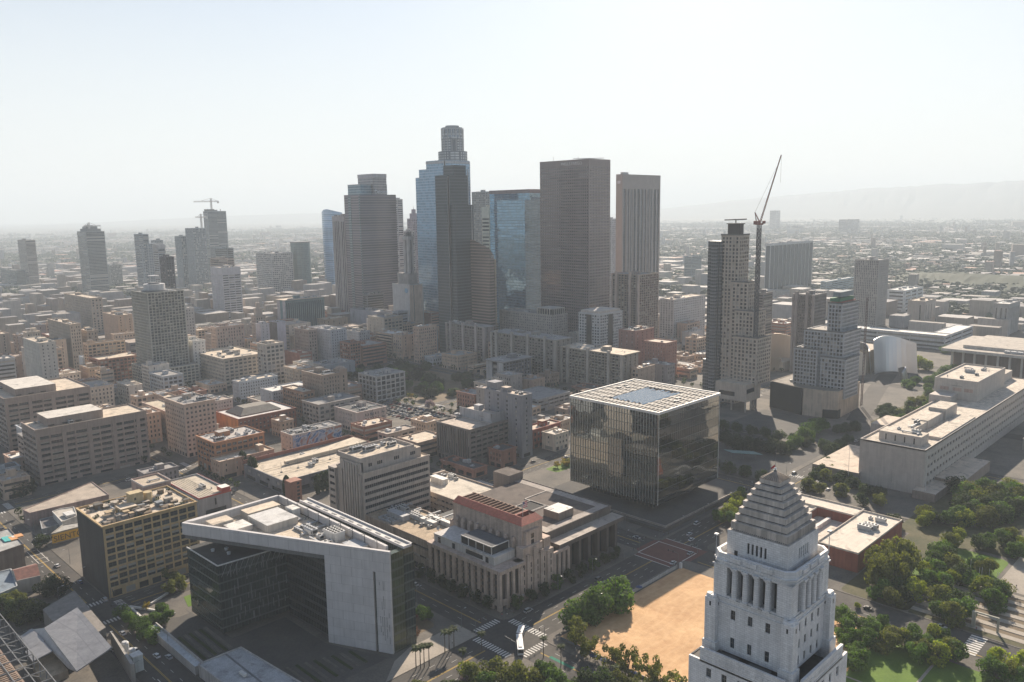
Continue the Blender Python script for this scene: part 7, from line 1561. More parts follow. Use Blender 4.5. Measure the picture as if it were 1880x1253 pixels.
def infill(x, y, w_, d_, h_):
    global n_in
    D_ = math.hypot(x, y); ci = rnd.randrange(len(PAL)); col = PAL[ci]; f_ = rnd.uniform(.95, 1.32); mc = sum(col)/3; col = tuple(max(.03, min(.68, (mc+(c-mc)*1.25)*f_)) for c in col)
    b = MB(); k = rnd.choice(('old', 'old', 'loft', 'small', 'grid', 'ribbon'))
    s = P_(k); s['bay'] = s['bay']*rnd.uniform(.9, 1.3)*(1.0 if D_ < 1300 else 1.35)
    if rnd.random() < .25: left = dict(bay=9, wf=.12)
    else: left = None
    if rnd.random() < .25: right = dict(bay=9, wf=.12)
    else: right = None
    shell(w_, d_, h_, None, None, s, b, left=left, right=right, par=1.0)
    nu = 0 if D_ > 1700 else rnd.randint(2, 6)
    for _ in range(nu):
        a, c, e = rnd.uniform(1.2, 4), rnd.uniform(1.2, 4), rnd.uniform(.8, 2.6); u, v = rnd.uniform(1, max(1.1, w_-a-1)), rnd.uniform(1, max(1.1, d_-c-1)); b.box(u, v, h_-1, u+a, v+c, h_-1+e, rnd.choice((0, 5)))
    if rnd.random() < .6 and w_ > 12 and d_ > 12: u, v = rnd.uniform(2, w_-8), rnd.uniform(2, d_-8); b.box(u, v, h_-1, u+rnd.uniform(3.5, 6), v+rnd.uniform(3.5, 6), h_+rnd.uniform(2, 4), 0, top=1)
    o = b.make('city_block', [wall(tuple(round(c, 2) for c in col)), wall(rnd.choice(RPAL), .9, .3, .25, streak=False), G_DARK, G_MID, G_BLIND, METAL], None, (x, y, 0))
    hn_ = 'low' if h_ < 16 else ('mid rise' if h_ < 34 else 'taller')
    zone = 'the old city blocks left of the lattice tower' if y > 2.25*x+40 else ('the blocks between the lattice tower and the skyline' if y > 1.05*x else 'the blocks right of the skyline')
    if D_ > 1500: zone = 'the hazy blocks far behind, left half' if y > 1.35*x else 'the hazy blocks far behind, right half'
    tag(o, f'{hn_} {PN[ci]} building among {zone}', 'building', f'{hn_} {PN[ci]} buildings in {zone}')
    FOOT.append((x, y, x+w_, y+d_)); n_in += 1
cand = []
for i in range(len(SX)-1):
    for j in range(1, len(SY)-1):
        bx0, bx1, by0, by1 = SX[i][1]+4, SX[i+1][0]-4, SY[j][1]+4, SY[j+1][0]-4
        x = bx0
        while x < bx1-12:
            w_ = min(rnd.uniform(18, 44), bx1-x)
            if bx1-x-w_ < 12: w_ = bx1-x
            y = by0
            while y < by1-12:
                d_ = min(rnd.uniform(15, 40), by1-y)
                if by1-y-d_ < 12: d_ = by1-y
                cand.append((x, y, w_-rnd.choice((0, .4, 2)), d_-rnd.choice((0, .4, 2)))); y += d_
            x += w_
for gx_, gy_ in [(a, b) for a in range(12, 30) for b in range(2, 22)]:
    cand.append((gx_*62.0, gy_*70.0+20, rnd.uniform(24, 46), rnd.uniform(22, 48)))
for gx_, gy_ in [(a, b) for a in range(2, 18) for b in range(29, 46)]:
    cand.append((gx_*62.0, gy_*70.0+20, rnd.uniform(24, 50), rnd.uniform(22, 52)))
cand.sort(key=lambda c: math.hypot(c[0], c[1]))
SMALL = []
for (x, y, w_, d_) in cand:
    if y < 240 and x < 880: continue
    D_ = math.hypot(x, y)
    old = y > 1.2*x and D_ < 1800
    h_ = rnd.choice((9, 13, 18, 22, 26, 32, 38, 46)) if old else rnd.choice((7, 9, 11, 14, 18, 24, 30))
    if D_ > 1800: h_ = rnd.choice((6, 8, 10, 12, 16, 22, 34 if rnd.random() < .3 else 9))
    if D_ < 700: h_ = min(h_, 14)
    elif D_ < 900: h_ = min(h_, 26)
    a, b = px_of(x, y, h_); c, _ = px_of(x+w_, y, h_); e, _ = px_of(x, y+d_, h_)
    if max(a, c) < -20 or min(a, e) > 1900: continue
    sc_ = 1.0
    if not free(x, y, x+w_, y+d_):
        ok = False
        for (dx, dy, fw_, fd_) in ((0, 0, .5, 1), (.5, 0, .5, 1), (0, 0, 1, .5), (0, .5, 1, .5), (0, 0, .5, .5), (.5, .5, .5, .5)):
            if w_*fw_ > 9 and d_*fd_ > 9 and free(x+w_*dx, y+d_*dy, x+w_*dx+w_*fw_, y+d_*dy+d_*fd_): x, y, w_, d_ = x+w_*dx, y+d_*dy, w_*fw_, d_*fd_; ok = True; break
        if not ok: continue
    if n_in < 290: infill(x, y, w_, d_, h_)
    else: SMALL.append((x, y, w_, d_, h_)); FOOT.append((x, y, x+w_, y+d_))

# ---------------------------------------------------------------- everything further out: one carpet of roofs and one of tree clumps
def carpet():
    rnd = random.Random(99); b = MB(); t = MB(); n = 0
    def bx(x, y, w_, d_, h_, a, wmi, rmi):
        ca, sa = math.cos(a), math.sin(a); P = [(x+ca*u-sa*v, y+sa*u+ca*v) for u, v in ((0, 0), (w_, 0), (w_, d_), (0, d_))]
        b.prism(P, -.3, h_, wmi, top=rmi)
    for (x, y, w_, d_, h_) in SMALL: bx(x, y, w_, d_, h_, 0, rnd.randrange(4), 4+rnd.randrange(3))
    for i in range(30000):
        ang = R(45.3)+rnd.uniform(-.64, .64); u = rnd.random(); D_ = 1500*(13000/1500)**u if rnd.random() < .5 else 1500+6500*math.sqrt(rnd.random())
        x, y = D_*math.cos(ang), D_*math.sin(ang)
        if D_ < 2300 and not free(x-3, y-3, x+30, y+30, 2): continue
        if 300 < (x % 900) < 420 and (y // 700) % 3 == 0: pass
        big = rnd.random() < .10
        w_, d_ = (rnd.uniform(30, 90), rnd.uniform(25, 80)) if big else (rnd.uniform(8, 19), rnd.uniform(8, 20))
        h_ = rnd.uniform(6, 12) if big else rnd.choice((4, 5, 6, 7, 8, 11))
        if rnd.random() < .012: h_ = rnd.uniform(20, 55)
        sn = 16; bx(round(x/sn)*sn, round(y/sn)*sn, w_, d_, h_, 0 if x < 2600 else rnd.choice((0, .35)), rnd.randrange(4), 4+rnd.choice((0, 0, 1, 1, 2, 3)))
    o = b.make('distant_city', [wall((.34, .30, .26)), wall((.42, .39, .36)), wall((.26, .21, .18)), wall((.32, .32, .33)), wall((.42, .40, .38), streak=False), wall((.30, .27, .24), streak=False), wall((.22, .21, .21), streak=False), wall((.40, .22, .16), streak=False)])
    o['kind'] = 'stuff'; tag(o, 'endless carpet of low roofs fading into the haze', 'city')
    for i in range(30000):
        ang = R(45.3)+rnd.uniform(-.64, .64); D_ = 1300+9000*rnd.random()**1.6; x, y = D_*math.cos(ang), D_*math.sin(ang)
        dens = math.sin(x*.0031+1)*math.sin(y*.0027)+.35*math.sin(x*.011)*math.cos(y*.009)
        if y < x*1.0: dens += .35
        if dens < -.25+rnd.random()*.6: continue
        if D_ < 2300 and not free(x, y, x+8, y+8, 1): continue
        s = rnd.uniform(5, 12)*(1+D_/9000); h_ = rnd.uniform(7, 14)*(1+D_/14000)
        for k in range(3):
            px_, py_, r0 = x+rnd.uniform(-s, s), y+rnd.uniform(-s, s), s*rnd.uniform(.5, .9); m_ = rnd.randrange(3)
            n6 = 6; A = [(px_+r0*math.cos(a)*rnd.uniform(.8, 1.15), py_+r0*math.sin(a)*rnd.uniform(.8, 1.15), h_*.35) for a in [2*math.pi*q/n6 for q in range(n6)]]
            B_ = [(px_+.6*r0*math.cos(a), py_+.6*r0*math.sin(a), h_*rnd.uniform(.8, 1)) for a in [2*math.pi*(q+.5)/n6 for q in range(n6)]]
            for q in range(n6): t.poly([A[q], A[(q+1) % n6], B_[q]], m_); t.poly([A[(q+1) % n6], B_[(q+1) % n6], B_[q]], m_)
            t.poly(B_, m_)
    o = t.make('distant_trees', [flat((.03, .05, .022), .9), flat((.05, .065, .03), .9), flat((.022, .038, .022), .9)])
    o['kind'] = 'stuff'; tag(o, 'scattered far tree clumps between the distant roofs', 'trees')
carpet()

def hills(name, pts, depth, col):
    """a ridge line of hills with slopes running down towards and away from the city"""
    b = MB(); rnd = random.Random(len(pts)); L = []
    if pts[0][1] > 8000: pts = [(a, d*1.9, EYE+(h*.86-EYE)*1.9) for a, d, h in pts]; depth *= 1.5
    for i in range(len(pts)-1):
        (a0, d0, h0), (a1, d1, h1) = pts[i], pts[i+1]
        for k in range(10):
            f = k/10; a = a0+(a1-a0)*f; d = d0+(d1-d0)*f; h = h0+(h1-h0)*f; L.append((a, d, h*(1+rnd.uniform(-.025, .025))))
    rows = []
    for (a, d, h) in L:
        row = []
        for q, (fd, fh) in enumerate(((-1, 0), (-.6, .28), (-.35, .55), (-.15, .85), (0, 1), (.3, .8), (.9, 0))):
            D_ = d+depth*fd+(rnd.uniform(-.04, .04)*depth if 0 < q < 6 else 0); hh_ = max(0, h*fh*(1 if fh in (0, 1) else rnd.uniform(.93, 1.05))); an = R(45.3)-a
            row.append((D_*math.cos(an), D_*math.sin(an), hh_-.4))
        rows.append(row)
    for i in range(len(rows)-1):
        for q in range(6): b.poly([rows[i][q], rows[i+1][q], rows[i+1][q+1], rows[i][q+1]])
    struct(name, b, [noise_mat('hill_scrub', col, tuple(c*1.5 for c in col), .002, .01)])
# angle right of the view axis, distance, height
hills('hills', [(.12, 11500, 120), (.20, 11000, 230), (.28, 10500, 330), (.36, 10500, 400), (.42, 10000, 440), (.48, 9600, 455), (.56, 9300, 470), (.62, 9000, 440)], 3200, (.03, .035, .03))
hills('hills', [(-.66, 11500, 90), (-.50, 11500, 110), (-.40, 12000, 165), (-.32, 12000, 205), (-.24, 12000, 225), (-.16, 12500, 220), (-.05, 13000, 150)], 2500, (.03, .035, .03))
hills('park_hill', [(.44, 2300, 6), (.48, 2250, 20), (.52, 2200, 26), (.58, 2200, 22), (.64, 2150, 14)], 260, (.03, .04, .02))

# ---------------------------------------------------------------- trees
def leafmat(c, t=0.42):
    key = ('leaf', c)
    if key in _mats: return _mats[key]
    mt, nt, bs = nmat('foliage'); N = nt.nodes; L = nt.links
    oi = N.new('ShaderNodeObjectInfo'); geo = N.new('ShaderNodeNewGeometry')
    mr = N.new('ShaderNodeMapRange'); mr.inputs[3].default_value = .62; mr.inputs[4].default_value = 1.4; L.new(geo.outputs['Random Per Island'], mr.inputs[0])
    m2 = N.new('ShaderNodeMapRange'); m2.inputs[3].default_value = .75; m2.inputs[4].default_value = 1.25; L.new(oi.outputs['Random'], m2.inputs[0])
    mu = N.new('ShaderNodeMath'); mu.operation = 'MULTIPLY'; L.new(mr.outputs[0], mu.inputs[0]); L.new(m2.outputs[0], mu.inputs[1])
    v = N.new('ShaderNodeVectorMath'); v.operation = 'SCALE'; v.inputs[0].default_value = c; L.new(mu.outputs[0], v.inputs['Scale'])
    L.new(v.outputs[0], bs.inputs['Base Color']); bs.inputs['Roughness'].default_value = .75; bs.inputs['Specular IOR Level'].default_value = .2
    tr = N.new('ShaderNodeBsdfTranslucent'); v2 = N.new('ShaderNodeVectorMath'); v2.operation = 'MULTIPLY'; v2.inputs[1].default_value = (1.5, 1.5, .6); L.new(v.outputs[0], v2.inputs[0]); L.new(v2.outputs[0], tr.inputs[0])
    mx = N.new('ShaderNodeMixShader'); mx.inputs[0].default_value = t; L.new(bs.outputs[0], mx.inputs[1]); L.new(tr.outputs[0], mx.inputs[2]); L.new(mx.outputs[0], N['Material Output'].inputs[0])
    _mats[key] = mt; return mt
BARK = wall((.13, .10, .075), .9, .4, 1.0)
def crown_mesh(kind, seed):
    """unit-ish crown (radius 1, height about 1.6 above its base) made of leaf clumps"""
    rnd = random.Random(seed); b = MB(); blobs = []
    if kind == 'cypress': blobs = [(0, 0, .12+.09*k, .30*math.sin(math.pi*(k+1.2)/13)+.03) for k in range(11)]; n = 1500; s = .055
    elif kind == 'airy':
        for k in range(13): a = rnd.uniform(0, 6.28); r = rnd.uniform(.2, .78); blobs.append((r*math.cos(a), r*math.sin(a), rnd.uniform(.35, 1.25), rnd.uniform(.2, .34)))
        n = 1500; s = .06
    elif kind == 'dense':
        for k in range(17): a = rnd.uniform(0, 6.28); r = rnd.uniform(.1, .68); blobs.append((r*math.cos(a), r*math.sin(a), .35+rnd.uniform(0, .75)*(1-r*.5), rnd.uniform(.28, .42)))
        n = 3000; s = .055
    else:
        for k in range(13): a = rnd.uniform(0, 6.28); r = rnd.uniform(.1, .68); blobs.append((r*math.cos(a), r*math.sin(a), rnd.uniform(.35, 1.3), rnd.uniform(.26, .4)))
        n = 2100; s = .062
    for _ in range(n):
        cx, cy, cz, r = rnd.choice(blobs)
        u = Vector((rnd.gauss(0, 1), rnd.gauss(0, 1), rnd.gauss(0, 1))).normalized()*r*rnd.uniform(.72, 1.06)
        c = Vector((cx, cy, cz))+u*Vector((1, 1, .85)).length/1.68
        d = (u.normalized()+Vector((rnd.gauss(0, .55), rnd.gauss(0, .55), rnd.gauss(0, .55)+.2))).normalized()
        t1 = d.cross(Vector((rnd.gauss(0, 1), rnd.gauss(0, 1), rnd.gauss(0, 1)))).normalized(); t2 = d.cross(t1); k = s*rnd.uniform(.6, 1.35)
        b.poly([tuple(c-t1*k), tuple(c+t2*k*.8), tuple(c+t1*k), tuple(c-t2*k*.8)])
    return b
def trunk_mesh(kind, seed):
    rnd = random.Random(seed); b = MB()
    b.cyl(0, 0, .055, -.02, .45, 7, 0, r1=.038)
    for k in range(6):
        a = 6.28*k/6+rnd.uniform(-.4, .4); r = rnd.uniform(.35, .6); b.bar((0, 0, .36+.03*k), (r*math.cos(a), r*math.sin(a), rnd.uniform(.75, 1.15)), .05, 0, .015)
    b.bar((0, 0, .4), (.03, .02, 1.2), .055, 0, .015)
    return b.mesh('trunk', [BARK])
LEAF = dict(dark=(.035, .058, .018), green=(.07, .13, .022), olive=(.115, .13, .03), bright=(.20, .24, .025), rust=(.11, .05, .035), purple=(.22, .17, .28), gold=(.28, .22, .05), black=(.02, .033, .014))
_tree = {}
def tree_src(kind, tint, v):
    key = (kind, tint, v)
    if key not in _tree:
        ck = (kind, v)
        if ck not in _tree: _tree[ck] = crown_mesh(kind, v*7+len(kind)), trunk_mesh(kind, v)
        mb, tm = _tree[ck]; _tree[key] = (mb.mesh('crown', [leafmat(LEAF[tint])]), tm)
    return _tree[key]
NTREE = 0; rnd = random.Random(23)
def tree(x, y, h, r, kind='leafy', tint='green', label='leafy street tree', group=None, name='tree', z=0.1):
    global NTREE
    NTREE += 1; r *= 1.22 if kind != 'cypress' else 1.0; h *= 1.06; cm, tm = tree_src(kind, tint, random.randrange(4))
    root = link(bpy.data.objects.new(name, None)); root.location = (x, y, z); root.rotation_euler = (0, 0, random.uniform(0, 6.28)); sz = h/1.55 if kind != 'cypress' else h/1.15
    root.scale = (r, r, sz) if kind != 'cypress' else (r/.33, r/.33, sz)
    tag(root, label, 'tree', group)
    for nm, me in (('trunk', tm), ('crown', cm)):
        o = link(bpy.data.objects.new(nm, me)); o.parent = root
        if nm == 'trunk' and kind != 'cypress': o.scale = (max(.5, 3.6/r*.9) if r > 4 else 1, max(.5, 3.6/r*.9) if r > 4 else 1, 1)
    return root
def palm_meshes(seed):
    rnd = random.Random(seed); t = MB(); n = 6
    for k in range(n): t.cyl(0, 0, .24-.02*k, k*1.5, (k+1)*1.5+.05, 7, 0, r1=.22-.02*k)
    c = MB()
    for k in range(26):
        a = 6.28*k/26+rnd.uniform(-.1, .1); e = rnd.uniform(-.2, 1.2); L_ = rnd.uniform(1.6, 2.3); P0 = Vector((0, 0, 9.0)); prev = P0; w0 = .1
        for s in range(1, 5):
            f = s/4; p = P0+Vector((math.cos(a)*L_*f, math.sin(a)*L_*f, math.sin(e)*L_*f-1.3*f*f)); sd_ = Vector((-math.sin(a), math.cos(a), 0)); w1 = (.34, .42, .34, .05)[s-1]
            c.poly([tuple(prev-sd_*w0), tuple(prev+sd_*w0), tuple(p+sd_*w1-Vector((0, 0, .1))), tuple(p-sd_*w1-Vector((0, 0, .1)))]); prev, w0 = p, w1
    for k in range(10): a = 6.28*k/10; c.poly([(.1*math.cos(a), .1*math.sin(a), 8.9), (.45*math.cos(a-.3), .45*math.sin(a-.3), 7.6), (.45*math.cos(a+.3), .45*math.sin(a+.3), 7.6)], 1)
    return t.mesh('trunk', [BARK]), c.mesh('crown', [leafmat((.055, .075, .025)), BARK])
PALM = [palm_meshes(s) for s in (1, 2, 3)]
def palm(x, y, s=1.0, label='palm', group=None):
    tm, cm = random.choice(PALM); root = link(bpy.data.objects.new('palm_tree', None)); root.location = (x, y, .15); root.scale = (s, s, s); root.rotation_euler = (0, 0, random.uniform(0, 6.28)); tag(root, label, 'palm', group)
    for nm, me in (('trunk', tm), ('crown', cm)): o = link(bpy.data.objects.new(nm, me)); o.parent = root

random.seed(5)
# trees round the main crossing
for (x, y, h, r, lab) in ((263, 220.6, 13.5, 8.6, 'leftmost of three great round dark trees between the crossing and the sand lot'), (274.5, 220.2, 16, 9.6, 'middle of three great round dark trees beside the sand lot'), (289, 219.6, 17, 10, 'rightmost of three great round dark trees beside the sand lot')):
    tree(x, y, h, r, 'dense', 'green', lab)
tree(251, 211.5, 10.5, 6.0, 'airy', 'olive', 'pale olive tree in front of the three great round trees')
for k, yy in enumerate((200, 189, 180.5, 171.5, 163, 154, 146)): tree(246.3+(k % 2)*1.2, yy, 9.5+(k*37 % 4), 4.7, 'airy', 'olive', 'thin crowned olive tree along the near edge of the sand', 'thin crowned trees along the sand lot')
for k, (p, h, r, kd, tn) in enumerate((((194.6, 218.7), 11, 6, 'leafy', 'olive'), ((203.4, 214.7), 11, 6.5, 'airy', 'olive'), ((207.4, 203.5), 12, 6.5, 'leafy', 'olive'), ((217.5, 199.8), 11, 6, 'leafy', 'green'), ((216.5, 186.2), 10, 6, 'dense', 'green'), ((227.0, 182.7), 8, 4.5, 'leafy', 'green'), ((187.2, 222.3), 8, 5, 'dense', 'dark'), ((180.4, 232.2), 6, 4, 'leafy', 'olive'), ((231.4, 170.3), 9, 5, 'airy', 'olive'), ((241.5, 164.8), 8, 5, 'airy', 'olive'))):
    tree(*p, h, r, kd, tn, 'tree in the leafy clump along the bottom edge', 'trees along the bottom edge')
tree(*(196.2, 222.4), 6, 3.2, 'leafy', 'purple', 'small purple blossoming tree at the bottom edge')
for k, (x, y) in enumerate(((190.6, 246.9), (192.1, 245.9), (193.7, 245.4), (195.6, 244.5))): palm(x, y, 1.05, 'palm in the near clump on the sunlit corner path', 'palms on the corner path')
for k, (x, y) in enumerate(((207.0, 247.8), (208.9, 247.1), (211.7, 247.2))): palm(x, y, 1.05, 'palm in the upper trio at the kerb of the sunlit corner path', 'palm trio at the kerb')
for (p, lab) in (((203.6, 232.5), 'lone palm left of the clump at the bottom edge'), ((218.3, 237.0), 'lone palm on the near crosswalk left of the bus'), ((233.3, 214.8), 'palm right of the bus on the striped crosswalk'), ((233.6, 205.3), 'small palm low right of the crossing'), ((236.6, 179.4), 'palm among the thin trees below the sand lot')): palm(*p, .95, lab)
for k, (x, y, s) in enumerate(((207, 326, 4), (207.5, 318, 3.6), (206, 310, 4), (211, 300, 4.5), (214, 288, 4.8), (218, 276, 4.2))): tree(x, y, 6.5+k % 2, s, 'leafy', 'bright' if k < 3 else 'green', 'young green tree beside the dark glazed end of the police building', 'young trees beside the police building')
for k in range(9): tree(207+(k*29 % 9), 270+(k*31 % 34), 4.5, 3.4, 'dense', 'rust', 'low dark red bush in the bed beside the police building', 'red bushes beside the police building', name='shrub')
for k in range(11): tree(246.2, 262+k*8.4, 6.5, 3.2, 'leafy', 'dark', 'dark street tree against the foot of the newspaper building', 'dark trees at the foot of the newspaper building')
for k in range(9): tree(256+k*9.5, 252.3, 6.5, 3.4, 'leafy', 'dark' if k % 3 else 'green', 'dark street tree on the shaded pavement right of the stone newspaper office', 'trees on the shaded pavement')
# cypresses by the car park
for k, p in enumerate(((267.4, 544.0), (266.4, 538.0), (264.9, 525.8), (265.2, 522.0), (259.8, 468.3), (278.0, 460.1), (283.6, 463.1), (286.7, 462.8), (289.5, 462.8), (292.2, 463.0))): tree(*p, 15 if k < 5 else 13, 2.6 if k != 4 else 3, 'cypress', 'dark', 'narrow dark cypress beside the cream roofed hall', 'cypresses beside the cream roofed hall', name='cypress')
# left foreground
tree(*(107.5, 431.3), 11, 8, 'dense', 'black', 'big round nearly black tree beside the gabled house')
tree(*(123.1, 501.3), 7, 5, 'leafy', 'dark', 'dark tree left of the yellow lettered wall')
for k, (a, c) in enumerate(((30, 850), (80, 870), (130, 880), (170, 880), (215, 890), (50, 920), (110, 930), (160, 935), (250, 900), (90, 820), (-10, 860))): tree(*at('s1', a,c), 7, 4.6, 'leafy', 'dark' if k % 3 else 'olive', 'tree in the dark thicket below the gabled house', 'trees below the gabled house')
for k, (a, c) in enumerate(((10, 130), (50, 150), (90, 175), (20, 200), (70, 215), (120, 215), (-20, 160), (150, 205))): tree(*at('s1', a,c), 13, 7, 'dense', 'olive' if k in (0, 1) else 'black', 'tree in the dark grove below the banded government blocks', 'trees below the banded blocks')
for k, (a, c) in enumerate(((690, 905), (720, 930), (760, 975), (800, 1000), (850, 1030), (870, 930), (905, 880), (930, 920), (820, 960), (945, 760), (985, 715), (1005, 735), (925, 680), (960, 660))): tree(*at('s1', a,c), 6.5, 4, 'leafy', 'green' if k < 9 else 'olive', 'bushy tree in the garden left of the police building', 'trees in the police garden corner')
tree(*(134.0, 381.2), 4, 2, 'airy', 'gold', 'small yellow brown tree by the white angled wall')
# park side on the right
rp = [(215, 870), (245, 905), (370, 940), (400, 965), (260, 1000), (350, 1020), (440, 925), (230, 960), (300, 1090), (310, 1130), (270, 1150),
      (500, 1010), (560, 1000), (640, 985), (620, 1030), (470, 1040), (760, 990), (800, 1010), (730, 1060), (840, 1080), (780, 1110), (870, 1100), (650, 1100), (700, 1090), (1130, 1140), (1060, 1190), (1120, 1230), (1170, 1210), (1240, 1150), (1230, 1240)]
for k, (a, c) in enumerate(rp):
    tn = ('bright', 'green', 'green', 'olive')[k % 4] if k > 10 else 'green'
    tree(*at('s7', a,c+40), 8.5, 4.8, 'leafy', tn, 'tree in the double row along the park road' if k > 10 else 'dark tree in the row against the white tower', 'trees along the park road' if k > 10 else 'trees against the white tower')
for k, (a, c) in enumerate(((400, 500), (440, 470), (480, 520), (540, 460), (560, 520), (590, 480), (420, 560), (510, 570))): tree(*at('s7', a,c+150), 17, 6.6, 'leafy', 'olive', 'tall bare stemmed tree beside the red building', 'tall grove beside the red building')
for k, (a, c) in enumerate(((540, 700), (600, 680), (630, 730), (560, 760), (480, 740), (430, 730), (500, 780), (700, 600), (730, 560), (760, 520), (790, 480), (840, 440), (880, 420), (820, 500), (760, 620), (700, 660), (860, 560), (840, 660), (900, 640), (950, 660), (800, 700), (760, 760), (830, 780), (890, 800), (920, 850), (780, 840), (860, 880), (700, 300), (760, 290), (830, 300), (900, 290), (690, 260), (930, 310),
                                (1010, 450), (1060, 430), (1150, 420), (1200, 410), (1250, 450), (1180, 460), (1240, 500), (1020, 560), (1060, 590), (1040, 720), (1080, 760), (1110, 740), (1100, 800), (1130, 720))):
    tree(*at('s7', a,c+35), 9.5, 5.6, ('leafy', 'dense', 'leafy')[k % 3], ('green', 'dark', 'olive', 'green', 'bright')[k*7 % 5], 'tree in the thick planting between red building and terraces', 'trees of the terraced park')
for k in range(26):
    a, c = 880+(k*61 % 390), 110+(k*43 % 190); tree(*at('s7', a,c+40), 13, 7.5, 'dense', ('dark', 'green', 'olive', 'dark')[k % 4], 'big dark grove tree in front of the stone courthouse', 'grove in front of the stone courthouse')
for k, (a, c) in enumerate(((75, 130), (50, 60), (120, 50), (190, 80), (210, 140), (320, 190), (430, 200), (80, 20), (20, 110), (510, 320), (150, 20))): tree(*at('s7', a,c+25), 8, 4.8, 'leafy', 'dark' if k % 2 else 'olive', 'small tree between the red building and the courthouse', 'small trees above the red building')
tree(*(365.0, 136.1), 3, 2, 'leafy', 'bright', 'low bright hedge bush at the park road')
for k in range(8): tree(*at('s8', (520, 580, 640, 700, 760, 820, 880, 930)[k],(690, 720, 740, 740, 740, 750, 760, 770)[k]), 13, 7.5, 'dense', 'black', 'nearly black tree of the row right of the glass cube', 'black trees right of the cube')
for k, (a, c) in enumerate(((1165, 600), (1120, 630), (1090, 670), (1010, 720), (1190, 590))): tree(*at('s8', a,c), 13, 7.8, 'dense', 'green', 'round clipped tree climbing beside the avenue, middle right', 'round trees beside the avenue')
for k, (a, c) in enumerate(((1260, 770), (1300, 740), (1340, 720), (1390, 690), (1330, 610), (1380, 600), (1450, 590), (1640, 470), (1690, 450), (1730, 480), (1660, 510), (1110, 1010), (1190, 920), (1370, 960), (1440, 1010), (1520, 1060), (1620, 1080), (1350, 1050), (1250, 860))): tree(*at('s8', a,c), 9, 5.2, 'dense', 'dark', 'dark avenue tree between the courthouse and the tan podium', 'avenue trees by the courthouse')
for k, (a, c) in enumerate(((620, 1120), (580, 1150), (540, 1190), (500, 1210), (600, 1090), (560, 1240), (640, 1060), (460, 1230))): tree(*at('s8', a,c+25), 8, 4.6, 'leafy', 'bright' if k < 5 else 'green', 'bright green tree between the cube plaza and the white tower', 'bright row at the cube plaza')
tree(*(975.6, 310.5), 19, 13, 'dense', 'bright', 'big bright green tree in front of the metal concert hall')
for k, (a, c) in enumerate(((1000, 350), (960, 380), (920, 400), (1000, 190), (900, 420), (1040, 330))): tree(*at('s6', a,c), 11, 8, 'dense', 'green', 'tree of the hedge like row behind the stone courthouse', 'hedge row behind the courthouse')
for k in range(26): x, y = 706+rnd.uniform(0, 150), 238+rnd.uniform(0, 22); tree(x, y, 8, 4.6, 'leafy', ('green', 'dark', 'olive')[k % 3], 'tree of the green strip above the stone courthouse', 'trees above the stone courthouse')
for k in range(9): tree(866+rnd.uniform(0, 50), 250+rnd.uniform(0, 40), 9, 5.2, 'dense', 'green', 'tree between the courthouse and the steel concert hall', 'trees near the concert hall')
for k in range(20): tree((500 if k < 8 else 601)+rnd.uniform(-1, 1), 256+(k % 10)*12.5, 10, 5.2, 'dense', 'dark', 'dark tree along the edge of the open lot behind the cube', 'trees round the open lot')
for k in range(7): tree(*at('R', (985,1015,1065,930,890,1110,1135)[k],1278), 10, 5.5, 'leafy', ('olive', 'green', 'dark')[k % 3], 'tree in the leafy clump along the bottom edge', 'trees along the bottom edge')
# dry garden by the banded office
for k in range(14): x, y = 424+rnd.uniform(0, 46), 373+rnd.uniform(0, 10); tree(x, y, 4.5, 3.2, 'airy', 'gold' if k % 2 else 'olive', 'low yellowing bush of the dry garden left of the glass cube', 'bushes of the dry garden', name='shrub')
# wooded hillside park
rnd = random.Random(41)
for k in range(46):
    x, y = 500+104*rnd.random(), 610+185*rnd.random(); tree(x, y, rnd.uniform(9, 13), rnd.uniform(6, 9), 'dense', rnd.choice(('dark', 'dark', 'black', 'green')), 'dark tree in the wooded park below the balconied slabs', 'trees of the wooded hillside park')
tree(484, 592, 8, 5, 'leafy', 'purple', 'purple tree at the corner of the open car park')
tree(500, 640, 5, 4, 'airy', 'gold', 'small yellow bush above the open car park')
# ---------------------------------------------------------------- street trees, one merged mass for the shaded streets beyond
def street_mass():
    b = MB(); rnd = random.Random(8)
    for (x0, x1, y0, y1, st) in [(SX[i][s]+(1.8 if s else -1.8), 0, SY[j][1]+6, SY[j+1][0]-6, 11) for i in range(1, 8) for s in (0, 1) for j in range(2, 8)]:
        y = y0
        while y < y1:
            if rnd.random() < .62 and math.hypot(x0, y) > 560:
                r = rnd.uniform(2.2, 3.6); h = rnd.uniform(5, 8)
                for q in range(55):
                    u = Vector((rnd.gauss(0, 1), rnd.gauss(0, 1), rnd.gauss(0, 1))).normalized(); c = Vector((x0, y, h*.65))+Vector((u.x*r, u.y*r, u.z*h*.36))*rnd.uniform(.7, 1); t1 = u.cross(Vector((rnd.gauss(0, 1), rnd.gauss(0, 1), .3))).normalized()*rnd.uniform(.4, .8); t2 = u.cross(t1)
                    b.poly([tuple(c-t1), tuple(c+t2), tuple(c+t1), tuple(c-t2)])
                b.cyl(x0, y, .2, 0, h*.5, 5, 1)
            y += st
    o = b.make('street_greenery', [leafmat((.035, .055, .02)), BARK]); o['kind'] = 'stuff'; tag(o, 'continuous dim street greenery along the farther streets', 'trees')
street_mass()

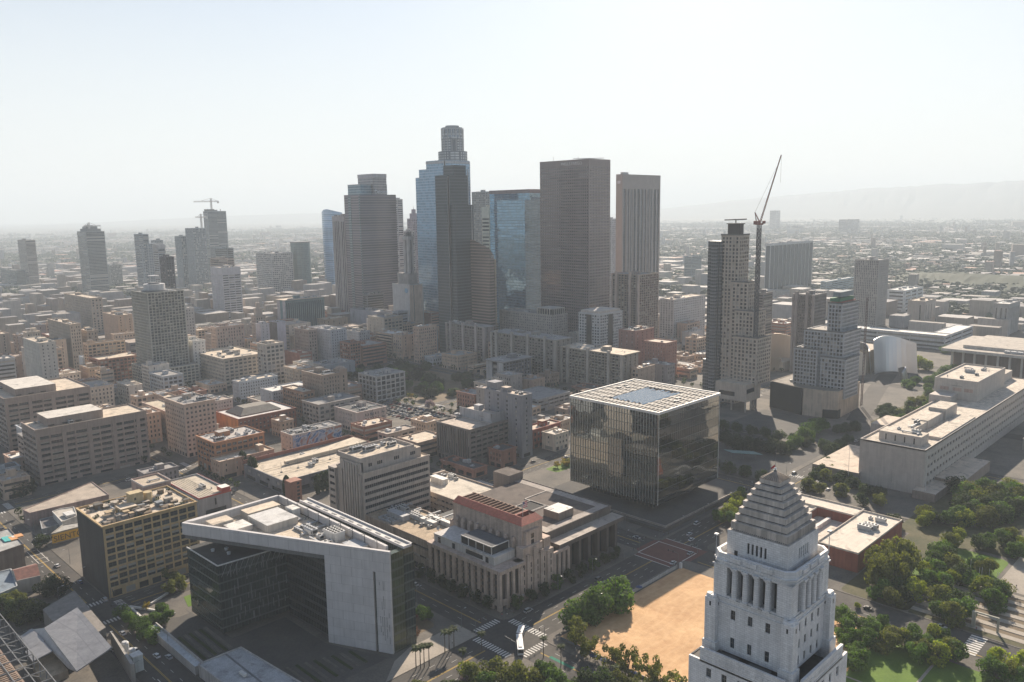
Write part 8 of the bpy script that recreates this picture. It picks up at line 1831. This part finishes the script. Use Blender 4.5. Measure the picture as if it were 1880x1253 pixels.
# ---------------------------------------------------------------- cars, bus, lamps, people
TYRE = flat((.02, .02, .02), .8); CGL = glass((.02, .025, .03), .08); LAMPG = flat((.7, .7, .65), .2); RLG = flat((.35, .02, .02), .3)
def car_parts(style=0):
    L, W = (4.6, 1.85) if style == 0 else (4.9, 2.0); hb = .86 if style == 0 else 1.0; hc = 1.45 if style == 0 else 1.8
    b = MB(); prof = [(-L/2, .35), (-L/2, hb-.12), (-L/2+.2, hb), (L/2-.9, hb-.02), (L/2-.05, hb-.22), (L/2, .4), (L/2-.1, .25), (-L/2+.1, .25)]
    for s in (-1, 1): b.poly([(p[0], s*W/2*(.96 if 0 < i < 5 else 1), p[1]) for i, p in enumerate(prof)][::s])
    for i in range(len(prof)):
        j = (i+1) % len(prof); b.poly([(prof[i][0], -W/2*.98, prof[i][1]), (prof[j][0], -W/2*.98, prof[j][1]), (prof[j][0], W/2*.98, prof[j][1]), (prof[i][0], W/2*.98, prof[i][1])])
    r0, r1 = (-L/2+1.1, L/2-2.1) if style == 0 else (-L/2+.5, L/2-1.8)
    b.poly([(r0, -W*.37, hc), (r1, -W*.37, hc), (r1, W*.37, hc), (r0, W*.37, hc)])
    c = MB(); g0, g1 = r0-.6 if style == 0 else r0-.25, r1+.75
    B_ = [(g0, -W*.46, hb-.02), (g1, -W*.46, hb-.02), (g1, W*.46, hb-.02), (g0, W*.46, hb-.02)]; T_ = [(r0, -W*.372, hc-.01), (r1, -W*.372, hc-.01), (r1, W*.372, hc-.01), (r0, W*.372, hc-.01)]
    for i in range(4): j = (i+1) % 4; c.poly([B_[i], B_[j], T_[j], T_[i]])
    w_ = MB(); n = 10
    for i in range(n):
        a, a2 = 6.283*i/n, 6.283*(i+1)/n; w_.poly([(.33*math.cos(a), -.11, .33*math.sin(a)), (.33*math.cos(a2), -.11, .33*math.sin(a2)), (.33*math.cos(a2), .11, .33*math.sin(a2)), (.33*math.cos(a), .11, .33*math.sin(a))])
        for s in (-.11, .11): w_.poly([(0, s, 0), (.33*math.cos(a), s, .33*math.sin(a)), (.33*math.cos(a2), s, .33*math.sin(a2))], 0); 
    w_.cyl(0, 0, .01, 0, .01, 3, 1)
    h = MB(); h.box(-.04, -.2, -.08, .04, .2, .08)
    return L, W, b, c, w_, h
CARS = {}
PAINT = {'white': (.68, .68, .67), 'silver': (.42, .43, .44), 'black': (.02, .02, .022), 'grey': (.14, .145, .15), 'red': (.30, .03, .025), 'blue': (.04, .08, .20)}
def car(x, y, rz, colour, label, group=None, style=0, name='parked_car'):
    if style not in CARS:
        L, W, b, c, w_, h = car_parts(style); CARS[style] = dict(L=L, W=W, b=b, glass=c.mesh('window', [CGL]), wheel=w_.mesh('wheel', [TYRE, METAL]), hl=h.mesh('headlight', [LAMPG]), tl=h.mesh('tail_light', [RLG]), body={})
    S = CARS[style]
    if colour not in S['body']:
        m_ = flat(PAINT[colour], .28, .1, .6, 'car_paint'); S['body'][colour] = S['b'].mesh('body', [m_])
    r = link(bpy.data.objects.new(name, None)); r.location = (x, y, .02); r.rotation_euler = (0, 0, rz); tag(r, label, 'car', group)
    L, W = S['L'], S['W']
    for nm, me, loc in [('body', S['body'][colour], (0, 0, 0)), ('window', S['glass'], (0, 0, 0))]+[('wheel', S['wheel'], (sx*L*.31, sy*(W/2-.08), .33)) for sx in (-1, 1) for sy in (-1, 1)]+[('headlight', S['hl'], (L/2-.06, sy*W*.34, .62)) for sy in (-1, 1)]+[('tail_light', S['tl'], (-L/2+.0, sy*W*.36, .72)) for sy in (-1, 1)]:
        o = link(bpy.data.objects.new(nm, me)); o.parent = r; o.location = loc
    return r
rnd = random.Random(17); HP = math.pi/2
for (x, y, rz, c, lab) in ((367.5, 132, -HP, 'black', 'black car driving on the park road right of the white tower'), (372.5, 102, -HP, 'silver', 'silver car driving on the park road past the terraces'), (115.9, 347, HP, 'white', 'pale car on the left street beside the round tanks'), (117.5, 366, HP, 'white', 'white car on the left street just below the crosswalk'),
                           (381, 236, 0, 'white', 'left one of two cars waiting right of the red crossing'), (387, 241, 0, 'white', 'right one of two cars waiting right of the red crossing'), (503.6, 240, 0, 'white', 'white car on the shaded avenue above the cube plaza'), (122, 436, HP, 'blue', 'blue car at the kerb beside the dark side wall of the golden loft block'),
                           (510, 219, 0, 'white', 'left one of two white cars parked above the red building'), (513.5, 214.8, 0, 'white', 'right one of two white cars parked above the red building'), (455, 366, HP, 'white', 'white car in the street by the dry garden')):
    car(x, y, rz, c, lab, name='car')
LOT = 'car parked in the crowded open lot below the grid office'
n = 0
for row in range(9):
    for k in range(15):
        x, y = 443+row*4.1+(2.2 if row % 2 else 0), 556+k*6.2
        if rnd.random() < .2: continue
        c = rnd.choice(('white', 'white', 'silver', 'black', 'grey', 'black', 'red', 'blue')); car(442+k*2.5 if False else x, y, 0 if True else HP, c, f'{c} {LOT}', f'{c} cars in the open lot', style=rnd.choice((0, 0, 1))); n += 1
for i in range(110):      # street traffic and kerbside cars
    if rnd.random() < .6:
        ix = rnd.choice((1, 1, 2, 2, 3, 3, 4)); a0, a1 = SX[ix]; y = rnd.uniform(255, 1000) if i % 2 else rnd.uniform(255, 560); x = rnd.choice((a0+1.4, a1-1.4, a0+4.6, a1-4.6)); rz = HP
    else:
        j = rnd.choice((1, 1, 2, 3, 4)); b0, b1 = SY[j]; x = rnd.uniform(130, 760); y = rnd.choice((b0+1.4, b1-1.4, b0+5, b1-5)); rz = 0
        if 222 < x < 248 and j == 1: continue
    c = rnd.choice(('white', 'white', 'silver', 'black', 'grey')); car(x, y, rz, c, f'{c} car along the shaded downtown streets', f'{c} cars along the streets', style=rnd.choice((0, 0, 1)), name='car')
for i in range(14):
    car(114-rnd.random()*.5, 520+i*9.5, HP, rnd.choice(('white', 'silver', 'black')), 'car in the line at the far left kerb beyond the turquoise roof', 'cars at the far left kerb', name='car')
# the bending bus on the crossing
root = empty('articulated_bus', (236.0, 231.8, 0), 'white bending bus turning across the crossing', 'bus')
def seg(nm, p, q, w_):
    p, q = Vector(p), Vector(q); d = (q-p); L_ = d.length; a = math.atan2(d.y, d.x); b = MB(); b.box(0, -w_/2, .35, L_, w_/2, 3.1, 0, top=0); b.box(.3, -w_/2-.02, 1.5, L_-.3, w_/2+.02, 2.5, 1); b.box(L_-.01, -w_/2+.15, 1.2, L_+.03, w_/2-.15, 2.8, 1); b.box(1, -.8, 3.1, L_-1.5, .8, 3.4, 2)
    o = b.make(nm, [flat((.72, .73, .74), .35), CGL, METAL_W], root, (p.x, p.y, 0), a)
    for u in (2, L_-2.4):
        for s in (-1, 1):
            w2 = MB()
            for i in range(10): a1, a2 = .628*i, .628*(i+1); w2.poly([(0, 0, 0), (.5*math.cos(a1), 0, .5*math.sin(a1)), (.5*math.cos(a2), 0, .5*math.sin(a2))]); w2.poly([(.5*math.cos(a1), -.15, .5*math.sin(a1)), (.5*math.cos(a2), -.15, .5*math.sin(a2)), (.5*math.cos(a2), .15, .5*math.sin(a2)), (.5*math.cos(a1), .15, .5*math.sin(a1))])
            w2.make('wheel', [TYRE], o, (u, s*(w_/2+.01), .5))
seg('front_section', (0, 0), (-8.6, -9.4), 2.6); seg('rear_section', (.6, .5), (6.2, 4.2), 2.6)
b = MB(); b.box(-.9, -1.25, .4, .9, 1.25, 3.05); b.make('bellows', [flat((.04, .04, .04), .8)], root, (0.2, .2, 0), .8)
# street lamps and signals
def lamp_mesh():
    b = MB(); b.cyl(0, 0, .12, 0, 8.4, 6, 0, r1=.07); b.bar((0, 0, 8.3), (2.1, 0, 8.9), .1); a = MB(); a.box(1.9, -.18, 8.8, 2.9, .18, 8.98); return b.mesh('pole', [METAL_D]), a.mesh('lamp_head', [METAL])
LP, LH = lamp_mesh()
def lamp(x, y, rz, lab, grp):
    r = link(bpy.data.objects.new('street_lamp', None)); r.location = (x, y, .15); r.rotation_euler = (0, 0, rz); tag(r, lab, 'street lamp', grp)
    for nm, me in (('pole', LP), ('lamp_head', LH)): o = link(bpy.data.objects.new(nm, me)); o.parent = r
for ix in (1, 2, 3):
    for k in range(9):
        y = 258+k*32
        if any(b0-3 < y < b1+3 for b0, b1 in SY): continue
        lamp(SX[ix][0]-1.2, y, 0, 'street lamp on the left pavement of the streets running up and left', 'lamps on the left pavements'); lamp(SX[ix][1]+1.2, y+15, math.pi, 'street lamp on the right pavement of the streets running up and left', 'lamps on the right pavements')
for k in range(11):
    x = 255+k*27
    if any(a0-3 < x < a1+3 for a0, a1 in SX): continue
    lamp(x, 249.6, -HP, 'street lamp along the avenue that climbs right past the cube', 'lamps along the avenue')
def signal(x, y, rz, lab):
    root = empty('traffic_signal', (x, y, .15), lab, 'traffic signal', 'signals at the crossings', rz); b = MB(); b.cyl(0, 0, .13, 0, 6.2, 6, 0, r1=.08); b.bar((0, 0, 6), (6.5, 0, 6.5), .12); b.make('pole', [METAL_D], root)
    for u in (3.2, 6.2):
        b = MB(); b.box(u-.18, -.15, 5.5, u+.18, .15, 6.6, 0)
        for k, c in enumerate((1, 2, 3)): b.box(u-.1, -.18, 5.6+k*.33, u+.1, -.15, 5.82+k*.33, c)
        b.make('signal_head', [flat((.03, .03, .03), .7), flat((.05, .25, .12), .5), flat((.3, .2, .03), .5), flat((.3, .03, .03), .5)], root)
for (cx0, cx1, cy0, cy1, nm) in ((227, 243, 225, 248, 'bus crossing'), (350, 367, 225, 248, 'red paved crossing'), (108, 125, 386, 403, 'left street crossing')):
    for x, y, rz, w_ in ((cx0-1, cy1+1, 0, 'left'), (cx1+1, cy1+1, -HP, 'top'), (cx1+1, cy0-1, math.pi, 'right'), (cx0-1, cy0-1, HP, 'bottom')): signal(x, y, rz, f'traffic signal at the {w_} corner of the {nm}')
# people
def person_mesh(seed, top, legs):
    rnd = random.Random(seed); b = MB(); st = rnd.uniform(.12, .28)
    def limb(p, q, r0, r1, mi):
        p, q = Vector(p), Vector(q); d = (q-p).normalized(); u = d.cross(Vector((0, 1, .01))).normalized(); t = d.cross(u); n = 7
        A = [p+(u*math.cos(6.283*i/n)+t*math.sin(6.283*i/n))*r0 for i in range(n)]; B_ = [q+(u*math.cos(6.283*i/n)+t*math.sin(6.283*i/n))*r1 for i in range(n)]
        for i in range(n): b.poly([tuple(A[i]), tuple(A[(i+1) % n]), tuple(B_[(i+1) % n]), tuple(B_[i])], mi)
        b.poly([tuple(x) for x in B_], mi)
    for s in (-1, 1):
        kn = (s*st*.5, s*.1, .48); limb((0, s*.09, .9), kn, .09, .065, 1); limb(kn, (s*st, s*.11, .06), .065, .045, 1); b.box(s*st-.09, s*.11-.045, 0, s*st+.16, s*.11+.045, .08, 3)
        el = (-s*st*.4, s*.26, 1.12); limb((0, s*.19, 1.42), el, .055, .045, 0); limb(el, (-s*st*.4+.1, s*.25, .88), .042, .03, 2); b.ball((-s*st*.4+.12, s*.25, .84), .045, 2, 6)
    limb((0, 0, .86), (0, 0, 1.15), .15, .16, 0); limb((0, 0, 1.15), (0, 0, 1.44), .16, .19, 0); limb((0, 0, 1.44), (.01, 0, 1.54), .1, .055, 2)
    b.ball((.02, 0, 1.63), .105, 2, 8, 1.15); b.ball((-.01, 0, 1.67), .112, 3, 8, 1.05); b.box(.115, -.012, 1.6, .14, .012, 1.64, 2)
    return b.mesh('person', [flat(top, .8), flat(legs, .8), flat((.35, .22, .16), .6), flat((.03, .025, .02), .8)])
PT = {'white': (.6, .6, .58), 'red': (.4, .05, .04), 'blue': (.06, .10, .25), 'black': (.02, .02, .02), 'grey': (.2, .2, .2)}
for k, (x, y, c, lab) in enumerate(((226, 251.5, 'black', 'waiting at the left corner of the bus crossing'), (245.5, 252, 'red', 'in red at the top corner of the bus crossing'), (247.5, 250.6, 'white', 'walking at the top corner of the bus crossing'), (251.5, 250.2, 'black', 'further along the shaded pavement beside the newspaper building'), (255, 222.8, 'blue', 'by the kerb under the round trees'), (223, 256, 'grey', 'on the sunlit corner path near the palms'), (214, 251, 'white', 'crossing the sunlit corner path'), (347, 251.5, 'black', 'at the upper left of the red paved crossing'),
                                    (369.5, 252.5, 'white', 'at the top corner of the red paved crossing'), (375, 250.8, 'blue', 'in blue right of the red paved crossing'), (246.2, 208, 'white', 'on the path below the pale olive tree'), (438, 88, 'black', 'standing on the terrace plaza at far right'), (444, 84, 'white', 'walking over the terrace plaza at far right'), (380, 90, 'red', 'by the striped park crossing'))):
    o = link(bpy.data.objects.new('person', person_mesh(k, PT[c], PT[('black', 'blue', 'grey')[k % 3]]))); o.location = (x, y, .2); o.rotation_euler = (0, 0, rnd.uniform(0, 6.28)); tag(o, f'person in {c} top ' + lab.replace('in red ', '').replace('in blue ', ''), 'person')
# blue parasols by the sand lot, wall and gate of the lot
for k, (p, lab) in enumerate((((245.7, 198.0), 'first of the dark blue parasols under the thin trees below the sand lot'), ((246.1, 192.6), 'second of the dark blue parasols below the sand lot'), ((245.6, 184.4), 'third and biggest of the dark blue parasols below the sand lot'), ((246.5, 177.9), 'rightmost of the dark blue parasols at the bottom'), ((309.8, 220.9), 'lone dark blue parasol at the upper fence of the sand lot'))):
    root = empty('parasol', (p[0], p[1], .2), lab, 'parasol'); b = MB(); b.cyl(0, 0, .05, 0, 2.6, 6); b.make('pole', [METAL], root); b = MB(); b.cyl(0, 0, 1.7, 2.1, 2.9, 10, 0, r1=.15); b.make('canopy', [flat((.03, .06, .16), .7)], root)
b = MB(); b.box(300, 221.6, .15, 344, 221.8, 1.9)
for k in range(12): b.box(300+k*4, 221.4, .15, 300.25+k*4, 222, 2.1)
o = b.make('lot_wall', [wall((.42, .42, .42))]); tag(o, 'pale screen wall along the upper edge of the sand lot', 'wall')
b = MB(); b.box(345, 219.5, .15, 346.2, 220.7, 3.2); o = b.make('white_pillar', [wall((.6, .6, .6))]); tag(o, 'small white pillar at the top corner of the sand lot', 'pillar')
b = MB(); b.box(249, 120, .15, 249.2, 219, 1.2); o = b.make('lot_fence', [METAL_D]); tag(o, 'low dark fence along the near path of the sand lot', 'fence')
# white angled walls in the police garden corner
for (p, q, lab) in (((129.2, 389.0), (128.7, 365.7), 'white angled garden wall running down from the street corner, left of the police building'), ((129.2, 389.0), (141.3, 365.8), 'white angled garden wall running right from the street corner'), ((137.3, 384.2), (147.8, 389.4), 'short pale garden wall below the golden loft block')):
    b = MB(); b.bar((*p, .9), (*q, .9), .9); o = b.make('garden_wall', [wall((.62, .60, .56))]); tag(o, lab, 'wall')
b = MB(); b.prism([(129.6, 386.0), (148.1, 384.9), (146.7, 362.5), (142.0, 362.5), (129.8, 369.4)], .15, .19); struct('garden_path', b, [M_PAVE])
# flagpoles, gateway and masts
for k, (p, h) in enumerate((((536.2, 211.0), 26), ((538.3, 162.6), 30))):
    b = MB(); b.cyl(0, 0, .16, 0, h, 6, 0, r1=.07); b.ball((0, 0, h), .22, 0, 6); o = b.make('flagpole', [METAL_W], None, (p[0], p[1], .1)); tag(o, ('tall bare flagpole left of the blank courthouse wall', 'tall bare flagpole right in front of the courthouse wall')[k], 'flagpole')
for k, (a, c) in enumerate(((960, 610), (1010, 660), (1025, 660), (1070, 640), (1115, 690), (1125, 690))):
    p = at('s7', a,c); root = empty('flagpole', (p[0], p[1], .2), 'short pole with a small flag on the park lawn at right', 'flagpole', 'flags on the park lawn'); b = MB(); b.cyl(0, 0, .09, 0, 7, 6); b.make('pole', [METAL_W], root); b = MB(); b.poly([(0, 0, 6.9), (1.5, .3, 6.6), (1.4, .5, 5.6), (0, 0, 5.8)]); b.make('flag', [flat(((.6, .1, .08), (.6, .55, .5), (.1, .25, .4))[k % 3], .8)], root)
p = (382.1, 91.3); b = MB(); b.box(0, 0, .1, 1.4, 1.4, 7.5); b.box(1.4, -9, 6.6, 2.2, .8, 7.2); b.box(1.4, -9, .1, 2.2, -8.2, 6.6); o = b.make('park_gateway', [wall((.35, .34, .28))], None, (p[0], p[1], 0)); tag(o, 'plain square gateway frame at the foot of the park terraces', 'gateway')
# teal canopy across the avenue above the tower
p = (531.1, 295.5); q = (541.6, 276.3); root = empty('canopy', (p[0], p[1], .15), 'long thin teal canopy on posts right of the glass cube', 'canopy'); b = MB(); dx, dy = q[0]-p[0], q[1]-p[1]; b.prism([(0, 0), (dx, dy), (dx+3, dy+9), (3, 9)], 5, 5.3, 0, bottom=True); b.make('roof', [wall((.10, .20, .20), .5)], root)
for t in (.1, .5, .9):
    b = MB(); b.cyl(dx*t+1.5, dy*t+4, .2, 0, 5, 6); b.make('post', [METAL_D], root)

# ---------------------------------------------------------------- labels that tell look-alikes apart
def scr(o):
    p = o.matrix_world.translation if o.parent else o.location
    return px_of(p.x, p.y, p.z+5)
SVN = {'cube': (395, 269), 'office13': (255, 608), 'resi': (339, 879), 'tleft1': (634, 2430), 'tleft2': (658, 2036), 'grey9': (627, 1302), 'grid10': (903, 1634), 'white29': (949, 624), 'apt31a': (669, 708), 'apt31d': (658, 493), 'ferraro': (1642, 838), 'tan_r': (1337, 423)}
MARKS = []
for nm, ph in (('loft_building', 'golden loft block'), ('market_hall', 'ribbed market hall'), ('banquet_hall', 'cream roofed hall'), ('brick_hall', 'hipped brick hall'), ('orange_building', 'orange brick building'), ('mural_building', 'mural building'), ('hotel_building', 'fire escape block'), ('old_office', 'turreted old office'), ('grid_office', 'white grid office'),
               ('department_store', 'classical department store'), ('walled_building', 'blank dark walled building'), ('domed_block', 'hooded block'), ('dark_tower', 'black tower'), ('court_building', 'teal glass block'), ('striped_tower', 'slim striped tower'), ('hotel', 'pavilion topped beige block'), ('painted_building', 'pale blue painted wall'),
               ('old_hotel', 'roof garden hotel'), ('deco_building', 'art deco turret'), ('grand_hotel', 'grand hotel'), ('telephone_exchange', 'microwave mast building'), ('curved_glass_tower', 'curved blue tower'), ('round_green_tower', 'round green tower'), ('county_tower', 'ribbed tan tower'), ('white_office', 'long white office'), ('metal_concert_hall', 'steel concert hall'),
               ('music_pavilion', 'columned pavilion'), ('stone_courthouse', 'stone courthouse'), ('stepped_tower', 'tall beige stepped tower'), ('stepped_hotel_tower', 'netted hotel tower'), ('shop_row', 'red brick shop row'), ('office_annexe', 'blank grey annexe'), ('parking_garage', 'open sided garage'), ('brick_block', 'red brick blocks'), ('white_school', 'bent white building'), ('terraced_office', 'banded government blocks'),
               ('blank_block', 'lilac windowless block'), ('plaza_block', 'flat park side building'), ('glass_office', 'low pale teal building'), ('unused', '')):
    for o in sc.objects:
        if o.parent is None and o.name == nm: MARKS.append((o.location.x, o.location.y, ph))
for nm, ph in (('resi', 'lattice apartment tower'), ('grey9', 'lilac office tower'), ('grid10', 'white gridded tower'), ('white29', 'long white slab'), ('apt31a', 'leftmost balconied slab'), ('apt31d', 'sunlit balconied slab'), ('ferraro', 'white finned tower'), ('cube', 'glass cube'), ('tleft2', 'notched far tower'), ('tleft1', 'leftmost far tower'), ('office13', 'cream corner office'), ('tan_r', 'slotted tan block')):
    MARKS.append((*SVN[nm], ph))
def near_mark(x, y):
    D0 = math.hypot(x, y); best = min(MARKS, key=lambda m_: (m_[0]-x)**2+(m_[1]-y)**2); D1 = math.hypot(best[0], best[1])
    da = (math.atan2(best[1], best[0])-math.atan2(y, x))*D0          # >0: it stands right of the mark
    if abs(D0-D1) > abs(da)*1.3: rel = 'behind' if D0 > D1 else 'in front of'
    else: rel = 'right of' if da > 0 else 'left of'
    return rel, best[2]
ORD = ['leftmost', 'second from left', 'third from left', 'fourth from left', 'fifth from left', 'sixth from left', 'seventh from left', 'eighth from left', 'ninth from left', 'tenth from left', 'eleventh from left', 'twelfth from left']
def short(t, n):
    w_ = t.split(); return ' '.join(w_[:n])
groups = {}
for o in sc.objects:
    if o.parent is None and o.get('category') == 'building' and o.name.startswith('city_block'):
        a = o['label'].split(' building')[0]; rel, mk = near_mark(o.location.x, o.location.y); far_ = 'well ' if rel == 'behind' and min((m_[0]-o.location.x)**2+(m_[1]-o.location.y)**2 for m_ in MARKS) > 160**2 else ''
        o['label'] = f'{a} block {far_}{rel} the {mk}'
for o in sc.objects:
    if o.parent is None and 'label' in o and o.get('category') and o.get('kind') is None: groups.setdefault(o['label'], []).append(o)
for lab, L_ in groups.items():
    if len(L_) < 2: continue
    L_.sort(key=lambda o: scr(o)[0]); w_ = len(lab.split())
    if len(L_) <= 12 and w_ <= 13:
        for o, t in zip(L_, ORD): o['label'] = f'{lab}, {t}' if len(L_) > 2 else (f'{lab}, the left one' if o is L_[0] else f'{lab}, the right one')
    else:      # larger crowds: rows from far to near, then from left to right inside each row
        L_.sort(key=lambda o: scr(o)[1]); n = math.ceil(len(L_)/11); rows = [L_[i*11:(i+1)*11] for i in range(n)]
        RN = ['farthest row', 'second row', 'third row', 'fourth row', 'fifth row', 'sixth row', 'seventh row', 'eighth row']
        for r_, row in enumerate(rows):
            row.sort(key=lambda o: scr(o)[0])
            for o, t in zip(row, ORD): o['label'] = f'{short(lab, 11)}, {RN[min(r_, 7)]}, {t}'
    for o in L_:
        if not o.get('group'): o['group'] = short(lab, 8)

# ---------------------------------------------------------------- air
hm = bpy.data.materials.new('haze_air'); hm.use_nodes = True; hn = hm.node_tree
hn.nodes.remove(hn.nodes['Principled BSDF'])
hv = hn.nodes.new('ShaderNodeVolumePrincipled'); hv.inputs['Color'].default_value = HAZE_COL
hv.inputs['Density'].default_value = HAZE; hv.inputs['Anisotropy'].default_value = HAZE_G
hn.links.new(hv.outputs[0], hn.nodes['Material Output'].inputs['Volume'])
b = MB(); b.box(-3100, -3100, -1.4, 32100, 32100, 860)
o = b.make('haze', [hm]); o['kind'] = 'stuff'; tag(o, 'pale summer haze hanging over the whole city', 'haze')
